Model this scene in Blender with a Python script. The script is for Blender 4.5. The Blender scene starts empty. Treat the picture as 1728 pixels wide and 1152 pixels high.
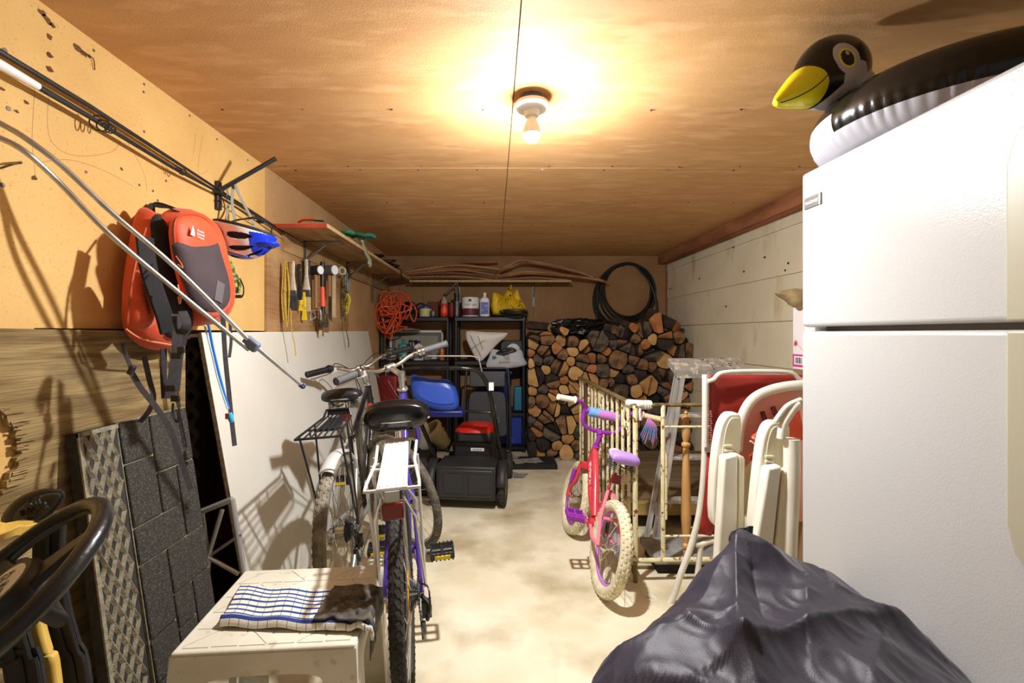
import bpy, math, random
from mathutils import Vector, Matrix, Euler, noise
R = math.radians; PI = math.pi
random.seed(7)
sc = bpy.context.scene
col = sc.collection

# ---------------------------------------------------------------- camera, world, exposure
F, HC, VX, VY = 768.0, 1.2, 834.0, 563.0      # focal length in pixels, eye height, vanishing point
cam = bpy.data.cameras.new('camera'); camo = bpy.data.objects.new('camera', cam); col.objects.link(camo)
cam.sensor_fit = 'HORIZONTAL'; cam.sensor_width = 36; cam.lens = 36 * F / 1728
cam.shift_x = (864 - VX) / 1728; cam.shift_y = -(576 - VY) / 1728
cam.clip_start = 0.05
camo.location = (0, 0, HC); camo.rotation_euler = (R(90), 0, 0)
sc.camera = camo
w = bpy.data.worlds.new('world'); sc.world = w; w.use_nodes = True
bg = w.node_tree.nodes['Background']; bg.inputs[0].default_value = (1.0, 0.98, 0.95, 1); bg.inputs[1].default_value = 0.2
sc.view_settings.view_transform = 'Standard'; sc.view_settings.look = 'None'
sc.view_settings.gamma = 1; sc.view_settings.use_curve_mapping = False
sc.view_settings.exposure = 0.35
sc.cycles.use_denoising = True
sc.cycles.max_bounces = 8; sc.cycles.diffuse_bounces = 5
BULB = 3600.0                                    # emission of the ceiling bulb

# ---------------------------------------------------------------- helpers
def V(*a): return Vector(a)
def P(px, py, Y): return Vector(((px - VX) * Y / F, Y, HC - (py - VY) * Y / F))
def PX(px, py, X):
    Y = F * X / (px - VX); return P(px, py, Y)
def PZ(px, py, Z=0):
    Y = (HC - Z) * F / (py - VY); return P(px, py, Y)
def RX(a): return Matrix.Rotation(R(a), 4, 'X')
def RY(a): return Matrix.Rotation(R(a), 4, 'Y')
def RZ(a): return Matrix.Rotation(R(a), 4, 'Z')
def T(*a):
    return Matrix.Translation(Vector(a[0] if len(a) == 1 else a))
def axes(o, x, y):
    """matrix with origin o, x axis x, y axis near y"""
    x = Vector(x).normalized(); z = x.cross(Vector(y)).normalized(); y = z.cross(x)
    M = Matrix.Identity(4)
    for i in range(3): M[i][0] = x[i]; M[i][1] = y[i]; M[i][2] = z[i]; M[i][3] = o[i]
    return M
def catmull(pts, n=6, closed=False):
    pts = [Vector(p) for p in pts]; N = len(pts); out = []
    if N < 3: return pts
    rng = range(N) if closed else range(N - 1)
    for i in rng:
        g = (lambda k: pts[k % N]) if closed else (lambda k: pts[max(0, min(N - 1, k))])
        a, b, c, d = g(i - 1), g(i), g(i + 1), g(i + 2)
        for k in range(n):
            t = k / n
            out.append(0.5 * ((2 * b) + (c - a) * t + (2 * a - 5 * b + 4 * c - d) * t * t + (3 * b - a - 3 * c + d) * t ** 3))
    if not closed: out.append(pts[-1])
    return out

BASE = {}
class MB:
    def __init__(s): s.v = []; s.f = []; s.m = []; s.cur = 0
    def add(s, vs, fs, M=None):
        b = len(s.v)
        s.v += [(M @ Vector(p)) if M else Vector(p) for p in vs]
        for f in fs: s.f.append([b + i for i in f]); s.m.append(s.cur)
        return s
    def mi(s, i): s.cur = i; return s
    def box(s, x0, x1, y0, y1, z0, z1, M=None):
        vs = [(x, y, z) for z in (z0, z1) for y in (y0, y1) for x in (x0, x1)]
        return s.add(vs, [(0, 2, 3, 1), (4, 5, 7, 6), (0, 1, 5, 4), (2, 6, 7, 3), (0, 4, 6, 2), (1, 3, 7, 5)], M)
    def cbox(s, c, d, M=None):
        c = Vector(c); return s.box(c.x - d[0] / 2, c.x + d[0] / 2, c.y - d[1] / 2, c.y + d[1] / 2, c.z - d[2] / 2, c.z + d[2] / 2, M)
    def tube(s, pts, r, n=8, closed=False, M=None, flat=None, up=None):
        """sweep; r number or list; flat=(a,b) factor of an oval section"""
        pts = [Vector(p) for p in pts]; N = len(pts)
        rs = r if isinstance(r, (list, tuple)) else [r] * N
        if len(rs) != N: rs = [rs[0] + (rs[-1] - rs[0]) * i / (N - 1) for i in range(N)]
        fa, fb = flat or (1, 1); vs = []; u = None
        for i, p in enumerate(pts):
            if closed: t = pts[(i + 1) % N] - pts[i - 1]
            else: t = pts[min(N - 1, i + 1)] - pts[max(0, i - 1)]
            if t.length < 1e-9: t = Vector((0, 0, 1))
            t.normalize()
            if u is None:
                a = Vector(up) if up else (Vector((0, 0, 1)) if abs(t.z) < .9 else Vector((0, 1, 0)))
                u = t.cross(a).normalized()
            else:
                if up and abs(t.dot(Vector(up).normalized())) < .99: u = t.cross(Vector(up)).normalized()
                else:
                    u = (u - t * u.dot(t))
                    u = u.normalized() if u.length > 1e-6 else t.orthogonal().normalized()
            w_ = t.cross(u)
            for k in range(n):
                a = 2 * PI * k / n
                vs.append(p + u * (math.cos(a) * rs[i] * fa) + w_ * (math.sin(a) * rs[i] * fb))
        fs = []
        for i in range(N if closed else N - 1):
            j = (i + 1) % N
            for k in range(n):
                q = (k + 1) % n; fs.append((i * n + k, i * n + q, j * n + q, j * n + k))
        if not closed: fs.append(tuple(range(n - 1, -1, -1))); fs.append(tuple((N - 1) * n + k for k in range(n)))
        return s.add(vs, fs, M)
    def cyl(s, a, b, r, r2=None, n=16, M=None):
        return s.tube([a, b], [r, r if r2 is None else r2], n, M=M)
    def torus(s, c, axis, Rr, r, n=40, m=8, M=None, flat=None, ang=None):
        c = Vector(c); ax = Vector(axis).normalized(); u = ax.orthogonal().normalized(); w_ = ax.cross(u)
        pts = [c + (u * math.cos(2 * PI * i / n) + w_ * math.sin(2 * PI * i / n)) * Rr for i in range(n)]
        return s.tube(pts, r, m, True, M, flat, up=ax)
    def lathe(s, prof, o=(0, 0, 0), axis=(0, 0, 1), n=24, M=None):
        o = Vector(o); ax = Vector(axis).normalized(); u = ax.orthogonal().normalized(); w_ = ax.cross(u); vs = []; fs = []
        for r, z in prof:
            for k in range(n):
                a = 2 * PI * k / n; vs.append(o + ax * z + (u * math.cos(a) + w_ * math.sin(a)) * max(r, 1e-5))
        for i in range(len(prof) - 1):
            for k in range(n):
                q = (k + 1) % n; fs.append((i * n + k, i * n + q, (i + 1) * n + q, (i + 1) * n + k))
        fs.append(tuple(range(n - 1, -1, -1))); fs.append(tuple((len(prof) - 1) * n + k for k in range(n)))
        return s.add(vs, fs, M)
    def ell(s, c, r, M=None, n=20, m=12, f=None):
        c = Vector(c); vs = []; fs = []
        for i in range(m + 1):
            th = PI * i / m
            for k in range(n):
                a = 2 * PI * k / n
                d = Vector((math.sin(th) * math.cos(a), math.sin(th) * math.sin(a), math.cos(th)))
                if f: d = f(d)
                vs.append(c + Vector((d.x * r[0], d.y * r[1], d.z * r[2])))
        for i in range(m):
            for k in range(n):
                q = (k + 1) % n; fs.append((i * n + k, (i + 1) * n + k, (i + 1) * n + q, i * n + q))
        return s.add(vs, fs, M)
    def prism(s, poly, t, M=None):
        """2D outline in xy, extruded along z from 0 to t"""
        n = len(poly); ar = sum(poly[i][0] * poly[(i + 1) % n][1] - poly[(i + 1) % n][0] * poly[i][1] for i in range(n))
        if ar < 0: poly = poly[::-1]
        vs = [(p[0], p[1], 0) for p in poly] + [(p[0], p[1], t) for p in poly]
        fs = [tuple(range(n - 1, -1, -1)), tuple(range(n, 2 * n))] + [(i, (i + 1) % n, n + (i + 1) % n, n + i) for i in range(n)]
        return s.add(vs, fs, M)
    def puff(s, poly, d, M=None, n=7, p=4, back=.0, nz=0, nsc=8, sm=3):
        """cushion on a 2D outline: bulges +z by d, and -z by back"""
        if sm: poly = [(q.x, q.y) for q in catmull([(a, b, 0) for a, b in poly], sm, True)]
        N = len(poly); ar = sum(poly[i][0] * poly[(i + 1) % N][1] - poly[(i + 1) % N][0] * poly[i][1] for i in range(N))
        if ar < 0: poly = poly[::-1]
        cx = sum(q[0] for q in poly) / N; cy = sum(q[1] for q in poly) / N
        def side(dd, sg):
            vs = []; fs = []
            for k in range(n + 1):
                t = math.sin(PI / 2 * k / n) if k else 0.0
                h = dd * (max(0, 1 - t ** p)) ** .5
                for q in poly:
                    x = cx + (q[0] - cx) * t; y = cy + (q[1] - cy) * t
                    z = sg * h
                    if nz: z += nz * noise.noise(Vector((x, y, dd)) * nsc) * (1 - t ** 6)
                    vs.append((x, y, z))
            for k in range(n):
                for i in range(N):
                    j = (i + 1) % N; a = (k * N + i, k * N + j, (k + 1) * N + j, (k + 1) * N + i)
                    fs.append(a[::-1] if sg > 0 else a)
            s.add(vs, fs, M)
        side(d, 1); side(back, -1)
        return s
    def grid(s, fn, nu, nv, M=None, wrap=False):
        vs = [fn(i / nu, j / nv) for j in range(nv + 1) for i in range(nu + (0 if wrap else 1))]; W = nu if wrap else nu + 1
        fs = [(j * W + i, j * W + (i + 1) % W, (j + 1) * W + (i + 1) % W, (j + 1) * W + i) for j in range(nv) for i in range(nu)]
        return s.add(vs, fs, M)
    def ribbon(s, pts, w_, nrm, t=.002, M=None, sm=5):
        """flat strap along pts; nrm = direction its face looks at (one, or one per point)"""
        pts = catmull(pts, sm) if sm else [Vector(p) for p in pts]
        n = len(pts); vs = []
        for i, p in enumerate(pts):
            tg = (pts[min(n - 1, i + 1)] - pts[max(0, i - 1)]).normalized()
            nn = nrm(i / (n - 1)) if callable(nrm) else nrm
            nn = Vector(nn); sd = tg.cross(nn).normalized(); nn = sd.cross(tg).normalized()
            for a, b in ((-1, -1), (1, -1), (1, 1), (-1, 1)): vs.append(p + sd * (a * w_ / 2) + nn * (b * t / 2))
        fs = [(0, 1, 2, 3), tuple((n - 1) * 4 + k for k in (3, 2, 1, 0))]
        for i in range(n - 1):
            for k in range(4):
                q = (k + 1) % 4; fs.append((i * 4 + k, i * 4 + q, (i + 1) * 4 + q, (i + 1) * 4 + k)[::-1])
        return s.add(vs, fs, M)
    def text(s, txt, size, M, depth=.0006, sx=1.0):
        """writing in the xy plane, centred"""
        cu = bpy.data.curves.new('t', 'FONT'); cu.body = txt; cu.size = size; cu.align_x = 'CENTER'; cu.align_y = 'CENTER'
        cu.extrude = depth; cu.resolution_u = 2
        o = bpy.data.objects.new('t', cu); col.objects.link(o)
        dg = bpy.context.evaluated_depsgraph_get(); me = bpy.data.meshes.new_from_object(o.evaluated_get(dg))
        s.add([(v.co.x * sx, v.co.y, v.co.z) for v in me.vertices], [tuple(p.vertices) for p in me.polygons], M)
        bpy.data.objects.remove(o); bpy.data.meshes.remove(me); bpy.data.curves.remove(cu)
        return s
    def xf(s, M): s.v = [M @ p for p in s.v]; return s
    def build(s, name, mats, parent=None, bevel=0, sub=0, solid=0, local=False, ang=38, seg=2, disp=None):
        me = bpy.data.meshes.new(name)
        vs = s.v
        if parent is not None and not local:
            Mi = BASE[parent.name].inverted(); vs = [Mi @ p for p in vs]
        me.from_pydata([tuple(p) for p in vs], [], s.f)
        if not isinstance(mats, (list, tuple)): mats = [mats]
        for m in mats: me.materials.append(m)
        for p, i in zip(me.polygons, s.m): p.material_index = i; p.use_smooth = True
        me.update()
        try: me.set_sharp_from_angle(angle=R(ang))
        except Exception: pass
        o = bpy.data.objects.new(name, me); col.objects.link(o)
        if parent is not None: o.parent = parent; BASE[o.name] = BASE[parent.name]
        else: BASE[o.name] = Matrix.Identity(4)
        if solid: md = o.modifiers.new('s', 'SOLIDIFY'); md.thickness = solid; md.offset = 0
        if bevel:
            md = o.modifiers.new('b', 'BEVEL'); md.width = bevel; md.segments = seg; md.limit_method = 'ANGLE'; md.angle_limit = R(40)
            md.harden_normals = False
        if sub: md = o.modifiers.new('u', 'SUBSURF'); md.levels = sub; md.render_levels = sub
        return o

def tag(o, label=None, cat=None, group=None, kind=None):
    if label: o['label'] = label
    if cat: o['category'] = cat
    if group: o['group'] = group
    if kind: o['kind'] = kind
    return o
def thing(name, label, cat, loc=(0, 0, 0), M=None, group=None):
    """an Empty at the base of a thing; M places things modelled in their own frame"""
    o = bpy.data.objects.new(name, None); col.objects.link(o); o.empty_display_size = .05
    M = M if M is not None else T(loc)
    o.matrix_world = M; BASE[o.name] = M.copy()
    return tag(o, label, cat, group)
def one(mb, name, mats, label, cat, group=None, loc=None, **k):
    """a thing that is one mesh; origin moved to the lowest middle of it"""
    xs = [p.x for p in mb.v]; ys = [p.y for p in mb.v]; zs = [p.z for p in mb.v]
    c = Vector(loc) if loc is not None else Vector(((min(xs) + max(xs)) / 2, (min(ys) + max(ys)) / 2, min(zs)))
    mb.v = [p - c for p in mb.v]
    o = mb.build(name, mats, **k); o.location = c; BASE[o.name] = T(c)
    return tag(o, label, cat, group)
def struct(mb, name, mats, **k): return tag(mb.build(name, mats, **k), kind='structure')

# ---------------------------------------------------------------- materials
def srgb(r, g, b):
    f = lambda c: (c / 255 / 12.92) if c / 255 <= .04045 else ((c / 255 + .055) / 1.055) ** 2.4
    return (f(r), f(g), f(b), 1)
def mat(name, c, c2=None, sc_=6, st=(1, 1, 1), rough=.55, metal=0, bump=0, bs=60, bst=None, detail=6, lo=.35, hi=.65,
        c3=None, s3=2.5, l3=.55, h3=.68, st3=(1, 1, 1), emit=0, coat=0, sheen=0, trans=0, r2=None, spec=None, dist=0, alpha=None):
    m = bpy.data.materials.new(name); m.use_nodes = True; nt = m.node_tree; N = nt.nodes; L = nt.links
    b = N['Principled BSDF']; b.inputs['Roughness'].default_value = rough; b.inputs['Metallic'].default_value = metal
    b.inputs['Base Color'].default_value = c
    if coat: b.inputs['Coat Weight'].default_value = coat; b.inputs['Coat Roughness'].default_value = .12
    if sheen: b.inputs['Sheen Weight'].default_value = sheen
    if trans: b.inputs['Transmission Weight'].default_value = trans
    if spec is not None: b.inputs['Specular IOR Level'].default_value = spec
    if emit: b.inputs['Emission Color'].default_value = c; b.inputs['Emission Strength'].default_value = emit
    if c2 or bump or c3:
        tc = N.new('ShaderNodeTexCoord')
        def nz(s, stv, d=6, dd=0):
            mp = N.new('ShaderNodeMapping'); mp.inputs['Scale'].default_value = stv; L.new(tc.outputs['Object'], mp.inputs[0])
            n = N.new('ShaderNodeTexNoise'); n.inputs['Scale'].default_value = s; n.inputs['Detail'].default_value = d
            n.inputs['Distortion'].default_value = dd
            L.new(mp.outputs[0], n.inputs['Vector']); return n
        last = None
        if c2:
            n = nz(sc_, st, detail, dist); cr = N.new('ShaderNodeValToRGB'); L.new(n.outputs[0], cr.inputs[0])
            cr.color_ramp.elements[0].position = lo; cr.color_ramp.elements[1].position = hi
            cr.color_ramp.elements[0].color = c; cr.color_ramp.elements[1].color = c2
            L.new(cr.outputs[0], b.inputs['Base Color']); last = cr.outputs[0]
        if c3:
            n = nz(s3, st3, 8); cr = N.new('ShaderNodeValToRGB'); L.new(n.outputs[0], cr.inputs[0])
            cr.color_ramp.elements[0].position = l3; cr.color_ramp.elements[1].position = h3
            mx = N.new('ShaderNodeMix'); mx.data_type = 'RGBA'; L.new(cr.outputs[0], mx.inputs[0])
            if last: L.new(last, mx.inputs[6])
            else: mx.inputs[6].default_value = c
            mx.inputs[7].default_value = c3; L.new(mx.outputs[2], b.inputs['Base Color'])
        if bump:
            n = nz(bs, bst or st, 5); bp = N.new('ShaderNodeBump'); bp.inputs['Strength'].default_value = bump
            bp.inputs['Distance'].default_value = .01; L.new(n.outputs[0], bp.inputs['Height']); L.new(bp.outputs[0], b.inputs['Normal'])
    return m
S = srgb
M_blk = mat('black_plastic', S(26, 26, 28), S(38, 38, 40), rough=.42)
M_blkmat = mat('matt_black', S(20, 20, 21), S(34, 33, 32), rough=.8)
M_blkgl = mat('glossy_black', S(14, 14, 15), rough=.22)
M_chrome = mat('chrome', S(215, 213, 208), metal=1, rough=.18)
M_alu = mat('aluminium', S(205, 205, 203), S(180, 178, 172), metal=.9, rough=.34, sc_=20)
M_silver = mat('silver_paint', S(200, 200, 198), rough=.3, metal=.6)
M_white = mat('white_plastic', S(232, 230, 222), S(218, 214, 202), sc_=8, rough=.4)
M_whpure = mat('white_paint', S(238, 238, 236), rough=.45)
M_rubber = mat('tyre_rubber', S(38, 37, 35), S(62, 58, 52), sc_=25, rough=.85, bump=.3, bs=120)
M_tan = mat('tan_plastic', S(170, 155, 115), rough=.6)
M_red = mat('red_plastic', S(190, 28, 20), rough=.35)
M_refl = mat('reflector_red', S(120, 8, 8), rough=.15, coat=.6)
M_amber = mat('reflector_amber', S(225, 110, 15), rough=.2)
M_blue = mat('blue_plastic', S(28, 62, 148), S(32, 70, 160), rough=.38)
M_dkblue = mat('dark_blue_plastic', S(12, 18, 90), rough=.4)
M_paper = mat('paper', S(225, 222, 215), S(190, 190, 188), sc_=30, rough=.9)
M_steel = mat('galvanised_steel', S(120, 122, 122), S(95, 96, 95), metal=.7, rough=.45, sc_=30)
M_cable = mat('cable_black', S(18, 18, 18), rough=.5)
M_strap = mat('webbing', S(66, 60, 62), S(52, 47, 48), sc_=60, rough=.9)
M_yellow = mat('yellow_plastic', S(235, 205, 40), rough=.5)
M_rope = mat('yellow_rope', S(205, 175, 70), S(170, 140, 50), sc_=80, rough=.9)
# ================================================================ the shed itself
XL, XR, YB, ZC = -1.173, 1.907, 5.03, 2.058
M_conc = mat('concrete', S(232, 224, 198), S(214, 203, 172), sc_=3, rough=.85, bump=.25, bs=40, c3=S(158, 142, 100), s3=2.6, l3=.48, h3=.74)
M_ceil = mat('ceiling_board', S(210, 164, 108), S(200, 150, 96), sc_=2.2, st=(1, 3, 1), rough=.75, bump=.25, bs=200,
             c3=S(220, 172, 120), s3=7, l3=.50, h3=.66, st3=(.8, 3.0, 1), dist=.8)
M_wally = mat('yellow_board', S(222, 182, 112), S(208, 164, 96), sc_=2.5, rough=.8, bump=.15, bs=240, c3=S(196, 140, 72), s3=160, l3=.6, h3=.72)
M_wallb = mat('brown_board', S(196, 156, 108), S(176, 136, 90), sc_=2.5, rough=.8, bump=.15, bs=200, c3=S(120, 84, 48), s3=140, l3=.6, h3=.75)
M_sid = mat('siding_paint', S(240, 233, 206), S(230, 221, 190), sc_=3, rough=.6, bump=.05, bs=60, c3=S(190, 168, 104), s3=4.2, l3=.56, h3=.86, st3=(1, 1.6, .55))
M_beam = mat('rough_beam', S(170, 110, 72), S(120, 74, 44), sc_=9, st=(1, .25, 1), rough=.9, bump=.5, bs=30)
M_dark = mat('dark_wood', S(84, 54, 36), S(56, 36, 24), sc_=5, rough=.9)
M_gap = mat('dark_seam_gap', S(30, 18, 10), rough=1)  # near-black backing behind the board seams, also the dots on the siding
M_screw = mat('screw_head', S(110, 100, 90), metal=.6, rough=.5)

b = MB().box(-1.6, 2.2, -1.6, 5.2, -.08, 0)
struct(b, 'floor', M_conc)

b = MB()
g = .0018
ys = [-1.6, -.09, 2.353, 3.573, 5.08]
for i in range(4):
    xs = [-1.25, .07, 2.0]
    for k in range(2): b.box(xs[k] + g, xs[k + 1] - g, ys[i] + .0045, ys[i + 1] - .0045, ZC, ZC + .012)
b.mi(1).box(-1.3, 2.0, -1.6, 5.1, ZC + .012, ZC + .03)
b.mi(2)
for y in (.55, 1.13, 1.74, 2.33, 2.38, 2.97, 3.6, 4.2, 4.8):
    for k in range(9):
        x = -1.05 + k * .33 + random.uniform(-.03, .03)
        b.cyl((x, y + random.uniform(-.01, .01), ZC - .0012), (x, y, ZC + .001), .0055, n=8)
struct(b, 'ceiling', [M_ceil, M_gap, M_screw])

b = MB()     # left wall: painted board above, open framing below the sheets
b.box(XL - .03, XL, -1.6, 2.33, 1.215, ZC); b.mi(1).box(XL - .03, XL, 2.333, 4.4, 1.0, ZC); b.box(XL - .03, XL, 4.403, YB, 0, ZC)
b.mi(0).box(XL - .03, XL, -1.6, 1.16, 0, 1.215)
b.mi(2).box(XL - .19, XL - .17, .99, 4.5, 0, 1.3); b.box(XL - .17, XL - .03, 4.403, 4.44, 0, 1.3)
for y in (1.0, 1.62, 2.2, 2.8, 3.4, 4.0): b.box(XL - .17, XL - .03, y, y + .04, 0, 1.215)
b.box(XL - .17, XL - .0301, 1.0, 4.4, 1.18, 1.215); b.box(XL - .17, XL - .03, 1.0, 4.4, 0, .04)
b.mi(3)
for (px, py) in ((8, 85), (14, 183), (4, 312), (158, 85), (243, 142), (243, 222), (242, 155), (320, 195), (366, 235), (418, 270), (145, 290), (280, 305), (258, 322), (266, 338), (235, 312), (470, 300), (540, 335)):
    q = PX(px, py, XL); b.cyl(q - V(.003, 0, 0), q + V(.0012, 0, 0), .0045 if px > 20 else .006, n=8)
b.mi(4)
for pl in ([(58, 150), (56, 190), (54, 240), (60, 300)], [(82, 160), (80, 200), (85, 235), (110, 258), (150, 263), (190, 255), (203, 238)], [(215, 240), (235, 275), (245, 300), (248, 322)], [(330, 225), (326, 262)], [(342, 228), (334, 290), (350, 288)], [(60, 275), (120, 270), (180, 290), (225, 315)]):
    b.tube(catmull([PX(x, y, XL - .0002) for x, y in pl], 5), .0007, 4)
b.mi(3).tube([PX(36, 274, XL), PX(34, 275, XL + .03)], .003, 6).tube([PX(36, 274, XL + .02), PX(18, 278, XL + .03), PX(0, 284, XL + .03)], .0025, 6)
b.mi(5)
for (x, y, r_) in ((72, 22, .010), (80, 34, .012), (88, 42, .008), (83, 62, .008), (83, 92, .009), (84, 117, .010), (130, 80, .012), (140, 90, .010), (150, 95, .008), (57, 300, .008), (205, 285, .006), (3, 150, .008), (44, 172, .006), (28, 188, .006)):
    q = PX(x, y, XL); n_ = 9; b.add([V(XL + .0006, q.y + r_ * random.uniform(.5, 1.2) * math.cos(2 * PI * k / n_) * 1.3, q.z + r_ * random.uniform(.4, 1) * math.sin(2 * PI * k / n_)) for k in range(n_)], [tuple(range(n_))])
b.tube(catmull([PX(135, 82, XL), PX(148, 92, XL + .004), PX(158, 100, XL + .006), PX(160, 118, XL + .004)], 5), .0015, 5)
struct(b, 'wall_left', [M_wally, M_wallb, M_dark, M_screw, mat('pencil_mark', S(120, 96, 60), rough=.9), mat('knocked_brown_spot', S(120, 80, 44), S(90, 58, 30), sc_=40, rough=.95)])

b = MB()
xs = [-1.3, -.786, .434, .976, 2.0]
for i in range(4): b.box(xs[i] + .001, xs[i + 1] - .001, YB, YB + .03, 0, ZC)
b.mi(1).box(-1.3, 2.0, YB + .03, YB + .04, 0, ZC)
struct(b, 'wall_back', [mat('back_board', S(170, 130, 88), S(150, 112, 72), sc_=2.5, rough=.8, bump=.15, bs=200, c3=S(110, 78, 46), s3=90, l3=.6, h3=.75), M_gap])

b = MB()     # right wall of lapped boards
zs = [0, .05, .36, .67, .975, 1.285, 1.587, 1.895, 2.1]
for i in range(len(zs) - 1):
    z0, z1 = zs[i], zs[i + 1]
    vs = [(XR + .0, -1.6, z0), (XR + .012, -1.6, z1 - .001), (XR + .06, -1.6, z1 - .001), (XR + .06, -1.6, z0)]
    vs += [(x, YB + .02, z) for x, y, z in vs]
    b.add(vs, [(0, 1, 2, 3)[::-1], (4, 5, 6, 7), (0, 4, 5, 1), (1, 5, 6, 2), (2, 6, 7, 3), (3, 7, 4, 0)])
b.mi(1)
for (px, py) in ((1130, 488), (1133, 486), (1225, 517), (1290, 434), (1330, 444), (1325, 456), (1331, 512), (1255, 458), (1180, 470), (1222, 378), (1237, 417)):
    q = PX(px, py, XR); b.cyl(q - V(.002, 0, 0), q + V(.004, 0, 0), .007, n=8)
struct(b, 'wall_right', [M_sid, M_gap])

b = MB().grid(lambda u, v: V(1.81 + .006 * noise.noise(V(u * 40, v * 6, 0)), -1.6 + u * 6.63, 1.964 + v * .094), 80, 3)
b.box(1.818, 1.906, -1.6, YB, 1.964, ZC)
struct(b, 'trim_1', M_beam)
b = MB().box(XR - .012, XR - .001, YB - .012, YB, 0, 1.96)
struct(b, 'trim_2', mat('corner_strip', S(150, 84, 56), rough=.8))

# rough plywood sheet with a broken-out hole, screwed to the lower left wall
M_ply = mat('weathered_plywood', S(164, 140, 92), S(108, 84, 46), sc_=5, st=(1, .35, 5), rough=.85, bump=.5, bs=22, bst=(1, .4, 9), dist=1.2,
            c3=S(50, 34, 20), s3=2.6, l3=.56, h3=.74, st3=(1, .7, 1.8))
def jag(c, rx, rz, n, a0, a1, j):
    return [(c[0] + math.cos(a0 + (a1 - a0) * i / n) * rx * (1 + random.uniform(-j, j)), c[1] + math.sin(a0 + (a1 - a0) * i / n) * rz * (1 + random.uniform(-j, j))) for i in range(n + 1)]
hole = jag((1.045, .92), .062, .105, 34, R(-80), R(84), .17)
poly = [(.3, 0), (1.03, 0), (1.03, .80)] + hole + [(1.02, 1.03), (.3, 1.05), (.3, 1.213), (1.70, 1.208), (1.70, 0)]
poly = [(1.03, 0), (1.06, .79)] + hole + [(1.03, 1.04), (1.0, 1.213), (1.705, 1.208), (1.705, 0)]
Mp = Matrix(((0, 0, 1, XL + .002), (1, 0, 0, 0), (0, 1, 0, 0), (0, 0, 0, 1)))
b = MB().prism(poly, .014, Mp); b.box(XL + .002, XL + .016, -.6, .93, 0, 1.213)
for i in range(26):
    a = R(random.uniform(-70, 80)); y = 1.055 + .066 * math.cos(a); z = .92 + .112 * math.sin(a)
    b.tube([(XL + .017, y - .02, z), (XL + .021, y + random.uniform(.0, .03), z + random.uniform(-.004, .004))], [.003, .0005], 5)
one(b, 'plywood_sheet', M_ply, 'weathered brown plywood sheet with a broken hole on the lower left wall', 'plywood')

# ---------------------------------------------------------------- ceiling lamp
LX, LY = .136, 1.652
t = thing('ceiling_lamp', 'bare bulb in a white holder on the ceiling, switched on', 'lamp', (LX, LY, ZC))
b = MB().lathe([(.044, 0), (.046, -.004), (.042, -.022), (.02, -.024)], (LX, LY, ZC), n=8)
b.build('mounting_box', mat('box_bluegrey', S(90, 92, 120), rough=.5), t)
b = MB().lathe([(.05, -.020), (.061, -.024), (.062, -.034), (.055, -.044), (.03, -.052), (.024, -.07), (.018, -.072)], (LX, LY, ZC), n=32)
b.build('lamp_holder', M_whpure, t)
b = MB().lathe([(.013, -.068), (.016, -.080), (.024, -.098), (.030, -.116), (.0314, -.128), (.0312, -.136)], (LX, LY, ZC), n=24); bb_ = b.build('bulb_base', M_whpure, t)
b = MB().lathe([(.0312, -.1362), (.0295, -.145), (.024, -.153), (.014, -.159), (.003, -.161)], (LX, LY, ZC), n=20)
b.build('bulb', mat('bulb_glow', (.97, .98, 1.0, 1), emit=BULB), t)

# ---------------------------------------------------------------- fridge
M_fr = mat('fridge_enamel', S(188, 188, 186), rough=.22, bump=.10, bs=230)
M_frb = mat('fridge_trim_beige', S(176, 172, 150), rough=.4)
FX = .927
t = thing('refrigerator', 'tall white top-freezer refrigerator with an inflatable penguin on top', 'refrigerator', (1.3, 1.0, 0))
b = MB().box(FX + .066, 1.62, .64, 1.37, .02, 1.672); b.build('body', M_fr, t, bevel=.008)
for (z0, z1, nm) in ((.06, 1.207, 'door'), (1.221, 1.68, 'freezer_door')):
    b = MB().box(FX, FX + .06, .635, 1.375, z0, z1); d = b.build(nm, M_fr, t, bevel=.011, seg=4)
    b = MB().box(FX + .052, FX + .068, .645, 1.365, z0 + .008, z1 - .008); b.build('gasket', mat('gasket_grey', S(120, 118, 114), rough=.7), d)
    if z0 > 1: zz, top = [z0 + .001, 1.5], 1; pl = [(.812, 1.222), (.812, 1.50), (.800, 1.545), (.775, 1.575), (.735, 1.595), (.66, 1.60), (.66, 1.222)]
    else: pl = [(.812, 1.206), (.812, .86), (.800, .815), (.775, .785), (.735, .765), (.66, .76), (.66, 1.206)]
    Mh = Matrix(((0, 0, 1, FX - .016), (1, 0, 0, 0), (0, 1, 0, 0), (0, 0, 0, 1)))
    MB().prism(pl, .02, Mh).build('handle', M_frb, d, bevel=.005, seg=3)
    if z0 > 1:
        b = MB().box(FX - .003, FX + .001, 1.287, 1.357, 1.568, 1.601)
        n_ = b.build('nameplate', mat('plate_grey', S(112, 108, 102), rough=.4, metal=.5), d, bevel=.001)
        b = MB().text('FRIGIDAIRE', .0125, axes((FX - .0034, 1.325, 1.584), (0, -1, 0), (0, 0, 1)), .0003, .82)
        b.box(FX - .0045, FX - .003, 1.289, 1.294, 1.568, 1.601)
        b.build('lettering', M_whpure, n_)
MB().box(FX + .01, FX + .05, 1.33, 1.372, 1.2085, 1.2195).build('hinge', M_whpure, t)
for y in (.68, 1.33): MB().cyl((1.05, y, 0), (1.05, y, .03), .02).build('foot', M_blk, t)

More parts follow.
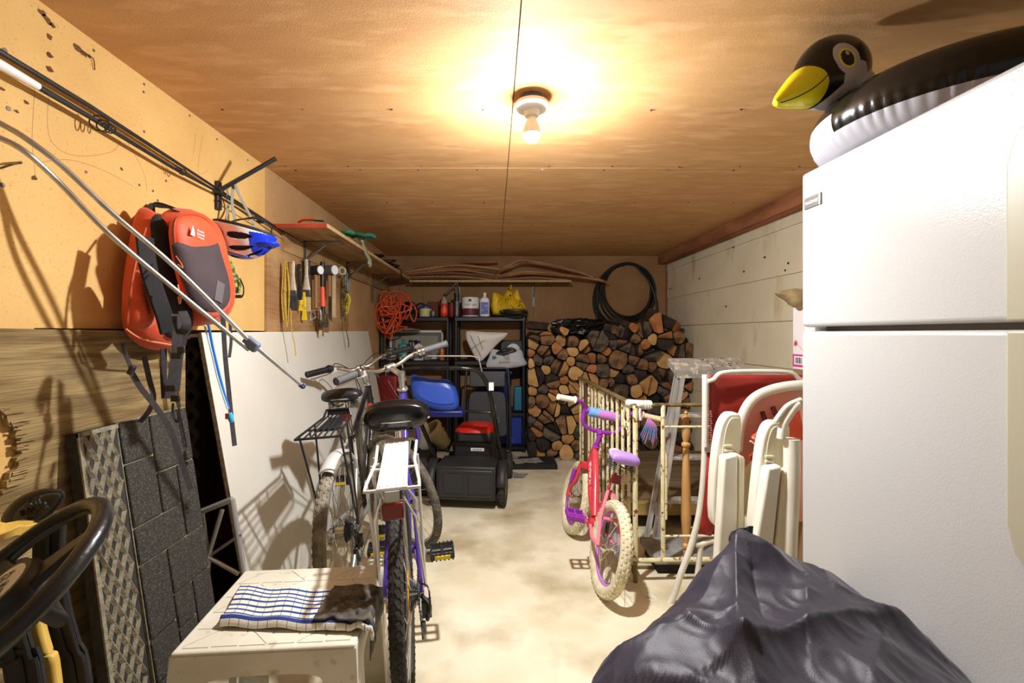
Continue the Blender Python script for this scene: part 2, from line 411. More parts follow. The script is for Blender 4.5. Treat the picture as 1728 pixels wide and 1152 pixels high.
# ---------------------------------------------------------------- inflatable penguin ring
M_inb = mat('vinyl_black', S(20, 19, 18), rough=.2); M_inw = mat('vinyl_white', S(186, 186, 196), rough=.28)
M_iny = mat('vinyl_yellow', S(232, 222, 30), rough=.25)
C0 = V(1.205, 1.195, 1.768)
t = thing('inflatable_penguin_ring', 'black and white inflatable penguin swim ring lying on top of the refrigerator', 'inflatable', (1.205, 1.195, 1.68))
b = MB(); NU, NV = 380, 32; RR, rr = .222, .088
for i in range(NU):
    for k in range(NV):
        a = 2 * PI * i / NU; p = 2 * PI * k / NV
        r_ = rr
        ph = math.sin(p)
        pp = p - 2 * PI if p > PI else p
        seam = math.exp(-((pp + .42) / .30) ** 2); r_ *= 1 - .05 * seam * (.5 + .5 * math.sin(a * 70 + math.sin(a * 9))) ** 2 * (.7 + .3 * math.sin(a * 13))
        b.v.append(C0 + V((RR + r_ * math.cos(p)) * math.cos(a), (RR + r_ * math.cos(p)) * math.sin(a), r_ * ph * .98))
for i in range(NU):
    for k in range(NV):
        j = (i + 1) % NU; q = (k + 1) % NV; b.f.append([i * NV + k, j * NV + k, j * NV + q, i * NV + q])
        p = 2 * PI * (k + .5) / NV; a = 2 * PI * i / NU
        low = math.sin(p) < -.40
        fr = abs(a - R(160)) < R(17) and math.sin(p) < .22 and math.cos(p) > -.2
        b.m.append(1 if (low or fr) else 0)
b.build('ring', [M_inb, M_inw], t)
hc = V(.958, 1.292, 1.940); Mh = T(hc) @ RZ(10) @ RY(-32)
b = MB().ell((-.006, 0, 0), (.128, .066, .098), n=340, m=220, f=lambda d: V(d.x, d.y * (1 - .18 * max(0, -d.x)), d.z * (1 - .12 * max(0, -d.x))))
nf0 = len(b.f); b.ell((.035, 0, -.075), (.06, .055, .075), n=32, m=16)
for i, f in enumerate(b.f):
    c = sum((b.v[k] for k in f), V(0, 0, 0)) / len(f); x, z = c.x, c.z
    if i >= nf0: b.m[i] = 1; continue
    e = ((x + .010) / .036) ** 2 + ((z - .012) / .046) ** 2
    ch = z < -.030 + .25 * (x + .0) or ((x + .0) / .045) ** 2 + ((z + .045) / .04) ** 2 < 1
    m_ = 1 if e < 1 or (ch and x < .040) else 0
    r1 = ((x + .012) / .022) ** 2 + ((z - .012) / .028) ** 2
    if r1 < 1: m_ = 2
    if r1 < .62: m_ = 0
    if ((x + .006) / .005) ** 2 + ((z - .024) / .006) ** 2 < 1: m_ = 1
    if abs(c.y) < .020 and z > -.03: m_ = 0
    b.m[i] = m_
b.xf(Mh)
hd = b.build('head', [M_inb, M_inw, M_iny], t)
b = MB(); pr = [(.001, -.212), (.010, -.210), (.021, -.196), (.037, -.164), (.052, -.130), (.062, -.100), (.061, -.07)]
b.lathe([(r, z) for r, z in pr], (0, 0, 0), (1, 0, 0), 40)
b.xf(Mh @ T(0, 0, -.004) @ RY(4) @ Matrix.Diagonal((1, .82, .92, 1)))
bk = b.build('beak', M_iny, hd)
for sg in (-1, 1):
    pts = []
    for u in [i / 12 for i in range(13)]:
        xq = -.204 + .128 * u; rq = next((r0 + (r1 - r0) * (xq - z0) / (z1 - z0) for (r0, z0), (r1, z1) in zip(pr, pr[1:]) if z0 <= xq <= z1), .06); ph = R(-30 + 30 * u ** 1.6)
        pts.append(Mh @ T(0, 0, -.004) @ RY(4) @ V(xq, sg * (rq * math.cos(ph) * .82 + .0004), rq * math.sin(ph) * .92))
    MB().tube(pts, .0014, 6).build('mouth_line', M_inb, bk)
# black fin-like feathers at the throat
MB().prism([(-.03, 0), (.035, -.01), (.01, -.05), (-.01, -.03), (-.02, -.05)], .004, T(.935, 1.205, 1.83) @ RX(90) @ RZ(20)).build('bib', M_inb, t)

# ---------------------------------------------------------------- dark nylon cover, bottom right
M_nyl = mat('dark_nylon', S(33, 29, 47), S(26, 23, 37), sc_=4, rough=.5, bump=.12, bs=420, sheen=.12, spec=.5)
random.seed(3)
def segd(p, a, c):
    d = c - a; u = max(0, min(1, (p - a).dot(d) / d.dot(d))); return (p - a - d * u).length, u
def side_(p, a, c): d = c - a; return (d.x * (p.y - a.y) - d.y * (p.x - a.x)) / d.length
V2 = lambda x, y: Vector((x, y))
outl = [(q.x, q.y) for q in catmull([V(*p, 0) for p in ((.44, 1.14), (.60, 1.225), (.78, 1.245), (.905, 1.22), (.912, 1.0), (.912, .7), (.90, .44), (.55, .40), (.22, .44), (.155, .72), (.19, .92), (.30, 1.045))], 8, True)]
c0 = V2(.60, .98)
def rayR(a):
    d = V2(math.cos(a), math.sin(a)); best = .3
    for i in range(len(outl)):
        A, B = V2(*outl[i]), V2(*outl[(i + 1) % len(outl)]); e = B - A; den = d.x * e.y - d.y * e.x
        if abs(den) < 1e-9: continue
        w = A - c0; t_ = (w.x * e.y - w.y * e.x) / den; s_ = (w.x * d.y - w.y * d.x) / den
        if t_ > 0 and -.001 <= s_ <= 1.001: best = t_
    return best
folds = [(V2(.615, 1.16), V2(.45, .84), .030, .035), (V2(.62, 1.15), V2(.28, .90), .016, .05), (V2(.62, 1.14), V2(.86, .92), .020, .03), (V2(.47, .86), V2(.86, .96), .034, .030),
         (V2(.47, .86), V2(.40, .50), .02, .03), (V2(.41, .96), V2(.47, .87), .030, .02), (V2(.25, .95), V2(.42, .96), .022, .03), (V2(.70, 1.02), V2(.62, .90), .022, .025), (V2(.30, .85), V2(.44, .80), .022, .03),
         (V2(.60, 1.06), V2(.55, .93), -.02, .02), (V2(.75, .88), V2(.60, .74), .02, .03), (V2(.35, .72), V2(.52, .64), .02, .03), (V2(.80, 1.1), V2(.74, .98), .014, .02)]
NUc, NVc = 240, 150
RR_ = [rayR(2 * PI * i / NUc) for i in range(NUc)]
def cover(u, v):
    i = int(round(u * NUc)) % NUc; a = 2 * PI * i / NUc; ca, sa = math.cos(a), math.sin(a)
    fr = min(v / .68, 1); p = c0 + V2(ca, sa) * (RR_[i] * fr); x, y = p.x, p.y
    z = .575 + .066 * math.exp(-((x - .62) ** 2 / .022 + (y - 1.15) ** 2 / .012)) + .03 * math.exp(-((x - .66) ** 2 / .05 + (y - 1.0) ** 2 / .05)) - .09 * fr ** 4 * (1 if ca < .5 else .45) - .10 * max(0, .5 - x)
    for A, B, h, wd in folds:
        d, t_ = segd(p, A, B); sd = side_(p, A, B)
        z += h * math.exp(-abs(d) / (wd * (1.6 if sd > 0 else .7))) * (1 - .4 * t_)
    q = V(x * 3.4 + .5 * noise.noise(V(x * 3, y * 3, 9)), y * 4.5 + x * 2, 1)
    z += .050 * (.30 - abs(noise.noise(q))) * min(1, fr * 2.5)
    z += .018 * (.3 - abs(noise.noise(V(x * 9 + y * 5, y * 8, 5)))) * min(1, fr * 2.5)
    z += .006 * (.3 - abs(noise.noise(V(x * 26, y * 17 + x * 9, 2))))
    if v > .68:
        w = (v - .68) / .32
        x += ca * .03 * w + .016 * ca * math.sin(a * 13) * w; y += sa * .03 * w + .016 * sa * math.sin(a * 13) * w
        z = z * (1 - w) + .004 * w
    return V(min(x, .916), y, z)
b = MB().grid(cover, NUc, NVc, wrap=True)
t = thing('grill_cover', 'crumpled dark purple nylon cover over a bulky shape beside the refrigerator', 'cover', (.6, 1.0, 0))
b.build('cloth', M_nyl, t, ang=180)
def tuft(u, v):
    a = 2 * PI * u; w_ = .034 * (1 - .25 * v) + .006 * math.sin(a * 3 + v * 2); d_ = .016 * (1 - .3 * v) + .004 * math.cos(a * 5)
    return V(.652 + math.cos(a) * w_ - .012 * v + .004 * math.sin(v * 7), 1.185 + math.sin(a) * d_, .62 + .072 * v + .010 * math.cos(a + .8) * v)
b = MB().grid(tuft, 40, 14, wrap=True); b.f.append([14 * 40 + k for k in range(40)]); b.m.append(0); b.build('gathered_fold', M_nyl, t, ang=50)
# ================================================================ bicycles
def interp(tab, x):
    for (a, va), (c, vc) in zip(tab, tab[1:]):
        if x <= c: t = (x - a) / (c - a); t = t * t * (3 - 2 * t); return va + (vc - va) * t
    return tab[-1][1]
def loft(b, path, ws, hs, n=20, p=2.6, M=None, m=24):
    """path pts; width and height tables over 0..1; superellipse section with x as width"""
    pts = catmull(path, max(1, m // (len(path) - 1))); N = len(pts); vs = []
    for i, q in enumerate(pts):
        u = i / (N - 1); w_ = interp(ws, u) / 2; h = interp(hs, u) / 2
        tg = (pts[min(N - 1, i + 1)] - pts[max(0, i - 1)]).normalized(); up = V(1, 0, 0).cross(tg).normalized()
        for k in range(n):
            a = 2 * PI * k / n; c, s_ = math.cos(a), math.sin(a)
            vs.append(q + V(1, 0, 0) * (w_ * abs(c) ** (2 / p) * (1 if c > 0 else -1)) + up * (h * abs(s_) ** (2 / p) * (1 if s_ > 0 else -1)))
    fs = [tuple(range(n - 1, -1, -1)), tuple((N - 1) * n + k for k in range(n))]
    for i in range(N - 1):
        for k in range(n): q = (k + 1) % n; fs.append((i * n + k, i * n + q, (i + 1) * n + q, (i + 1) * n + k))
    return b.add(vs, fs, M)
def wheel(root, name, c, Rr, tr, m_tire, m_rim, m_spk, M=Matrix.Identity(4), knobs=70, nsp=28, kn='x', hubw=.05):
    """wheel part with tyre, rim, spokes and hub as its pieces; c in the bike frame, axle along x"""
    c = Vector(c); Rt = Rr - tr
    b = MB(); b.torus(c, (1, 0, 0), Rt - tr * .95, .011, 56, 8, flat=(1, .8)); b.xf(M)
    w_ = b.build(name, m_rim, root, local=True)
    b = MB(); b.torus(c, (1, 0, 0), Rt, tr, 64, 14)
    for i in range(knobs):
        a = 2 * PI * i / knobs
        for j, off in enumerate((-.9, -.35, .35, .9)):
            aa = a + (PI / knobs if j % 2 else 0)
            Mk = T(c) @ Matrix.Rotation(aa, 4, 'X') @ T(0, 0, Rt) @ Matrix.Rotation(off, 4, 'Y')
            if kn == 'x': b.box(-tr * .17, tr * .17, -tr * .3, tr * .3, tr * .9, tr * 1.10, Mk)
            else: b.box(-tr * .26, tr * .26, -Rt * PI / knobs * .8, Rt * PI / knobs * .8, tr * .9, tr * 1.035, Mk @ RZ(28 if off > 0 else -28))
    b.xf(M); b.build('tyre', m_tire, w_, local=True)
    b = MB(); n = nsp
    for i in range(n):
        a = 2 * PI * i / n; sx = 1 if i % 2 else -1; ah = a + (1 if i % 4 < 2 else -1) * 1.15
        b.tube([c + V(sx * hubw * .55, math.cos(ah) * .022, math.sin(ah) * .022), c + V(0, math.cos(a) * (Rt - tr), math.sin(a) * (Rt - tr))], .0013, 4)
    b.xf(M); b.build('spokes', m_spk, w_, local=True)
    b = MB(); b.lathe([(.008, -hubw), (.016, -hubw * .9), (.026, -hubw * .6), (.013, -hubw * .5), (.013, hubw * .5), (.026, hubw * .6), (.016, hubw * .9), (.008, hubw)], c, (1, 0, 0), 16)
    b.cyl(c - V(hubw * 1.25, 0, 0), c + V(hubw * 1.25, 0, 0), .006, n=8)
    b.xf(M); b.build('hub', M_chrome, w_, local=True)
    return w_
def pedal(root, c, sx, mt, mr=None, M=Matrix.Identity(4), s=1.0, tilt=0):
    c = Vector(c); b = MB(); Mp = M @ T(c) @ RX(tilt)
    for y in (-.036, .036): b.box(-.045 * s, .045 * s, (y - .004) * s, (y + .004) * s, -.011 * s, .011 * s, Mp)
    for x in (-.043, 0, .043): b.box((x - .004) * s, (x + .004) * s, -.036 * s, .036 * s, -.010 * s, .010 * s, Mp)
    for k in range(6):
        for y in (-.037, .037): b.box((-.04 + k * .016 - .003) * s, (-.04 + k * .016 + .003) * s, (y - .006) * s, (y + .006) * s, -.014 * s, .014 * s, Mp)
    b.cyl((-sx * .06 * s, 0, 0), (.04 * s * sx, 0, 0), .008 * s, n=8, M=Mp)
    o = b.build('pedal', mt, root, local=True)
    if mr:
        b = MB()
        for y in (-.042, .042): b.box(-.03 * s, .03 * s, (y - .003) * s, (y + .003) * s, -.007 * s, .007 * s, Mp)
        b.build('pedal_reflector', mr, o, local=True)
    return o
def saddle(root, c, L, W, Hh, mt, mt2=None, tilt=0):
    b = MB(); c = Vector(c)
    loft(b, [c + V(0, -L * .42, .0), c + V(0, -L * .25, .012), c + V(0, 0, .004), c + V(0, L * .3, .004), c + V(0, L * .58, -.008)],
         [(0, W * .62), (.10, W * .93), (.28, W), (.5, W * .66), (.72, W * .30), (.95, W * .22), (1, W * .12)],
         [(0, Hh * .5), (.1, Hh * .95), (.4, Hh), (.7, Hh * .72), (.95, Hh * .6), (1, Hh * .3)], n=26, p=2.5)
    o = b.build('saddle', mt, root, local=True, ang=180)
    if mt2:
        e = MB(); pts = []
        for i in range(25):
            a = PI * (i / 24) ; pts.append(c + V(math.cos(a) * W * .485, -L * .25 - math.sin(a) * L * .17, -.006))
        e.tube([c + V(W * .3, 0, -.006)] + pts + [c + V(-W * .3, 0, -.006)], .003, 6); e.build('saddle_trim', mt2, o, local=True)
    b = MB()
    for s_ in (-1, 1):
        b.tube(catmull([c + V(s_ * .05, -L * .28, -.025), c + V(s_ * .035, -L * .05, -.05), c + V(s_ * .02, L * .2, -.045), c + V(s_ * .01, L * .45, -.02)], 5), .004, 6)
        for y in (-.28, -.05):   # springs
            b.tube([c + V(s_ * .05 + math.cos(a * .9) * .012, L * y + math.sin(a * .9) * .012, -.02 - a * .0012) for a in range(0, 28)], .0022, 5)
    b.build('saddle_rails', M_steel, o, local=True)
    return o
def grip(root, p0, p1, mt, r=.0165, M=Matrix.Identity(4), rings=14, nm='grip'):
    p0, p1 = Vector(p0), Vector(p1); b = MB(); b.cyl(p0, p1, r, n=16)
    for i in range(rings):
        q = p0.lerp(p1, (i + .5) / rings); d = (p1 - p0).normalized(); b.torus(q, d, r, .0014, 16, 5)
    b.torus(p1, (p1 - p0), r * .92, .004, 16, 6)
    b.xf(M); return b.build(nm, mt, root, local=True)

def adult_bike(cfg):
    M0 = T(cfg['pos']) @ RZ(cfg['yaw']) @ RY(-cfg['lean'])
    root = thing('bicycle', cfg['label'], 'bicycle', M=M0, group=None)
    Rr, tr = cfg['R'], cfg['tr']
    ra = V(0, 0, Rr); fa = V(0, cfg['wb'], Rr); bb = V(0, .43, .285)
    st_top = V(0, .285, cfg['st']); hb = V(0, .795, cfg['ht'] - .13); htop = V(0, .795 - .13 * .34, cfg['ht'])
    ax = (htop - hb).normalized()
    Ms = T(hb) @ Matrix.Rotation(R(cfg['steer']), 4, ax) @ T(-hb)
    fm, fm2 = cfg['frame'], cfg['frame2']
    b = MB()
    b.cyl(bb, st_top, .0155, n=14); b.cyl(hb + ax * .015, bb, .0175, n=14); b.cyl(htop - ax * .02, st_top - V(0, 0, .03), .0145, n=14)
    b.cyl(hb, htop, .0195, n=16); b.cyl(bb - V(.036, 0, 0), bb + V(.036, 0, 0), .021, n=16)
    f = b.build('frame', fm, root, local=True)
    b = MB()
    for s in (-1, 1):
        b.tube(catmull([bb + V(s * .03, -.01, 0), V(s * .055, .18, Rr - .02), ra + V(s * .06, 0, 0)], 5), .0095, 8)
    b.build('chainstay', cfg.get('cs', fm2), f, local=True)
    b = MB()
    for s in (-1, 1): b.tube([st_top + V(s * .016, -.01, -.03), V(s * .045, .17, .60), ra + V(s * .06, 0, 0)], .0075, 8)
    b.cyl(V(-.05, .17, .58), V(.05, .17, .58), .007, n=8)
    b.build('seatstay', fm2, f, local=True)
    if cfg.get('decal'):
        b = MB(); d = (bb - hb).normalized(); q = hb + d * .2
        for s in (-1, 1): b.text(cfg['decal'], .038, axes(q + V(s * .019, 0, 0), d * -s, V(s, 0, 0).cross(d * -s) * 1), .0006)
        b.build('decal', M_whpure, f, local=True)
        b = MB(); b.cyl(hb + d * .02 + ax * .015, hb + d * .09 + ax * .012, .0181, n=14); b.cyl(hb + d * .33, hb + d * .38, .0181, n=14); b.build('red_band', M_red, f, local=True)
    # seat post and saddle
    sp = V(0, .285 - (cfg['sz'] - cfg['st']) * .3, cfg['sz'])
    b = MB(); b.cyl(st_top, sp - V(0, 0, .03), .0135, n=12); b.torus(st_top, sp - st_top, .0165, .005, 16, 6); b.build('seat_post', M_chrome, root, local=True)
    saddle(root, sp, cfg['sl'], cfg['sw'], cfg['sh'], M_blkgl if cfg['sw'] > .2 else M_blk, M_silver)
    # wheels
    wheel(root, 'rear_wheel', ra, Rr, tr, cfg['tyre'], cfg['rim'], M_chrome, knobs=cfg['kn'], kn=cfg['kt'], hubw=.055)
    wheel(root, 'front_wheel', fa, Rr, tr, cfg['tyre2'], cfg['rim'], M_chrome, M=Ms, knobs=cfg['kn'], kn=cfg['kt'])
    # fork
    b = MB(); cr = hb - ax * .02
    b.cyl(cr - ax * .01, cr + ax * .02, .024, n=14); b.box(-.06, .06, -.018, .018, -.016, .016, T(cr - ax * .03))
    for s in (-1, 1): b.tube(catmull([cr + V(s * .052, 0, -.03), cr + V(s * .055, .04, -.17), fa + V(s * .052, -.02, .12), fa + V(s * .052, 0, 0)], 5), [.014] * 10 + [.009] * 6, 10)
    b.xf(Ms); fk = b.build('fork', cfg['forkm'], root, local=True)
    # stem, handlebar
    t0 = htop + ax * cfg['rise']; c = t0 + V(0, cfg['ext'], cfg['ext'] * .5)
    b = MB(); b.cyl(htop, t0, .0145, n=12); b.cyl(t0 - ax * .03, t0 + ax * .015, .018, n=14); b.cyl(t0, c, .0145, n=12); b.cyl(c - V(.024, 0, 0), c + V(.024, 0, 0), .019, n=14)
    b.torus(htop, ax, .021, .007, 18, 8)
    b.xf(Ms); b.build('stem', cfg['stemm'], root, local=True)
    hw = .31; k = cfg['hb_rise']
    hp = [c + V(s * x, y, z) for s, x, y, z in ((-1, hw, -.075, k), (-1, .2, -.03, k * .95), (-1, .13, .0, k * .75), (-1, .06, .012, 0), (1, 0, .012, 0), (1, .06, .012, 0), (1, .13, .0, k * .75), (1, .2, -.03, k * .95), (1, hw, -.075, k))]
    cu = catmull(hp, 6)
    b = MB().tube(cu, .0115, 12); b.xf(Ms); hbar = b.build('handlebar', M_chrome, root, local=True)
    for s in (-1, 1):
        e = c + V(s * hw, -.075, k); i0 = c + V(s * .19, -.026, k * .94)
        dr = (e - i0).normalized()
        grip(root, e - dr * .115, e + dr * .012, cfg['gripm'], r=.0175, M=Ms)
        b = MB(); b.cyl(e - dr * .15, e - dr * .118, .021, n=16); b.torus(e - dr * .133, dr, .022, .004, 18, 6); b.xf(Ms)
        b.build('shifter', M_chrome if cfg['steer'] > 34 else M_blk, root, local=True)
        b = MB(); q = e - dr * .16; b.cbox(q + V(0, .012, -.012), (.035, .04, .028))
        b.tube(catmull([q + V(0, .02, -.015), q + V(s * .02, .05, -.03), q + V(s * .10, .045, -.035), q + V(s * .13, .04, -.032)], 5), .0045, 6); b.xf(Ms)
        b.build('brake_lever', M_silver if s < 0 else M_blk, root, local=True)
    # cables
    b = MB()
    for s, fx in ((-1, .10), (1, .05), (-1, .03)):
        q = c + V(s * .17, -.02, k * .9)
        b.tube([Ms @ p for p in catmull([q, q + V(-s * .05, .07, .02), c + V(s * .03, .10, -.02), c + V(s * .02, fx, -.14), hb + V(s * .03, .01, .02)], 6)] , .0026, 6)
    b.build('brake_cables', M_cable, root, local=True)
    # drivetrain
    b = MB()
    for rr_, x in ((.085, .052), (.07, .046)):
        pts = []
        for i in range(72):
            a = 2 * PI * i / 72; q = rr_ + (.004 if i % 2 else 0); pts.append((q * math.cos(a), q * math.sin(a)))
        b.prism(pts, .003, T(x, bb.y, bb.z) @ RZ(0) @ Matrix(((0, 0, 1, 0), (1, 0, 0, 0), (0, 1, 0, 0), (0, 0, 0, 1))))
    cg = b.build('chainring', M_steel, root, local=True)
    ca = cfg['crank']
    for s, a in ((1, ca), (-1, ca + 180)):
        e = bb + V(s * .075, math.cos(R(a)) * .17, math.sin(R(a)) * .17)
        b = MB().tube([bb + V(s * .058, 0, 0), e], [.015, .011], 10, flat=(1, .6)); b.cyl(bb + V(s * .03, 0, 0), bb + V(s * .07, 0, 0), .012, n=10)
        b.build('crank_arm', cfg['crankm'], root, local=True)
        pedal(root, e + V(s * .065, 0, 0), s, M_blk, M_yellow, tilt=cfg.get('ptilt', 8))
    b = MB()
    for i in range(7):
        r_ = .052 - .0045 * i; pts = []
        for k2 in range(44): a = 2 * PI * k2 / 44; q = r_ + (.0035 if k2 % 2 else 0); pts.append((q * math.cos(a), q * math.sin(a)))
        b.prism(pts, .0022, T(.024 + i * .0048, 0, Rr) @ Matrix(((0, 0, 1, 0), (1, 0, 0, 0), (0, 1, 0, 0), (0, 0, 0, 1))))
    b.build('cassette', M_steel, root, local=True)
    if cfg.get('disc'): MB().lathe([(.075, 0), (.08, .001), (.078, .003), (.05, .004)], ra + V(.018, 0, 0), (1, 0, 0), 32).build('spoke_guard', cfg['disc'], root, local=True)
    b = MB()
    q1, q2 = V(.05, 0, Rr), V(.05, bb.y, bb.z); jl = V(.055, -.01, Rr - .09); jl2 = V(.055, .035, Rr - .16)
    path = [q2 + V(0, 0, .086), q1 + V(0, 0, .036), q1 + V(0, -.034, .0), jl + V(0, -.014, .01), jl + V(0, .012, -.02), jl2 + V(0, -.012, 0), jl2 + V(0, .008, -.015), q2 + V(0, 0, -.086), q2 + V(0, .08, 0)]
    for A, B in zip(path, path[1:]):
        n = max(1, int((B - A).length / .0127))
        for i in range(n):
            a_, b_ = A.lerp(B, i / n), A.lerp(B, (i + .72) / n); b.tube([a_, b_], .0038 if i % 2 else .003, 4, flat=(1.0, 1))
    b.build('chain', M_steel, root, local=True)
    b = MB()
    b.lathe([(.017, -.003), (.018, 0), (.017, .003)], jl, (1, 0, 0), 12); b.lathe([(.017, -.003), (.018, 0), (.017, .003)], jl2, (1, 0, 0), 12)
    b.tube([jl + V(.006, 0, 0), jl2 + V(.006, 0, 0)], .008, 6, flat=(1, .4)); b.cbox(V(.075, -.005, Rr - .05), (.03, .03, .05)); b.tube(catmull([V(.06, 0, Rr - .01), V(.085, -.03, Rr - .03), V(.075, -.02, Rr - .08)], 4), .007, 8)
    b.tube(catmull([V(.075, -.03, Rr - .05), V(.085, -.09, Rr - .02), V(.085, -.07, Rr + .05), V(.06, .02, Rr + .02)], 6), .0028, 6)
    b.build('derailleur', M_blk, root, local=True)
    # rear brake arms
    b = MB()
    for s in (-1, 1): b.tube([V(s * .048, .155, .53), V(s * .05, .135, .60), V(s * .02, .13, .655)], [.01, .008, .005], 8)
    b.cyl(V(-.03, .135, .655), V(.03, .135, .655), .002, n=5)
    b.build('rear_brake', M_silver, root, local=True)
    # rack
    rk = cfg['rack']; mt = rk['m']; b = MB()
    yn, zn, yf, zf, wn, wf = rk['yn'], rk['zn'], rk['yf'], rk['zf'], rk['wn'] / 2, rk['wf'] / 2
    def rp(x, u, dz=0): y = yn + (yf - yn) * u; return V(x * (wn + (wf - wn) * u), y, zn + (zf - zn) * u + dz)
    loop = [rp(-1, .0), rp(1, 0), rp(1, .12), rp(.86, .5), rp(1, .93), rp(.8, 1), rp(-.8, 1), rp(-1, .93), rp(-.86, .5), rp(-1, .12)] if rk.get('k') else [rp(-1, 0), rp(1, 0), rp(1, .5), rp(1, .95), rp(.85, 1, .03), rp(-.85, 1, .03), rp(-1, .95), rp(-1, .5)]
    lp = []
    for i, q in enumerate(loop):
        a_, c_ = loop[i - 1], loop[(i + 1) % len(loop)]
        lp += [q.lerp(a_, min(.35, .012 / (q - a_).length)), q, q.lerp(c_, min(.35, .012 / (q - c_).length))]
    b.tube(lp, .0052, 8, closed=True)
    for s in (-1, 1):
        b.tube([rp(s, .12), ra + V(s * .075, 0, .02)], .0045, 8); b.tube([rp(s, .62), ra + V(s * .075, .012, .02)], .0045, 8)
        b.tube([rp(s * .7, .98), st_top + V(s * .02, -.02, -.05)], .003, 6)
    b.tube([rp(-1, .45, -.035), rp(-1, .45, 0)], .004, 6); b.tube([rp(-1, .38, -.002), rp(1, .38, -.002)], .0045, 8)
    r_ = b.build('rear_rack', mt, root, local=True)
    b = MB()
    if rk.get('k'):
        b.add([rp(-.56, -.01, .006), rp(.56, -.01, .006), rp(.6, 1, .006), rp(-.6, 1, .006), rp(-.56, -.01, .003), rp(.56, -.01, .003), rp(.6, 1, .003), rp(-.6, 1, .003)], [(0, 1, 2, 3), (7, 6, 5, 4), (0, 4, 5, 1), (1, 5, 6, 2), (2, 6, 7, 3), (3, 7, 4, 0)])
        for s in (-.45, -.15, .15, .45): b.tube([rp(s, .02, .0075), rp(s, .98, .0075)], .0018, 5)
    else:
        for s in (-.62, -.3, 0, .3, .62): b.tube([rp(s, 0), rp(s, 1, .01)], .0035, 6)
        b.add([rp(-.8, 1, .03), rp(.8, 1, .03), rp(.8, 1, .005), rp(-.8, 1, .005)], [(0, 1, 2, 3)])
        b.add([rp(-.62, .35, -.006), rp(.62, .35, -.006), rp(.62, 1, -.006), rp(-.62, 1, -.006), rp(-.62, .35, -.009), rp(.62, .35, -.009), rp(.62, 1, -.009), rp(-.62, 1, -.009)], [(0, 1, 2, 3), (7, 6, 5, 4), (0, 4, 5, 1), (1, 5, 6, 2), (2, 6, 7, 3), (3, 7, 4, 0)])
    b.build('rack_plate', rk['pm'], r_, local=True)
    if cfg.get('refl_rack'):
        q = V(0, yn - .012, zn - .058); b = MB().box(q.x - .031, q.x + .031, q.y - .008, q.y + .004, q.z - .024, q.z + .024)
        b.build('rear_reflector', M_refl, root, local=True, bevel=.005)
        b = MB().box(-.034, .034, q.y + .004, q.y + .012, q.z - .027, q.z + .027); b.box(-.02, .02, q.y + .0, q.y + .02, q.z + .02, zn - .003); b.tube([V(-.03, q.y + .01, q.z + .036), V(-.06, yn + .06, q.z - .05), ra + V(-.075, 0, .02)], .004, 6); b.tube([V(.03, q.y + .01, q.z + .036), V(.06, yn + .06, q.z - .05), ra + V(.075, 0, .02)], .004, 6)
        b.build('reflector_bracket', M_silver, root, local=True)
    else:
        q = sp - V(0, .04, .10); b = MB().cbox(q, (.055, .012, .045)); b.cyl(q - V(0, 0, 0), q + V(0, .035, 0), .02, n=10)
        b.build('rear_reflector', M_red, root, local=True, bevel=.008)
        b = MB().cbox(V(.0, -.10, Rr - .2), (.04, .01, .022)); b.cbox(V(-.012, -.04, Rr - .24), (.03, .012, .05)); b.build('wheel_reflector', M_amber, root, local=True, bevel=.003)
    if cfg.get('fender'):
        b = MB(); n = 26; vs = []
        for i in range(n + 1):
            a = R(52 + 66 * i / n)
            for k2 in range(9):
                t = -1 + k2 / 4; r_ = Rr + .022 - .016 * t * t; vs.append(ra + V(t * .031, math.cos(a) * r_, math.sin(a) * r_))
        b.add(vs, [(i * 9 + k2, i * 9 + k2 + 1, i * 9 + k2 + 10, i * 9 + k2 + 9) for i in range(n) for k2 in range(8)])
        b.build('rear_fender', cfg['fender'], root, local=True, solid=.0025)
    return root, Ms

M_purple = mat('purple_frame', S(72, 50, 142), S(60, 42, 126), rough=.28, coat=.4)
M_violet = mat('violet_speckle', S(150, 120, 200), S(90, 60, 160), sc_=80, rough=.35)
M_ggrip = mat('grey_grip', S(92, 92, 95), rough=.6)
M_gumt = mat('dusty_tyre', S(112, 104, 88), S(70, 66, 58), sc_=30, rough=.9, bump=.2, bs=100)
M_gumt2 = mat('worn_tyre', S(150, 142, 122), S(104, 98, 84), sc_=18, rough=.9, bump=.2, bs=100)
M_fblk = mat('black_frame', S(24, 24, 26), rough=.28, coat=.4)
M_rim = mat('alloy_rim', S(190, 190, 190), metal=.8, rough=.35)
adult_bike(dict(pos=(-.283, 1.51, 0), yaw=9, lean=3.2, steer=38, label='grey-grip bicycle with purple frame and bare silver rear rack, nearest the camera', R=.335, tr=.0215, wb=1.05,
    st=.72, ht=.93, sz=.893, sl=.27, sw=.245, sh=.112, frame=M_purple, frame2=M_purple, cs=M_violet, forkm=M_purple, stemm=M_alu, gripm=M_ggrip,
    tyre=M_rubber, tyre2=M_gumt, rim=M_rim, kn=84, kt='h', rise=.075, ext=.085, hb_rise=.03, crank=162, crankm=M_silver, crankp=1,
    rack=dict(m=mat('pale_rack_silver', S(225, 224, 218), rough=.35, metal=.25), pm=mat('pale_rack_plate', S(232, 231, 226), rough=.35, metal=.15), yn=-.2, zn=.755, yf=.16, zf=.815, wn=.155, wf=.135, k=1), refl_rack=1, disc=mat('yellow_disc', S(220, 160, 40), rough=.4)))
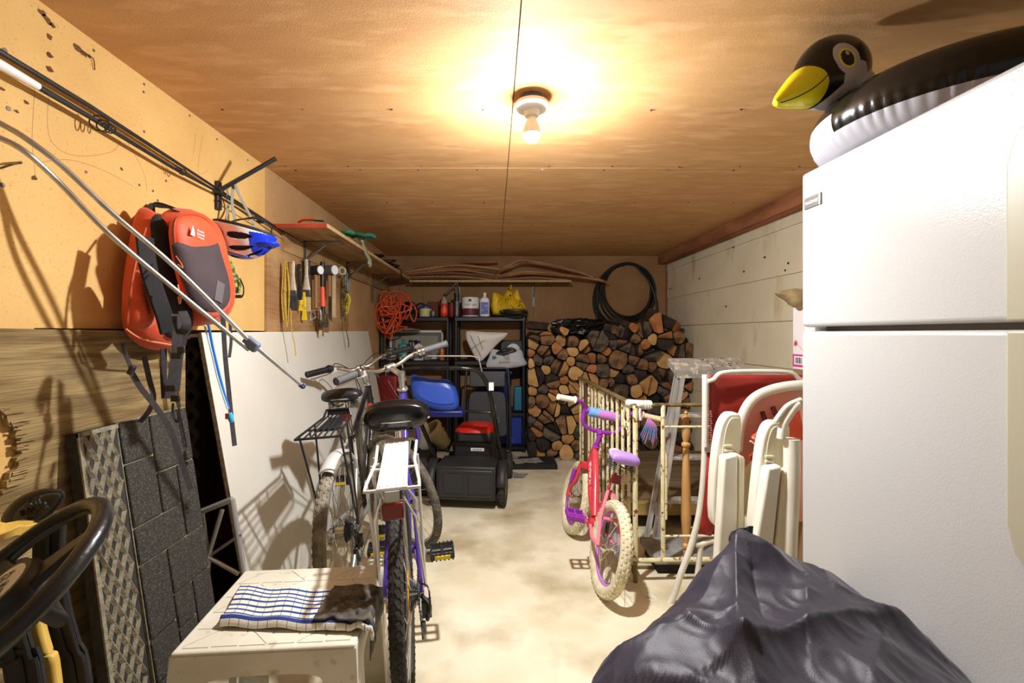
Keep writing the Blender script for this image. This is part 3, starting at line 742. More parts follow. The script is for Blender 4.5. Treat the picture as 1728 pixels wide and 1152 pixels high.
adult_bike(dict(pos=(-.655, 2.02, 0), yaw=4, lean=4.0, steer=30, label='black and red mountain bicycle with black wire rear rack, leaning beside the white panel', R=.33, tr=.025, wb=1.04,
    st=.70, ht=.90, sz=.90, sl=.26, sw=.19, sh=.06, frame=M_fblk, frame2=M_silver, forkm=M_fblk, stemm=M_alu, gripm=M_blk,
    tyre=M_gumt2, tyre2=M_gumt2, rim=M_rim, kn=70, kt='x', rise=.06, ext=.085, hb_rise=.045, crank=215, crankm=M_silver, decal='RUSH',
    rack=dict(m=M_blk, pm=M_blk, yn=-.24, zn=.795, yf=.08, zf=.825, wn=.165, wf=.12), fender=mat('silver_fender', S(200, 200, 198), rough=.35)))

# ---------------------------------------------------------------- the child's bike
def kids_bike():
    M_pk = mat('pink_red_paint', S(214, 70, 84), S(206, 56, 68), rough=.25, coat=.5); M_pp = mat('light_pink', S(238, 130, 150), rough=.3)
    M_pu = mat('bright_purple', S(150, 50, 170), rough=.35); M_lil = mat('lilac', S(190, 120, 210), rough=.35)
    M_wt = mat('white_tyre', S(226, 218, 190), S(200, 188, 150), sc_=20, rough=.8); M_wh = M_whpure
    M_lit = mat('lilac_vinyl', S(176, 140, 220), S(240, 236, 246), sc_=8, lo=.5, hi=.54, rough=.4); M_cr = mat('cream_grip', S(224, 212, 160), rough=.6)
    M_bd = mat('blue_pink_band', S(120, 170, 230), S(206, 130, 205), sc_=12, lo=.46, hi=.54, rough=.5)
    M0 = T(.487, 2.11, 0) @ RZ(3.5) @ RY(13.5)
    root = thing('childrens_bicycle', "pink and purple child's bicycle with white tyres leaning on the iron railing", 'bicycle', M=M0)
    Rr, tr = .212, .026; ra = V(0, 0, Rr); fa = V(0, .655, Rr); bb = V(0, .25, .22); st = V(0, .15, .46)
    hb = V(0, .535, .47); ht = V(0, .505, .57); ax = (ht - hb).normalized()
    Ms = T(hb) @ Matrix.Rotation(R(2), 4, ax) @ T(-hb)
    b = MB(); b.tube(catmull([ht - ax * .03, V(0, .40, .42), bb + V(0, .02, .03)], 6), .021, 12); b.tube(catmull([hb, V(0, .42, .33), bb], 6), .017, 12); b.tube([bb, st], .015, 12); b.cyl(hb - ax * .02, ht, .021, n=14)
    b.cyl(bb - V(.035, 0, 0), bb + V(.035, 0, 0), .026, n=14); f = b.build('frame', M_pk, root, local=True)
    b = MB()
    for s in (-1, 1):
        b.tube([st + V(s * .014, -.005, -.03), V(s * .045, .08, .32), ra + V(s * .058, 0, 0)], .0085, 8); b.tube([bb + V(s * .025, 0, 0), V(s * .05, .12, .2), ra + V(s * .058, 0, 0)], .0085, 8)
    b.cyl(V(-.045, .09, .31), V(.045, .09, .31), .009, n=8); b.build('stay', M_pp, f, local=True)
    b = MB(); d = (bb - ht).normalized()
    b.text('FAIRY', .05, axes(V(-.022, .44, .43), V(0, -.62, -.78), V(0, .78, -.62)), .0005); b.build('decal', M_wh, f, local=True)
    wheel(root, 'rear_wheel', ra, Rr, tr, M_wt, M_lil, M_chrome, knobs=44, nsp=20, hubw=.045)
    wheel(root, 'front_wheel', fa, Rr, tr, M_wt, M_pu, M_chrome, M=Ms, knobs=44, nsp=20, hubw=.045)
    b = MB(); cr = hb - ax * .035; b.box(-.055, .055, -.02, .02, -.012, .02, T(cr))
    for s in (-1, 1): b.tube(catmull([cr + V(s * .05, 0, .005), cr + V(s * .052, .03, -.1), fa + V(s * .05, -.01, .06), fa + V(s * .05, 0, 0)], 5), .0135, 10)
    b.xf(Ms); fk = b.build('fork', M_pk, root, local=True)
    b = MB(); b.tube([fa + V(-.05, -.017, .17), fa + V(-.05, -.012, .10)], .0142, 10); b.xf(Ms); b.build('fork_band', M_pu, fk, local=True)
    c = ht + ax * .08 + V(0, .03, .01)
    b = MB(); b.cyl(ht, ht + ax * .075, .014, n=12); b.cyl(ht + ax * .07, c, .015, n=12); b.torus(ht, ax, .018, .006, 16, 6); b.xf(Ms); b.build('stem', M_pu, root, local=True)
    b = MB(); hw = .285
    hp = [c + V(s * x, y, z) for s, x, y, z in ((-1, hw, -.09, .150), (-1, .17, -.055, .15), (-1, .125, -.02, .11), (-1, .11, -.01, .03), (-1, .05, 0, 0), (1, .05, 0, 0), (1, .11, -.01, .03), (1, .125, -.02, .11), (1, .17, -.055, .15), (1, hw, -.09, .155))]
    b.tube(catmull(hp, 6), .0115, 10); b.xf(Ms); hbar = b.build('handlebar', M_pu, root, local=True)
    b = MB(); b.cyl(c + V(-.115, -.02, .1), c + V(.115, -.02, .1), .01, n=10); b.xf(Ms); b.build('crossbar', M_pu, hbar, local=True)
    b = MB(); b.cyl(c + V(-.095, -.02, .1), c + V(.095, -.02, .1), .027, n=18); b.xf(Ms); b.build('bar_pad', M_bd, root, local=True)
    for s in (-1, 1):
        e = c + V(s * hw, -.09, .150); i0 = c + V(s * .17, -.055, .15); dr = (e - i0).normalized(); e = e + dr * .02
        b = MB(); b.cyl(e - dr * .105, e, .016, n=14); b.torus(e - dr * .105, dr, .017, .005, 14, 6); b.torus(e, dr, .012, .006, 14, 6); b.xf(Ms); b.build('grip', M_cr if s > 0 else mat('ivory_grip', S(238, 232, 205), rough=.6), root, local=True)
    sp = st + V(0, -.02, .13)
    b = MB().cyl(st - V(0, 0, .02), sp, .0125, n=12); b.build('seat_post', M_chrome, root, local=True)
    o = saddle(root, sp + V(0, .0, .02), .23, .15, .055, M_lit)
    b = MB().cbox(st + V(0, -.035, .04), (.05, .012, .045)); b.cyl(st + V(0, -.03, .04), st + V(0, 0, .04), .012, n=8); b.build('rear_reflector', M_refl, root, local=True, bevel=.006)
    b = MB(); b.lathe([(.055, 0), (.057, .002), (.055, .004), (.03, .005)], bb + V(.04, 0, 0), (1, 0, 0), 30); b.build('chainring', M_steel, root, local=True)
    pl = [(.05 + .0, 0)]
    outl = [(math.cos(a) * .068 + .25, math.sin(a) * .068 + .22) for a in [R(x) for x in range(-80, 90, 12)]] + [(math.cos(a) * .045, math.sin(a) * .045 + Rr) for a in [R(x) for x in range(95, 270, 15)]]
    MB().prism(outl, .012, Matrix(((0, 0, 1, .048), (1, 0, 0, 0), (0, 1, 0, 0), (0, 0, 0, 1)))).build('chain_guard', mat('chain_guard_grey', S(170, 176, 186), rough=.4), root, local=True, bevel=.003)
    for s, a in ((1, -30), (-1, 150)):
        e = bb + V(s * .085, math.cos(R(a)) * .11, math.sin(R(a)) * .11)
        MB().tube([bb + V(s * .045, 0, 0), bb + V(s * .065, 0, 0).lerp(e - bb, .3) if False else bb + V(s * .07, math.cos(R(a)) * .02, math.sin(R(a)) * .02), e], .0085, 8).build('crank_arm', M_pp if s < 0 else M_chrome, root, local=True)
        pedal(root, e + V(s * .06, 0, 0), s, M_pu, s=.95, tilt=12)
    # streamers at the right grip
    b = MB(); e = c + V(hw, -.09, .155)
    for i in range(9):
        b.ribbon([e + V(-.06, .0, -.01), e + V(-.07 + .008 * i, -.01, -.05), e + V(-.08 + .012 * i, .0 + .004 * (i % 3), -.12 - .012 * (i % 4))], .005, (0, -1, 0), .001)
    b.xf(Ms); b.build('streamers', M_bd, root, local=True)
kids_bike()
# ================================================================ left side
random.seed(11)
# white panel leaning on the left wall
b = MB()
a0, a1 = V(-1.158, 1.80, 1.205), V(-.945, 1.80, .012)
nn = (a0 - a1).cross(V(0, 1, 0)).normalized()
b.add([a1, a0, a0 + V(0, 2.38, .02), a1 + V(.0, 2.38, 0), a1 - nn * .016 * -1, a0 + nn * .016, a0 + nn * .016 + V(0, 2.38, .02), a1 + nn * .016 + V(0, 2.38, 0)], [(0, 1, 2, 3), (7, 6, 5, 4), (0, 4, 5, 1), (1, 5, 6, 2), (2, 6, 7, 3), (3, 7, 4, 0)])
t = thing('melamine_panel', 'large white melamine panel leaning against the left wall behind the bicycles', 'panel', (-1.05, 3.0, 0))
b.build('panel', mat('melamine_white', S(226, 223, 212), S(216, 212, 198), sc_=2, rough=.5), t)
b = MB()
b.add([a1 - V(0, .002, 0), a0 - V(0, .002, 0), a0 + nn * .016 - V(0, .002, 0), a1 + nn * .016 - V(0, .002, 0), a1, a0, a0 + nn * .016, a1 + nn * .016], [(0, 1, 2, 3), (7, 6, 5, 4), (0, 4, 5, 1), (1, 5, 6, 2), (2, 6, 7, 3), (3, 7, 4, 0)])
b.build('raw_edge', mat('chipboard_edge', S(150, 128, 96), S(110, 90, 62), sc_=60, rough=.9), t)

# lattice strip and folded metal table legs in the gap
M_lat = mat('lattice_wood', S(120, 104, 78), S(90, 76, 54), sc_=10, rough=.8)
b = MB()
for k in range(8):
    z = .78 + k * .085 - .1
    for s in (1, -1):
        b.box(-.12, .12, -.004, .004, -.011, .011, T(XL - .09 + .004 * s, 1.85, z) @ RZ(90) @ RY(45 * s))
one(b, 'lattice', M_lat, 'strip of wooden lattice in the dark gap left of the white panel', 'lattice')
b = MB()
q = lambda px, py, Y=1.72: P(px, py, Y)
b.tube([q(342, 862), q(392, 842)], .011, 10); b.tube([q(352, 938), q(375, 860)], .008, 10); b.tube([q(350, 940), q(408, 900)], .006, 8); b.tube([q(352, 940), q(402, 968)], .008, 10); b.tube([q(352, 938), q(345, 1010)], .011, 10); b.tube([q(392, 842), q(425, 1050)], .010, 8)
b.tube([q(342, 862), q(352, 938)], .006, 8)
t1 = one(b, 'folding_table_legs', M_silver, 'folded grey metal table legs in the gap between the rubber tiles and the white panel', 'table legs')

# ---- rubber tiles
M_rub = mat('crumb_rubber', S(54, 52, 47), S(98, 94, 82), sc_=150, rough=.95, bump=.6, bs=260, lo=.48, hi=.72, c3=S(150, 146, 130), s3=420, l3=.68, h3=.72)
M_rubt = mat('dusty_rubber', S(160, 152, 128), S(126, 118, 98), sc_=70, rough=.95, bump=.4, bs=200)
M_pit = mat('rubber_pit', S(44, 43, 41), S(60, 58, 54), sc_=60, rough=.95)
def leanM(y0, x_top, ztop, x_bot):
    up = V(x_top - x_bot, 0, ztop).normalized()
    return axes((x_bot, y0, 0), (0, 1, 0), up)        # x = along Y, y = up the slope, z = towards the room (+X)?
W1, L1 = .30, .945
Mt = leanM(1.358, -1.125, .935, -.985)
if (Mt.to_3x3() @ V(0, 0, 1)).x < 0: Mt = Mt @ Matrix.Diagonal((1, 1, -1, 1))
t = thing('rubber_paver_tile', 'black rubber floor tile with brick pattern leaning on the left wall', 'rubber tile', (-1.0, 1.5, 0))
b = MB().box(0, W1, 0, L1, -.028, -.004, Mt); b.build('slab', M_rubt, t)
bl = [(0, .865, .4, 1), (.4, .80, 1, 1), (0, .66, .4, .865), (.4, .66, .7, .80), (.7, .56, 1, .80), (0, .54, .7, .66),
      (0, .30, .38, .54), (.38, .40, 1, .56), (.38, .28, .68, .40), (.68, .22, 1, .40), (0, .16, .68, .28) , (0, 0, .38, .16), (.38, .06, 1, .16)]
bl = [(0, .865, .4, 1), (.4, .80, 1, 1), (0, .66, .4, .865), (.4, .66, .7, .80), (.7, .54, 1, .80), (0, .54, .7, .66),
      (0, .30, .38, .54), (.38, .38, 1, .54), (.38, .26, .68, .38), (.68, .16, 1, .38), (0, .16, .38, .30), (.38, .16, .68, .26), (0, 0, .38, .16), (.38, 0, 1, .16)]
for (u0, v0, u1, v1) in bl:
    
    b = MB().box(u0 * W1 + .0035, u1 * W1 - .0035, v0 * L1 + .003, v1 * L1 - .003, -.006, .004, Mt); b.build('brick_relief', M_rub, t, bevel=.0035)
Mt2 = leanM(1.222, -1.122, .93, -1.0)
if (Mt2.to_3x3() @ V(0, 0, 1)).x < 0: Mt2 = Mt2 @ Matrix.Diagonal((1, 1, -1, 1))
t = thing('rubber_tile_underside', 'rubber floor tile showing its diamond grid underside, behind the brick patterned one', 'rubber tile', (-1.05, 1.4, 0))
W2, L2 = .131, .94
b = MB().box(0, W2, 0, L2, -.03, -.001, Mt2); b.build('slab', M_pit, t)
b = MB(); dd = .034
for s in (1, -1):
    for k in range(-30, 45):
        x0 = k * dd; slope = .42 * s
        # clip line x = x0 + y*slope inside the slab
        pts = []
        for i in range(61):
            y = .012 + (L2 - .024) * i / 60; x = x0 + y * slope
            if .010 < x < .122: pts.append((x, y))
        if len(pts) > 1:
            (xa, ya), (xb, yb) = pts[0], pts[-1]
            b.tube([Mt2 @ V(xa, ya, .0), Mt2 @ V(xb, yb, .0)], .0078, 4)
b.box(0, .012, 0, L2, -.002, .004, Mt2); b.box(0, W2, L2 - .012, L2, -.002, .004, Mt2); b.box(0, W2, 0, .012, -.002, .004, Mt2)
b.build('diamond_grid', M_rubt, t)

# ---- snow sled with steering wheel
M_sy = mat('sled_yellow', S(226, 190, 92), S(206, 168, 76), sc_=14, rough=.5)
t = thing('snow_sled', 'black and yellow snow sled with a steering wheel standing on end at the left edge', 'sled', (-.95, .85, 0))
cw = P(8, 1000, .74); u_ = V(.87, -.02, .48).normalized(); v_ = V(-.24, .87, .42).normalized(); v_ = (v_ - u_ * v_.dot(u_)).normalized(); n_ = u_.cross(v_)
b = MB().torus(cw, n_, .158, .0155, 72, 14); sw_ = b.build('steering_wheel', mat('wheel_rubber', S(22, 22, 23), S(30, 30, 31), sc_=20, rough=.33, bump=.1, bs=80), t)
Mw = Matrix.Identity(4)
for i in range(3):
    Mw[i][0] = u_[i]; Mw[i][1] = v_[i]; Mw[i][2] = n_[i]; Mw[i][3] = cw[i]
b = MB()
for a in (14, 134, 254):
    A = Mw @ RZ(a)
    b.add([A @ V(*p) for p in ((.03, -.032, -.018), (.03, .032, -.018), (.152, .016, -.004), (.152, -.016, -.004), (.03, -.028, -.002), (.03, .028, -.002), (.152, .012, .006), (.152, -.012, .006))], [(3, 2, 1, 0), (4, 5, 6, 7), (0, 1, 5, 4), (1, 2, 6, 5), (2, 3, 7, 6), (3, 0, 4, 7)])
b.build('spoke', M_blk, sw_, bevel=.003)
b = MB().lathe([(.046, -.03), (.056, -.022), (.056, .004), (.050, .012), (.044, .012)], (0, 0, 0), (0, 0, 1), 40, M=Mw); b.build('hub', M_blk, sw_)
b = MB().lathe([(.042, .011), (.042, .0135), (.0, .0136)], (0, 0, 0), (0, 0, 1), 36, M=Mw); em = b.build('emblem', M_whpure, sw_)
sg = 1 if (Mw.to_3x3() @ V(0, 0, 1)).y < 0 else -1
b = MB()
vn = n_ if n_.y < 0 else -n_
tx = V(.95, 0, .30); 
for tx_, sz, dz in (('GT', .022, .018), ('Snow', .020, .002), ('RACER', .017, -.014)):
    base = cw + vn * .015 if sg > 0 else cw + vn * .03
    xx = (tx - vn * tx.dot(vn)).normalized(); yy = vn.cross(xx)
    b.text(tx_, sz, axes(base + yy * dz, xx, yy), .0003)
b.build('emblem_lettering', M_blk, em)
def strip(pts, w_, nrm, th): return MB().ribbon(pts, w_, nrm, th)
Yr = .93
def col_strip(pl, pr, Y):
    """strip between two pixel edges at one depth, leaning slightly; returns centre points and mean width"""
    L_ = [P(x, y, Y) for x, y in pl]; R_ = [P(x, y, Y) for x, y in pr]
    return [(a + c) / 2 for a, c in zip(L_, R_)], sum((a - c).length for a, c in zip(L_, R_)) / len(L_)
def floor_ext(pts):
    d = (pts[-1] - pts[-2]); k = pts[-1].z / max(1e-3, -d.z); e = pts[-1] + V(d.x * .3, 0, d.z) * k; e.z = max(0.003, e.z); return pts + [e]
for nm, pl, pr, Y, m_ in (('runner', [(66, 905), (72, 960), (78, 1020), (95, 1090), (112, 1152)], [(108, 850), (98, 940), (112, 1030), (130, 1090), (150, 1152)], .96, M_blk),
                          ('runner', [(-25, 940), (-20, 985), (-14, 1050), (5, 1110), (22, 1152)], [(24, 960), (32, 1010), (42, 1060), (56, 1110), (70, 1152)], .88, M_blk)):
    pts, w_ = col_strip(pl, pr, Y); pts = floor_ext(pts)
    o = MB().ribbon(pts, w_, (.15, -1, 0), .008).build(nm, m_, t)
    b = MB()
    for s in (-.5, .5, .0): b.tube([p + V(s * w_, -.006, 0) for p in catmull(pts, 5)], .0042, 6)
    b.build('runner_rib', m_, o)
pts, w_ = col_strip([(34, 975), (36, 1010), (42, 1060), (56, 1110), (70, 1152)], [(62, 975), (64, 1010), (74, 1060), (88, 1110), (100, 1152)], .91)
MB().ribbon(floor_ext(pts), w_, (.1, -1, 0), .02).build('yellow_frame', M_sy, t, bevel=.006)
b = MB().ribbon([P(-60, 905, .9), P(-10, 896, .9), P(24, 893, .93), P(52, 886, .96)], .045, (0, -.6, .8), .02); b.build('yellow_shell', M_sy, t, bevel=.005)
b = MB(); pl = [(P(x, y, 1.0).x, P(x, y, 1.0).z) for x, y in ((2, 880), (14, 855), (40, 834), (75, 824), (104, 828), (109, 840), (96, 858), (75, 878), (55, 886), (25, 892))]
A = Matrix(((1, 0, 0, 0), (0, 0, -1, 1.0), (0, 1, 0, 0), (0, 0, 0, 1)))
b.puff(pl, .012, A, back=.012); pd = b.build('ski_tip', M_blk, t, ang=180)
b = MB(); pl = [(P(x, y, .985).x, P(x, y, .985).z) for x, y in ((18, 878), (30, 858), (55, 840), (84, 833), (99, 836), (88, 855), (66, 874), (48, 882))]
b.puff(pl, .006, Matrix(((1, 0, 0, 0), (0, 0, -1, .99), (0, 1, 0, 0), (0, 0, 0, 1)))); ins = b.build('tip_inset', mat('worn_grey_rubber', S(78, 76, 72), S(60, 58, 54), sc_=20, rough=.6), pd, ang=180)
b = MB(); c_ = P(60, 858, .978)
for tx_, sz, dz in (('GT', .022, .016), ('RACER', .02, 0), ('GT', .018, -.016)):
    b.text(tx_, sz, axes(c_ + V(.2 * dz, -.003, dz), V(.94, 0, .33), V(-.33, 0, .94)), .002)
b.build('tip_lettering', M_blk, ins)
MB().tube([cw - vn * .02, cw - vn * .10 + V(0, 0, .0), P(40, 950, .9), P(48, 1152, .93), V(-.93, .95, .004)], .012, 10).build('steering_column', M_blk, t)

# ---- aluminium twin pole above it all
t = thing('bent_pole_frame', 'pair of bent aluminium tubes clamped together, reaching down across the backpacks', 'aluminium pole', (-.9, 1.0, 1.6))
b = MB()
pa = [V(-1.165, .80, 1.72), P(-60, 180, 1.0), P(0, 208, 1.045), P(50, 238, 1.07), P(110, 285, 1.12), P(190, 360, 1.19), P(300, 455, 1.31), P(424, 578, 1.471)]
pb = [V(-1.165, .78, 1.66), P(-60, 215, .99), P(0, 233, 1.035), P(45, 258, 1.06), P(100, 308, 1.12), P(185, 395, 1.185), P(300, 492, 1.31), P(420, 590, 1.47)]
b.tube(catmull(pa, 6), .0068, 12); tt = b.build('upper_tube', M_alu, t)
MB().tube(catmull(pb, 6), .0068, 12).build('lower_tube', M_alu, t)
MB().tube([P(424, 578, 1.471), P(507, 648, 1.60)], .0068, 12).build('end_tube', M_alu, t)
MB().cbox((0, 0, 0), (.052, .026, .034), T(P(424, 580, 1.47)) @ RY(38)).build('clamp', mat('grey_clamp', S(110, 122, 146), rough=.4), t, bevel=.006)
b = MB(); e_ = P(508, 649, 1.605); b.ell(e_, (.010, .010, .010)); b.torus(e_ + V(.006, 0, -.004), (0, 1, 0), .008, .003, 16, 6); b.build('end_cap', mat('cap_blue', S(60, 80, 120), rough=.4), t)
MB().cbox((0, 0, 0), (.035, .03, .02), T(V(-1.16, .79, 1.69))).build('wall_clip', M_steel, t)

# ---- fishing rods on pegs
XW = XL + .012
def wp(px, py, off=.02): q = PX(px, py, XL + off); return q
t = thing('fishing_rod', 'black fishing rod, upper one of the two along the left wall', 'fishing rod', wp(200, 200))
b = MB().tube([wp(-40, 60), wp(0, 87), wp(150, 178), wp(372, 322), wp(470, 385), wp(520, 415)], [.008, .007, .0065, .005, .003, .002], 8); b.build('blank', M_blk, t)
t2 = thing('fishing_rod', 'black fishing rod with a white grip and wire guides, lower one along the left wall', 'fishing rod', wp(200, 230))
b = MB().tube([wp(64, 146, .035), wp(150, 196, .035), wp(290, 282, .035), wp(372, 326, .03), wp(480, 393, .02)], [.0085, .0075, .006, .005, .0025], 8); b.build('blank', M_blk, t2)
b = MB().tube([wp(-50, 82, .035), wp(0, 109, .035), wp(64, 146, .035)], [.013, .012, .0095], 12); b.build('rod_grip', M_whpure, t2)
for px, py, r_ in ((176, 213, .017), (168, 208, .022), (186, 218, .012), (308, 290, .011), (302, 287, .008), (433, 366, .005), (392, 342, .006)):
    c_ = wp(px, py, .05); b = MB().torus(c_, (.55, -.8, .1), r_, .0018, 24, 6); b.tube([c_ + V(0, 0, r_), wp(px - 12, py - 12, .036)], .0015, 5); b.build('line_guide', M_blk, t2)
t = thing('fishing_rod', 'thin tip of a fishing rod with small guides beyond the wall hook', 'fishing rod', wp(430, 370))
b = MB().tube([wp(376, 335, .045), wp(478, 405, .03)], [.0035, .0015], 6); b.build('blank', M_blk, t)

# ---- wall hook, bobber, helmet
hk = wp(368, 318, .0); t = thing('steel_hook', 'long black steel hook sticking out of the left wall, holding the helmet', 'hook', hk)
tip = P(466, 267, 1.96); root_ = P(374, 319, 1.90)
MB().tube([root_, tip], .0105, 4).build('arm', M_blk, t, bevel=.002)
MB().cbox((0, 0, 0), (.012, .03, .12), T(wp(369, 330, .01))).build('mounting_plate', M_blk, t, bevel=.003)
MB().tube([wp(369, 316, .01), root_, root_ + V(0, -.01, -.02)], .009, 8).build('brace', M_blk, t)
b = MB().ell(P(365, 362, 2.0), (.0155, .0155, .0155), n=20, m=14)
for i, f in enumerate(b.f):
    b.m[i] = 0 if sum(b.v[k].z for k in f) / len(f) > P(365, 362, 2.0).z + .001 else 1
b.mi(0).tube([P(365, 355, 2.0), P(366, 335, 2.02)], .0009, 5)
one(b, 'fishing_bobber', [M_red, M_whpure], 'small red and white fishing bobber hanging above the backpack', 'bobber')

t = thing('bicycle_helmet', 'white, black and blue bicycle helmet hanging by its straps from the wall hook', 'helmet', P(412, 405, 1.9))
Mh = T(P(413, 384, 1.77)) @ Matrix.Scale(.96, 4) @ RY(14) @ RZ(-8)
def dome(th0, th1, ph0, ph1, rx, ry, rz, n=24, m=10, sc2=1.0, dome_=True):
    vs = []
    for j in range(m + 1):
        for i in range(n + 1):
            a = th0 + (th1 - th0) * i / n; p = ph0 + (ph1 - ph0) * j / m
            vs.append(V(math.cos(a) * math.cos(p) * rx, math.sin(a) * math.cos(p) * ry, -math.sin(p) * rz))
    fs = [(j * (n + 1) + i, j * (n + 1) + i + 1, (j + 1) * (n + 1) + i + 1, (j + 1) * (n + 1) + i) for j in range(m) for i in range(n)]
    return vs, fs
b = MB(); b.add(*dome(0, 2 * PI, 0, PI / 2, .118, .088, .112, 40, 12)); b.xf(Mh); b.build('liner', mat('black_foam', S(26, 26, 28), rough=.85), t, solid=.012)
b = MB(); vs, fs = dome(0, 2 * PI, R(4), R(88), .130, .098, .125, 220, 90)
vent = []
for f in fs:
    c_ = sum((vs[i] for i in f), V(0, 0, 0)) / 4; a = math.atan2(c_.y / .098, c_.x / .13); p = math.asin(min(1, -c_.z / .125))
    lon = c_.x / .13; bandc = c_.y / .098 / max(.05, math.cos(math.asin(max(-1, min(1, lon)))))
    y_ = math.degrees(math.atan2(c_.y / .098, -c_.z / .125))     # angle around the long axis
    hit = False
    for yc in (-68, -41, -14, 14, 41, 68):
        for xc, xl in ((-.48, .40), (.36, .34)) if abs(yc) > 20 else ((-.30, .55), (.62, .22)):
            if ((y_ - yc) / 7) ** 2 + ((lon - xc) / xl) ** 2 < 1: hit = True
    if not hit: vent.append(f)
b.add(vs, vent)
for i, f in enumerate(b.f):
    c_ = sum((b.v[k] for k in f), V(0, 0, 0)) / len(f); y_ = math.degrees(math.atan2(c_.y / .098, -c_.z / .125))
    b.m[i] = 1 if (c_.x > .082 and abs(y_) < 80 or (c_.z < -.108 and c_.x > -.02)) else 0
b.xf(Mh); b.build('shell', [M_whpure, mat('helmet_blue', S(24, 56, 205), rough=.25), M_blk], t, solid=.006)
b = MB(); b.add([V(.10, -.05, -.055), V(.10, .05, -.055), V(.15, .03, -.035), V(.158, 0, -.03), V(.15, -.03, -.035)], [(0, 1, 2, 3, 4)]); b.xf(Mh); b.build('visor', mat('helmet_visor_blue', S(30, 60, 215), rough=.25), t, solid=.004)
b = MB(); b.torus((0, 0, 0), (0, 0, 1), .112, .006, 40, 8, flat=(1, .8)); b.xf(Mh @ Matrix.Diagonal((1, .74, 1, 1))); b.build('rim', M_blk, t)
def sw(pts, w_, nm='strap', m=None, n=(1, -.8, 0), par=None): return MB().ribbon(pts, w_, n, .0018).build(nm, m or M_strap, par or t)
M_gst = mat('grey_webbing', S(150, 146, 132), rough=.9)
hkp = P(378, 318, 2.05)
sw([P(410, 410, 1.84), P(398, 375, 1.9), P(392, 345, 1.93), P(393, 318, 1.95), P(396, 309, 1.93)], .012, m=M_gst); sw([P(436, 395, 1.95), P(420, 360, 1.98), P(405, 332, 1.98), P(396, 309, 1.93)], .012, m=M_gst)
sw([P(380, 378, 1.9), P(385, 350, 1.98), P(383, 316, 1.91)], .010, m=M_gst)
b = MB(); b.tube(catmull([P(385, 376, 1.88), P(405, 370, 1.83), P(440, 370, 1.85), P(458, 385, 1.9), P(455, 400, 1.92)], 6), .003, 6); b.tube(catmull([P(400, 372, 1.88), P(430, 366, 1.9), P(450, 372, 1.95)], 6), .002, 6); b.ell(P(440, 373, 1.88), (.018, .012, .010)); b.build('fit_dial', M_blk, t)

# ---- backpacks
M_or = mat('orange_nylon', S(224, 84, 34), S(206, 70, 24), sc_=7, rough=.6, bump=.35, bs=14, sheen=.2)
M_dm = mat('dark_mesh_panel', S(72, 58, 62), S(58, 47, 50), sc_=6, rough=.8, bump=.2, bs=200)
M_bk = mat('black_pack_fabric', S(34, 32, 33), S(26, 25, 26), sc_=20, rough=.85)
def planeM(X, Y0, tilt=0, yaw=0):
    """frame whose x runs along +Y (away), y up, z towards the room"""
    return T(X, 0, 0) @ T(0, Y0, 0) @ RZ(yaw) @ T(0, -Y0, 0) @ Matrix(((0, 0, 1, 0), (1, 0, 0, 0), (0, 1, 0, 0), (0, 0, 0, 1)))
def yz(pts, X, Xr=None):
    a = min(p[0] for p in pts); c = max(p[0] for p in pts); Xr = X if Xr is None else Xr
    r = [PX(px, py, X + (Xr - X) * (px - a) / (c - a)) for px, py in pts]
    return [(q.y, q.z) for q in r]
# right-hand pack, front panel facing the room
t = thing('backpack', 'orange backpack with dark front panel, right one of the pair on the left wall', 'backpack', (-1.1, 1.5, 1.15))
body = yz([(262, 372), (290, 352), (330, 355), (365, 380), (378, 430), (394, 480), (398, 520), (384, 544), (352, 550), (322, 546), (303, 520), (288, 462), (270, 415)], -1.11, -1.02)
b = MB().puff(body, .10, planeM(-1.09, 1.5), n=9, p=5, back=.05, nz=.012, nsc=9); b.build('body', M_or, t, ang=180)
fr = yz([(292, 372), (318, 362), (345, 368), (360, 385), (372, 425), (390, 470), (394, 508), (378, 530), (350, 532), (322, 512), (305, 470), (292, 415)], -.985, -.965)
b = MB().puff(fr, .03, planeM(-.985, 1.5), n=12, p=5, back=.03, nz=.004, nsc=12); fp = b.build('front_pocket', M_or, t, ang=180)
dk = yz([(294, 410), (312, 408), (340, 406), (366, 404), (374, 425), (389, 470), (392, 506), (377, 526), (352, 528), (325, 510), (309, 470), (296, 430)], -.975, -.96)
b = MB().puff(dk, .032, planeM(-.981, 1.5), n=10, p=6, back=.0, nz=.003, nsc=12, sm=4); b.build('dark_panel', M_dm, fp, ang=180)
b = MB(); b.tube(catmull([V(-.978, y, z) for y, z in fr], 5, True), .003, 6, closed=True); b.build('piping', mat('orange_dark', S(170, 60, 22), rough=.6), fp)
c_ = P(326, 391, 1.375); xx = (P(345, 393, 1.43) - P(315, 391, 1.35)); xx = V(.22, 1, -.05).normalized(); nrm = V(1, -.25, .12)
yy = V(0, 0, 1)
lg = MB(); A = axes(V(-.951, 1.458, PX(327, 391, -.951).z), (0, 1, -.03), (0, 0, 1))
lg.prism([(-.034, -.014), (-.012, -.014), (-.016, .004), (-.019, .008), (-.023, .018), (-.027, .006), (-.030, .0)], .0012, A)
for tx_, dz in (('Mountain', .009), ('Equipment', -.001), ('Company', -.011)): lg.text(tx_, .0115, A @ T(.016, dz, .0008), .0003, .78)
lg.build('logo', M_whpure, fp)
b = MB(); A = axes(PX(370, 492, -.948), (0, 1, -.25), (0, .25, 1)); b.box(-.022, .022, -.035, .035, 0, .002, A @ T(0, 0, .0)); b.build('patch', mat('grey_patch', S(98, 92, 94), rough=.6), fp)
MB().tube(catmull([V(-1.165, 1.56, 1.60), P(262, 343, 1.56), P(300, 354, 1.56)], 6), .005, 8).build('haul_loop', M_bk, t)
b = MB()
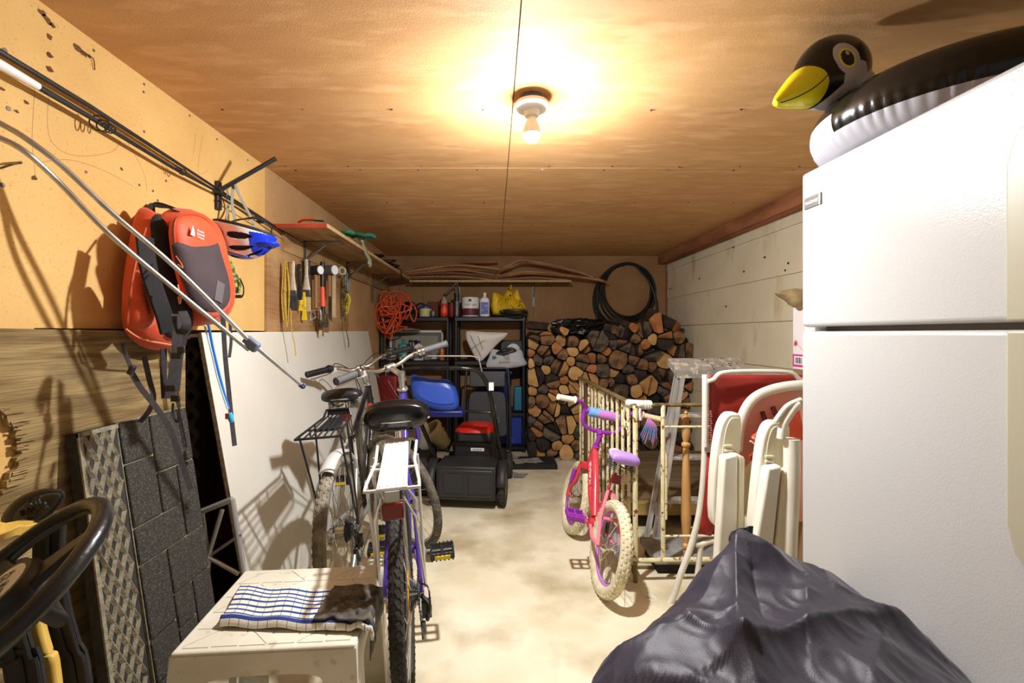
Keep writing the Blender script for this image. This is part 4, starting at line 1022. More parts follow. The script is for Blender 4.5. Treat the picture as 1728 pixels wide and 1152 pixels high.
for pts in ([P(256, 345, 1.54), P(280, 350, 1.55), P(300, 356, 1.52)], [P(256, 345, 1.54), P(250, 360, 1.5), P(246, 375, 1.46)]): b.ribbon(pts, .014, (1, -.5, .3), .002)
b.build('hanging_strap', M_bk, t)
MB().tube(catmull([P(297, 432, 1.35), P(306, 445, 1.33), P(308, 452, 1.33), P(300, 446, 1.34)], 5), .0018, 6).build('zip_pull', mat('pull_orange', S(235, 130, 80), rough=.6), t)
MB().tube(catmull([P(300, 480, 1.34), P(305, 505, 1.34), P(303, 512, 1.34), P(301, 500, 1.34)], 5), .0022, 6).build('zip_pull', mat('pull_pink', S(240, 140, 90), rough=.6), t)
sw([P(376, 530, 1.62), P(380, 600, 1.66), P(386, 660, 1.68), P(390, 700, 1.68), P(396, 752, 1.68)], .016, 'hanging_strap')
sw([P(388, 545, 1.62), P(390, 575, 1.64), P(387, 603, 1.64)], .010, 'hanging_strap')
M_tb = mat('tube_blue', S(40, 120, 205), rough=.25)
MB().tube(catmull([P(352, 548, 1.58), P(360, 590, 1.6), P(372, 640, 1.62), P(386, 690, 1.63)], 6), .0045, 8).build('drinking_tube', M_tb, t)
MB().tube(catmull([P(345, 548, 1.58), P(356, 590, 1.59), P(368, 640, 1.61), P(384, 690, 1.62)], 6), .003, 8).build('drinking_tube', mat('tube_white', S(190, 215, 235), rough=.3), t)
b = MB().lathe([(.006, 0), (.009, .006), (.010, .022), (.007, .034)], P(391, 712, 1.62), (-.15, -.1, 1), 14); b.build('bite_valve', mat('valve_cyan', S(70, 175, 215), rough=.3), t)
MB().cbox(P(384, 702, 1.62), (.012, .01, .02)).build('valve_clip', mat('clip_orange', S(220, 90, 40), rough=.5), t)

# left-hand pack, seen from its side
t = thing('backpack', 'orange backpack with black back panel and dangling straps, left one of the pair', 'backpack', (-1.1, 1.3, 1.1))
body = yz([(226, 398), (240, 358), (258, 352), (285, 392), (300, 450), (325, 520), (330, 575), (312, 590), (262, 588), (222, 570), (206, 545), (205, 490), (214, 440)], -1.13, -1.05)
b = MB().puff(body, .075, planeM(-1.12, 1.35), n=10, p=4, back=.03, nz=.012, nsc=9); b.build('body', M_or, t, ang=180)
bkp = yz([(246, 372), (262, 362), (285, 395), (300, 450), (322, 520), (326, 560), (300, 572), (272, 560), (262, 510), (256, 450), (248, 405)], -1.07, -1.04)
b = MB().puff(bkp, .03, planeM(-1.055, 1.4), n=8, p=4, back=.0, nz=.01, nsc=12); b.build('back_panel', M_bk, t, ang=180)
pk = yz([(228, 455), (240, 470), (252, 500), (258, 535), (240, 556), (215, 548), (210, 520), (216, 480)], -1.06)
b = MB().puff(pk, .035, planeM(-1.055, 1.25), n=7, p=3, nz=.008, nsc=14); sp_ = b.build('side_pocket', M_or, t, ang=180)
b = MB(); A = axes(PX(244, 505, -1.017), (0, .33, -.95), (0, .95, .33)); b.text('MOUNTAIN', .016, A @ T(0, 0.004, .0), .0004); b.build('pocket_lettering', M_bk, sp_)
MB().ribbon([PX(244, 400, -1.03), PX(250, 450, -1.01), PX(262, 490, -.995), PX(276, 530, -.985), PX(284, 560, -.99)], .045, (1, -.6, 0), .012).build('shoulder_strap', M_bk, t, bevel=.003)
MB().tube(catmull([PX(214, 548, -1.04), PX(222, 480, -1.03), PX(232, 430, -1.03), PX(246, 385, -1.05)], 6), .004, 6).build('piping', mat('orange_seam', S(170, 60, 22), rough=.6), t)
MB().tube(catmull([PX(212, 555, -1.05), PX(240, 572, -1.03), PX(290, 582, -1.03)], 6), .003, 6).build('piping', mat('orange_seam_low', S(235, 130, 80), rough=.6), t)
sw([P(207, 578, 1.24), P(213, 600, 1.24), P(221, 620, 1.24)], .010, 'hanging_strap')
b = MB().cbox((0, 0, 0), (.012, .016, .026), T(P(222, 624, 1.24)) @ RY(25)); b.build('buckle', M_blk, t, bevel=.003)
sw([P(222, 628, 1.24), P(238, 655, 1.24), P(262, 685, 1.24), P(285, 720, 1.26), P(300, 760, 1.28), P(322, 825, 1.32)], .014, 'hanging_strap')
sw([P(243, 600, 1.28), P(252, 640, 1.28), P(259, 670, 1.28), P(252, 692, 1.28), P(236, 712, 1.28)], .013, 'hanging_strap')
for pts, w_ in (([P(300, 540, 1.3), P(298, 590, 1.3), P(290, 650, 1.3), P(286, 672, 1.3)], .026), ([P(312, 560, 1.32), P(302, 600, 1.32), P(298, 640, 1.32), P(296, 660, 1.32)], .022),
                ([P(296, 530, 1.28), P(305, 560, 1.27), P(315, 545, 1.27), P(308, 525, 1.28)], .022), ([P(276, 588, 1.3), P(276, 630, 1.3), P(278, 672, 1.3)], .016)):
    sw(pts, w_, 'webbing_strap')
for px_, py_, w_ in ((288, 655, .03), (298, 600, .028), (296, 672, .024), (306, 590, .02)):
    MB().cbox(P(px_, py_, 1.28), (w_, .008, .018)).build('buckle', M_blk, t, bevel=.002)
sw([P(297, 675, 1.3), P(302, 690, 1.3), P(300, 712, 1.3), P(292, 700, 1.3), P(292, 680, 1.3)], .006, 'strap_loop', M_cable)

# camouflage strap below the helmet
M_camo = mat('camouflage_webbing', S(70, 92, 50), S(168, 172, 92), sc_=38, lo=.48, hi=.54, rough=.85)
t = thing('camouflage_strap', 'green camouflage strap with a black buckle hanging right of the orange backpack', 'strap', P(400, 480, 1.95))
MB().ribbon([P(382, 420, 2.0), P(386, 440, 1.98), P(394, 460, 1.96), P(402, 480, 1.95), P(399, 495, 1.95)], .024, (1, -.8, 0), .003).build('webbing', M_camo, t)
MB().tube(catmull([P(405, 470, 1.95), P(411, 485, 1.94), P(409, 500, 1.94), P(398, 502, 1.95)], 6), .003, 6).build('cord', M_cable, t)
MB().cbox(P(402, 500, 1.94), (.03, .008, .014)).build('buckle', M_blk, t, bevel=.002)

# ---- plastic step stool and towel
M_st = mat('stool_plastic', S(226, 222, 206), S(206, 200, 180), sc_=5, rough=.5, c3=S(176, 166, 140), s3=26, l3=.60, h3=.74)
Ms_ = T(-.585, 1.322, 0) @ RZ(4.5)
t = thing('plastic_stool', 'white plastic step stool with a tile pattern top, under the striped towel', 'stool', M=Ms_)
hw, hd, ht_ = .222, .197, .42
b = MB(); b.box(-hw, hw, -hd, hd, ht_ - .012, ht_); b.build('top', M_st, t, local=True, bevel=.006, seg=3)
def apron(b, w_, d_, z0, z1, sl, axis):
    # side wall with an arched opening, splaying outwards downwards
    n = 12; pts = []
    for i in range(n + 1):
        a = PI - PI * i / n; pts.append((w_ * .66 * (1 if abs(math.cos(a)) > .999 else abs(math.cos(a)) ** .5 * 1) * (1 if math.cos(a) > 0 else -1), z0 + .315 + .045 * math.sin(a) ** .5))
    outer_l, outer_r = -w_, w_
    top = [(-w_, z1), (w_, z1)]; poly = [(-w_ - sl, z0), (-w_, z1), (w_, z1), (w_ + sl, z0), (w_ * .60 + sl * .8, z0)] + [(p[0], p[1]) for p in pts[::-1]] + [(-w_ * .60 - sl * .8, z0)]
    return poly
for nm, (w_, d_, rz_) in (('front_apron', (hw, hd, 0)), ('rear_apron', (hw, hd, 180)), ('side_apron', (hd, hw, 90)), ('side_apron', (hd, hw, -90))):
    poly = apron(None, w_, d_, 0, ht_ - .008, .03, 0)
    sl = math.degrees(math.atan2(.03, ht_))
    A = RZ(rz_) @ T(0, -d_ - .03, 0) @ RX(90 - sl) @ T(0, 0, -.004)
    MB().prism(poly, .004, A).build(nm, M_st, t, local=True)
b = MB()
def tile(poly):
    cx = sum(p[0] for p in poly) / len(poly); cy = sum(p[1] for p in poly) / len(poly)
    pl = [(cx + (p[0] - cx) * .9 , cy + (p[1] - cy) * .88) for p in poly]; b.prism(pl, .0018, T(0, 0, ht_ - .0002))
nx, ny = 6, 5
for i in range(nx):
    for j in range(ny):
        x0, x1 = -hw + .014 + i * (2 * hw - .028) / nx, -hw + .014 + (i + 1) * (2 * hw - .028) / nx; y0, y1 = -hd + .014 + j * (2 * hd - .028) / ny, -hd + .014 + (j + 1) * (2 * hd - .028) / ny
        if (i + j) % 2 == 0 and (i in (0, 1, 4, 5) or j in (0, 4)):
            if (i + 2 * j) % 4 < 2: tile([(x0, y0), (x1, y0), (x1, y1)]); tile([(x0, y0), (x1, y1), (x0, y1)])
            else: tile([(x0, y0), (x1, y0), (x0, y1)]); tile([(x1, y0), (x1, y1), (x0, y1)])
        else: tile([(x0, y0), (x1, y0), (x1, y1), (x0, y1)])
b.build('tile_pattern', M_st, t, local=True); t.children[-1]['kind'] = 'stuff'

# towel: stripes made in the weave
m = bpy.data.materials.new('striped_terry'); m.use_nodes = True; nt = m.node_tree; N = nt.nodes; L = nt.links; bs_ = N['Principled BSDF']
bs_.inputs['Roughness'].default_value = .95
tc = N.new('ShaderNodeTexCoord'); sx_ = N.new('ShaderNodeSeparateXYZ'); L.new(tc.outputs['UV'], sx_.inputs[0])
def stripe(sock, per, lo, hi):
    m1 = N.new('ShaderNodeMath'); m1.operation = 'MULTIPLY'; m1.inputs[1].default_value = per; L.new(sock, m1.inputs[0])
    m2 = N.new('ShaderNodeMath'); m2.operation = 'FRACT'; L.new(m1.outputs[0], m2.inputs[0])
    m3 = N.new('ShaderNodeMath'); m3.operation = 'COMPARE'; m3.inputs[1].default_value = (lo + hi) / 2; m3.inputs[2].default_value = (hi - lo) / 2; L.new(m2.outputs[0], m3.inputs[0]); return m3.outputs[0]
def mixc(f, a, c):
    mx = N.new('ShaderNodeMix'); mx.data_type = 'RGBA'; L.new(f, mx.inputs[0])
    if isinstance(a, tuple): mx.inputs[6].default_value = a
    else: L.new(a, mx.inputs[6])
    mx.inputs[7].default_value = c; return mx.outputs[2]
s1 = stripe(sx_.outputs[1], 8.2, .34, .70); s2 = stripe(sx_.outputs[0], 17, .0, .10)
c1 = mixc(s2, S(232, 228, 212), S(150, 150, 152)); c2_ = mixc(s1, c1, S(38, 62, 132))
bd_ = N.new('ShaderNodeMath'); bd_.operation = 'LESS_THAN'; bd_.inputs[1].default_value = .10; L.new(sx_.outputs[1], bd_.inputs[0])
sd = N.new('ShaderNodeMath'); sd.operation = 'LESS_THAN'; sd.inputs[1].default_value = .0; L.new(sx_.outputs[0], sd.inputs[0])
c3_ = mixc(sd.outputs[0], c2_, S(70, 90, 150)); L.new(c3_, bs_.inputs['Base Color'])
nz_ = N.new('ShaderNodeTexNoise'); nz_.inputs['Scale'].default_value = 420; L.new(tc.outputs['Object'], nz_.inputs['Vector']); bp = N.new('ShaderNodeBump'); bp.inputs['Strength'].default_value = .7; bp.inputs['Distance'].default_value = .003; L.new(nz_.outputs[0], bp.inputs['Height']); L.new(bp.outputs[0], bs_.inputs['Normal'])
M_tow = m
def towel(nu=110, nv=60):
    b = MB(); uv = []
    A, B, C_, D = V(-.725, 1.205), V(-.350, 1.185), V(-.385, 1.335), V(-.775, 1.400)   # near-left, near-right, far-right, far-left
    A, B, C_, D = [Vector((q[0], q[1])) for q in ((-.725, 1.200), (-.335, 1.180), (-.372, 1.335), (-.770, 1.385))]
    vs = []
    for j in range(nv + 1):
        v = j / nv
        for i in range(nu + 1):
            u = i / nu * 1.13
            p = A.lerp(B, u).lerp(D.lerp(C_, u), v) if u <= 1 else A.lerp(B, 1).lerp(D.lerp(C_, 1), v) + Vector((.018 + .0 * u, 0)) * min(1, (u - 1) / .03)
            z = .437 + .003 * math.sin(u * 19) + .002 * math.sin(v * 11 + u * 5)
            k = max(0, min(1, (u - .72) / .25))
            z += k * (.018 * abs(noise.noise(V(u * 9, v * 6, 2))) + .006) ; y_ = p.y + k * .012 * noise.noise(V(u * 7, v * 5, 7))
            z += .008 * math.exp(-((v - .08) / .05) ** 2) * (1 - k)
            if u > 1: z -= (u - 1) / .13 * (.03 + .05 * max(0, 1 - abs(v - .5) * 2.6))
            ed = min(v, 1 - v) ; z -= .010 * max(0, 1 - ed / .03)
            vs.append(V(p.x + k * .01 * noise.noise(V(u * 6, v * 9, 3)), y_, z)); uv.append((u / 1.13, v))
    b.v = vs; W = nu + 1
    for j in range(nv):
        for i in range(nu): b.f.append([j * W + i, j * W + i + 1, (j + 1) * W + i + 1, (j + 1) * W + i]); b.m.append(0)
    return b, uv
b, uv = towel()
t = thing('striped_towel', 'folded white towel with blue stripes lying on the plastic stool', 'towel', (-.56, 1.28, .42))
o = b.build('cloth', M_tow, t, solid=.007, ang=180)
ul = o.data.uv_layers.new(name='UVMap')
for lp in o.data.loops: ul.data[lp.index].uv = uv[lp.vertex_index]
def rag(u, v):
    x = -.475 + .165 * u; y = (1.195 + .155 * v) * 1 - .012 * u; n1 = noise.noise(V(u * 5, v * 6, 4)); n2 = noise.noise(V(u * 11, v * 10, 8))
    e = min(1, min(u * 3, 1)) * min(1, 6 * min(v, 1 - v) + .15)
    z = .452 + (.022 * abs(n1) + .014 * abs(n2) + .006) * e
    if u > .88: z -= (u - .88) * (.35 + .5 * (1 - v)) ; x = -.328 + .01 * n1 + (u - .88) * .05
    return V(x + .006 * n2, y + .008 * n1, z)
b = MB().grid(rag, 50, 40)
b.build('dark_end', mat('dark_grey_rag', S(66, 62, 58), S(110, 104, 92), sc_=26, rough=.95), t, ang=180, solid=.004)  # crumpled dark grey piece laid over the towel's right end
# ================================================================ shelves and tools
random.seed(21)
M_shelf = mat('shelf_plywood', S(176, 140, 92), S(142, 106, 64), sc_=6, st=(3, .5, 1), rough=.8, bump=.2, bs=30, dist=1, c3=S(110, 80, 48), s3=4, l3=.58, h3=.72)
M_redp = mat('red_painted_edge', S(176, 64, 40), S(150, 52, 32), sc_=10, rough=.7)
M_edge = mat('pale_cut_edge', S(200, 172, 124), S(176, 146, 100), sc_=30, rough=.8)
t = thing('storage_shelf', 'long plywood shelf with a red front edge high on the left wall', 'shelf', (-1.03, 3.6, 1.76))
b = MB().box(XL + .001, -.885, 2.41, 5.025, 1.762, 1.780); b.build('board', M_shelf, t)
MB().box(XL + .001, -.885, 2.404, 2.41, 1.760, 1.781).build('front_edge', M_redp, t); MB().box(-.885, -.880, 2.404, 4.72, 1.761, 1.781).build('side_edge', M_edge, t)
MB().box(XL + .001, XL + .02, 2.5, 5.0, 1.655, 1.760).build('wall_batten', M_shelf, t)
for y in (2.75, 3.55, 4.3):
    b = MB().box(XL + .02, XL + .026, y, y + .025, 1.50, 1.762); b.box(XL + .02, -.93, y, y + .025, 1.756, 1.7618); b.tube([(XL + .026, y + .012, 1.64), (-1.0, y + .012, 1.757)], .006, 6)
    b.build('shelf_bracket', M_steel, t)
t = thing('storage_shelf', 'thin plywood shelf along the back wall holding the bundles of wood strips', 'shelf', (-.1, 4.85, 1.74))
b = MB().box(-.879, .80, 4.72, 5.028, 1.737, 1.755); b.build('board', M_shelf, t); MB().box(-.879, .80, 4.715, 4.72, 1.736, 1.756).build('front_edge', M_edge, t)
for x in (-.40, .42):
    b = MB().box(x, x + .025, 5.02, 5.028, 1.50, 1.737); b.box(x, x + .025, 4.80, 5.02, 1.731, 1.737); b.tube([(x + .012, 5.02, 1.6), (x + .012, 4.88, 1.732)], .005, 6)
    b.build('shelf_bracket', M_steel, t)

# curved wood strips in two bundles
M_lath = mat('cedar_lath', S(158, 98, 64), S(120, 68, 42), sc_=8, st=(.4, 3, 3), rough=.75, bump=.2, bs=40)
M_lath2 = mat('pale_lath', S(178, 138, 90), S(140, 100, 60), sc_=8, st=(.4, 3, 3), rough=.75)
M_lash = mat('lashing', S(190, 160, 110), rough=.8)
def lath(px0, py0, pxm, pym, px1, py1, Y, m_, lab, lash=0, w_=.05):
    pts = catmull([P(px0, py0, Y), P((px0 * 2 + pxm) / 3, py0 * .55 + pym * .45, Y), P(pxm, pym, Y), P((px1 * 2 + pxm) / 3, py1 * .55 + pym * .45, Y), P(px1, py1, Y)], 8)
    t = thing('wood_strip', lab, 'wood strip', pts[0], group='curved wood strips on the back shelf')
    b = MB().ribbon(pts, w_, (0, .0, 1), .018, sm=0); o = b.build('strip', m_, t)
    if lash:
        for k in range(lash):
            q = pts[int(len(pts) * (.28 + .035 * k))]; MB().cbox(q, (.007, w_ + .006, .016)).build('lashing', M_lash, t)
LA = 'thin curved wooden strip lying in the left bundle on the back shelf'
LB = 'thin curved wooden strip lying in the right bundle on the back shelf'
for i, (a, m_, c, ls) in enumerate([((677, 462), (770, 463), (832, 469), 6), ((675, 459), (765, 457), (834, 465), 0), ((680, 457), (772, 452), (836, 461), 5), ((676, 456), (765, 449), (838, 456), 0), ((672, 457), (770, 444), (842, 451), 6), ((700, 449), (775, 440), (840, 438), 0)]):
    lath(a[0], a[1] + 6, m_[0], m_[1] + 4, c[0], c[1] + 4, 4.84 + .012 * (i % 2), M_lath2 if i % 2 == 0 else M_lath, LA, ls)
for i, (a, m_, c, ls) in enumerate([((836, 469), (900, 466), (960, 471), 0), ((838, 466), (893, 459), (1024, 474), 5), ((840, 462), (898, 456), (1018, 472), 0), ((842, 456), (890, 441), (1012, 470), 6), ((845, 452), (886, 437), (1000, 466), 0)]):
    lath(a[0], a[1] + 4, m_[0], m_[1] + 3, c[0], c[1] + 2, 4.80 + .012 * (i % 2), M_lath2 if i % 2 == 0 else M_lath, LB, ls)

# things on the left shelf
t = thing('utility_knife', 'red and black utility knife lying on the front end of the left shelf', 'knife', P(525, 374, 2.5))
MB().tube([P(503, 375, 2.5), P(512, 371, 2.5), P(530, 371, 2.5)], .010, 8, flat=(1, .6)).build('handle', M_red, t); MB().tube([P(530, 372, 2.5), P(546, 373, 2.5)], .008, 8, flat=(1, .6)).build('blade_holder', M_blk, t)
def glove(pos, lab, mt, cuff, s=1, rz=0, drop=0):
    t = thing('work_glove', lab, 'glove', M=T(pos) @ RZ(rz) @ RY(drop))
    b = MB(); b.puff([(0, -.045), (.05, -.05), (.10, -.045), (.105, 0), (.10, .04), (.05, .05), (0, .045)], .018, n=6, p=3, back=.01); b.build('palm', mt, t, local=True)
    for k, (y, L_) in enumerate(((-.034, .07), (-.012, .085), (.011, .08), (.033, .06))): MB().tube(catmull([(.09, y, .006), (.09 + L_ * .6, y * 1.3, .012), (.09 + L_, y * 1.5, -.002)], 4), [.011, .0125, .0125, .0125, .012, .011, .0115, .010, .006], 10).build('finger', mt, t, local=True)
    MB().tube(catmull([(.03, .035, .006), (.06, .07, .008), (.09, .085, .0)], 4), [.014, .013, .013, .012, .012, .011, .010, .009, .006], 10).build('thumb', mt, t, local=True)
    MB().puff([(-.06, -.045), (0, -.046), (.012, 0), (0, .046), (-.06, .045)], .018, n=5, p=3, back=.012).build('cuff', cuff, t, local=True)
glove(P(592, 400, 2.95) + V(0, 0, .02), 'green rubber work glove at the edge of the left shelf', mat('green_glove', S(40, 120, 90), S(30, 96, 76), rough=.6), mat('green_cuff', S(50, 140, 105), rough=.7), rz=55)
glove(P(606, 410, 3.15) + V(.02, 0, .0), 'grey cloth work glove hanging over the edge of the left shelf', mat('grey_glove', S(150, 152, 120), S(120, 124, 96), sc_=20, rough=.9), mat('grey_cuff', S(170, 170, 150), rough=.9), rz=10, drop=72)
b = MB()
for k in range(9):
    c_ = V(-.95 + random.uniform(-.03, .03), 3.5 + .09 * k, 1.805 + .012 * (k % 3)); r_ = random.uniform(.05, .085); b.torus(c_, (random.uniform(-.1, .1), random.uniform(-.16, .16), 1), r_, .006, 26, 6)
b.tube(catmull([(-.9, 4.1, 1.8), (-.86, 4.2, 1.79), (-.87, 4.25, 1.74), (-.86, 4.3, 1.70)], 5), .005, 6)
one(b, 'cable_heap', M_cable, 'tangle of black cable lying along the left shelf behind the gloves', 'cable')

# ---- tool board
t0 = MB(); t0.box(XL + .001, XL + .013, 2.322, 3.62, 1.14, 1.655)
one(t0, 'tool_board', mat('tool_board_ply', S(170, 128, 84), S(140, 100, 62), sc_=5, st=(1, .4, 4), rough=.8, bump=.35, bs=18, bst=(1, .5, 6), dist=2, c3=S(190, 154, 108), s3=3, l3=.5, h3=.7), 'rectangular brown plywood board on the left wall where the hand tools hang', 'board')
def TP(px, py, off=.045):
    return PX(px, py, XL + off)
def D(px, py, Y): return P(px, py, Y)
def nail(o, p): MB().cyl(V(XL + .012, p.y, p.z), p, .0022, n=6).build('nail', M_steel, o)
def brush(px, y0, y1, y2, y3, w_, lab, mh, mb):
    c = TP(px, y0, .05); Y = c.y; s = Y / F; z = lambda py: HC - (py - VY) * s
    t = thing('paint_brush', lab, 'paint brush', (c.x, Y, z(y3)))
    MB().tube([(c.x, Y, z(y0)), (c.x, Y, z(y0 + 6)), (c.x, Y, z((y0 + y1) / 2)), (c.x, Y, z(y1 - 5)), (c.x, Y, z(y1))], [.008, .012, .010, w_ * .42, w_ * .5], 12, flat=(1, .45), up=(0, 1, 0)).build('handle', mh, t)
    A = T(c.x, Y, 0); MB().box(-w_ / 2, w_ / 2, -.008, .008, z(y2), z(y1), A).build('ferrule', M_steel, t, bevel=.002)
    b = MB(); n = 14
    b.add([(-w_ / 2, -.007, z(y2)), (w_ / 2, -.007, z(y2)), (w_ / 2, .007, z(y2)), (-w_ / 2, .007, z(y2)), (-w_ * .52, -.004, z(y3)), (w_ * .52, -.004, z(y3) + .004), (w_ * .52, .004, z(y3)), (-w_ * .52, .004, z(y3) + .003)], [(0, 1, 2, 3), (7, 6, 5, 4), (0, 4, 5, 1), (1, 5, 6, 2), (2, 6, 7, 3), (3, 7, 4, 0)], A)
    b.build('bristles', mb, t); nail(t, V(c.x, Y, z(y0 + 3)))
M_hw = mat('worn_white_handle', S(206, 196, 172), S(176, 160, 130), sc_=30, rough=.7)
brush(494, 440, 490, 500, 524, .046, 'large white handled paint brush with black bristles, left on the tool board', M_hw, mat('black_bristle', S(24, 26, 30), S(70, 68, 66), sc_=60, rough=.9, st=(3, 3, .3)))
brush(517, 437, 489, 501, 526, .05, 'white handled paint brush with cream bristles, in the middle of the tool board', M_hw, mat('cream_bristle', S(214, 196, 140), S(184, 160, 104), sc_=60, rough=.9, st=(3, 3, .3)))
brush(548, 526, 541, 549, 561, .05, 'short old paint brush with brown bristles, lowest on the tool board', mat('old_dark_handle', S(70, 56, 46), rough=.8), mat('brown_bristle', S(140, 96, 66), rough=.9))
brush(541, 536, 552, 556, 566, .016, 'tiny paint brush with a thin pale handle beside the short brown brush', M_hw, mat('ivory_bristle', S(210, 190, 150), rough=.9))
def scraper(px, y0, y1, w_, lab, m1, m2):
    c = TP(px, y0, .04); s = c.y / F; z = lambda py: HC - (py - VY) * s
    t = thing('scraper', lab, 'scraper', (c.x, c.y, z(y1)))
    ym = y0 + (y1 - y0) * .55
    MB().box(c.x - w_ * .3, c.x + w_ * .3, c.y - .007, c.y + .007, z(ym), z(y0)).build('handle', m1, t, bevel=.004)
    MB().prism([(c.x - w_ * .25, z(ym)), (c.x + w_ * .25, z(ym)), (c.x + w_ / 2, z(y1)), (c.x - w_ / 2, z(y1))], .003, Matrix(((1, 0, 0, 0), (0, 0, -1, c.y), (0, 1, 0, 0), (0, 0, 0, 1)))).build('blade', m2, t)
    nail(t, V(c.x, c.y, z(y0 + 2)))
scraper(505, 445, 506, .036, 'black paint-splattered stirring paddle between the two large brushes', mat('splattered_black', S(34, 32, 32), S(140, 130, 115), sc_=50, lo=.6, hi=.75, rough=.7), mat('splattered_black_2', S(30, 28, 28), S(110, 100, 90), sc_=50, lo=.6, hi=.75, rough=.7))
scraper(514, 492, 540, .034, 'yellow plastic scraper hanging below the brushes on the tool board', M_yellow, M_yellow)
scraper(508, 503, 524, .028, 'small yellow plastic scraper tucked behind the larger yellow one', M_yellow, M_yellow)
scraper(522, 440, 480, .02, 'narrow black file behind the cream bristled brush', M_blk, M_steel)
def mallet(px, py, r_, L_, lab, mh, face, hy):
    c = TP(px, py, .06); t = thing('mallet', lab, 'mallet', c - V(0, 0, .02)); d = V(.93, -.36, 0).normalized()
    MB().cyl(c - d * L_ / 2, c + d * L_ / 2, r_, n=20).build('head', mh, t, bevel=.003); MB().cyl(c + d * L_ / 2, c + d * (L_ / 2 + .004), r_ * .88, n=20).build('face', face, t)
    MB().cyl(c - V(0, 0, r_ * .5), V(c.x, c.y, HC - (hy - VY) * c.y / F), .012, n=10).build('handle', M_dark if face is M_blk else mat('mallet_handle', S(150, 110, 70), rough=.7), t)
mallet(533, 456, .030, .07, 'black rubber mallet with a white face on the tool board', M_blkmat, M_whpure, 520)
mallet(556, 456, .036, .085, 'grey rubber mallet with a white face, the rightmost mallet', mat('grey_rubber', S(84, 84, 80), rough=.8), M_whpure, 500)
# red handled hammer
c = TP(544, 445, .075); s = c.y / F; z = lambda py: HC - (py - VY) * s
t = thing('hammer', 'hammer with a black and orange-red grip hanging head down on the tool board', 'hammer', (c.x, c.y, z(548)))
MB().tube([(c.x, c.y, z(442)), (c.x, c.y, z(446)), (c.x, c.y, z(484))], [.013, .016, .013], 12).build('grip_end', M_blk, t); MB().tube([(c.x, c.y, z(484)), (c.x + .004, c.y, z(517))], [.013, .0165], 12).build('grip', mat('orange_red_grip', S(235, 90, 60), rough=.5), t)
MB().cyl((c.x + .004, c.y, z(517)), (c.x + .005, c.y, z(530)), .013, n=12).build('shaft', M_blk, t); MB().box(c.x - .016, c.x + .028, c.y - .014, c.y + .03, z(552), z(529)).build('head', mat('worn_iron', S(110, 92, 66), S(60, 50, 40), sc_=30, rough=.7, metal=.4), t, bevel=.006)
# clamp
c = TP(532, 528, .05); b = MB(); b.tube(catmull([c + V(-.03, 0, -.05), c + V(-.028, 0, 0), c + V(-.005, 0, .022), c + V(.03, 0, .018), c + V(.036, 0, -.01)], 6), .008, 8); b.cyl(c + V(.036, 0, -.045), c + V(.036, 0, .01), .005, n=8); b.cyl(c + V(-.04, 0, -.055), c + V(.01, 0, -.02), .006, n=8)
one(b, 'clamp', M_alu, 'small silver metal clamp hanging under the black mallet', 'clamp')
# wire brush
c = TP(563, 463, .05); s = c.y / F; z = lambda py: HC - (py - VY) * s
t = thing('wire_brush', 'long wooden wire brush hanging at the right of the tool board', 'wire brush', (c.x, c.y, z(536)))
MB().box(c.x - .010, c.x + .014, c.y - .012, c.y + .012, z(536), z(462)).build('handle', mat('pale_handle', S(214, 190, 150), S(190, 164, 120), sc_=12, rough=.7), t, bevel=.004)
b = MB()
for i in range(17):
    for j in (-.006, 0, .006): zz = z(535) + (z(495) - z(535)) * i / 16; b.tube([(c.x - .01, c.y + j, zz), (c.x - .032, c.y + j, zz + .002)], .0022, 4)
o = b.build('bristles', M_steel, t); o['kind'] = 'stuff'
# hanging strings
def loops(name, lab, cat, m_, pxc, py0, py1, w_, n, r_, tail=None, off=.05):
    c = TP(pxc, py0, off); s = c.y / F; z = lambda py: HC - (py - VY) * s; b = MB()
    for k in range(n):
        ww = w_ * random.uniform(.5, 1.1); bz = z(py1 - random.uniform(0, 14)); dx = random.uniform(-.01, .01)
        b.tube(catmull([V(c.x + dx * .3, c.y, z(py0)), V(c.x - ww + dx, c.y + random.uniform(-.01, .01), (z(py0) * .45 + bz * .55)), V(c.x + dx, c.y, bz), V(c.x + ww + dx, c.y + random.uniform(-.01, .01), (z(py0) * .5 + bz * .5))], 7, True), r_, 6, closed=True)
    if tail: b.tube(catmull([P(a, q, c.y) for a, q in tail], 6), r_, 6)
    b.ell((c.x, c.y, z(py0 + (py1 - py0) * .45)), (w_ * .8, .012, .008), n=10, m=6)
    return one(b, name, m_, lab, cat)
loops('string_hank', 'hank of yellow string hanging at the left end of the tool board', 'string', M_rope, 482, 440, 552, .016, 7, .0028, tail=[(490, 520), (493, 560), (497, 580), (499, 600)])
loops('rope_coil', 'small yellow rope coil at the right end of the tool board', 'rope', mat('bright_yellow_rope', S(205, 186, 50), rough=.8), 587, 495, 532, .02, 8, .004)
loops('bungee_cord', 'dark cord with yellow hook hanging at the far right of the tool board', 'cord', mat('dark_yellow_cord', S(120, 104, 50), S(50, 46, 40), sc_=40, lo=.45, hi=.55, rough=.8), 581, 465, 545, .008, 2, .004, tail=[(582, 530), (584, 555), (588, 575), (588, 586)])
c = TP(577, 457, .06); b = MB().torus(c, (.8, -.6, 0), .026, .012, 24, 8, flat=(.5, 1.4)); one(b, 'tape_roll', mat('tape_cream', S(216, 206, 176), rough=.7), 'roll of cream tape hanging beside the wire brush', 'tape')
c = TP(586, 458, .05); b = MB()
for k in range(3): b.cyl(c + V(-.012 + .012 * k, 0, 0), c + V(-.012 + .012 * k, 0, -.15), .005, n=8)
b.box(c.x - .02, c.x + .02, c.y - .006, c.y + .006, c.z - .01, c.z + .01); one(b, 'hex_key_set', M_steel, 'bundle of grey metal rods hanging under the shelf bracket', 'tool')

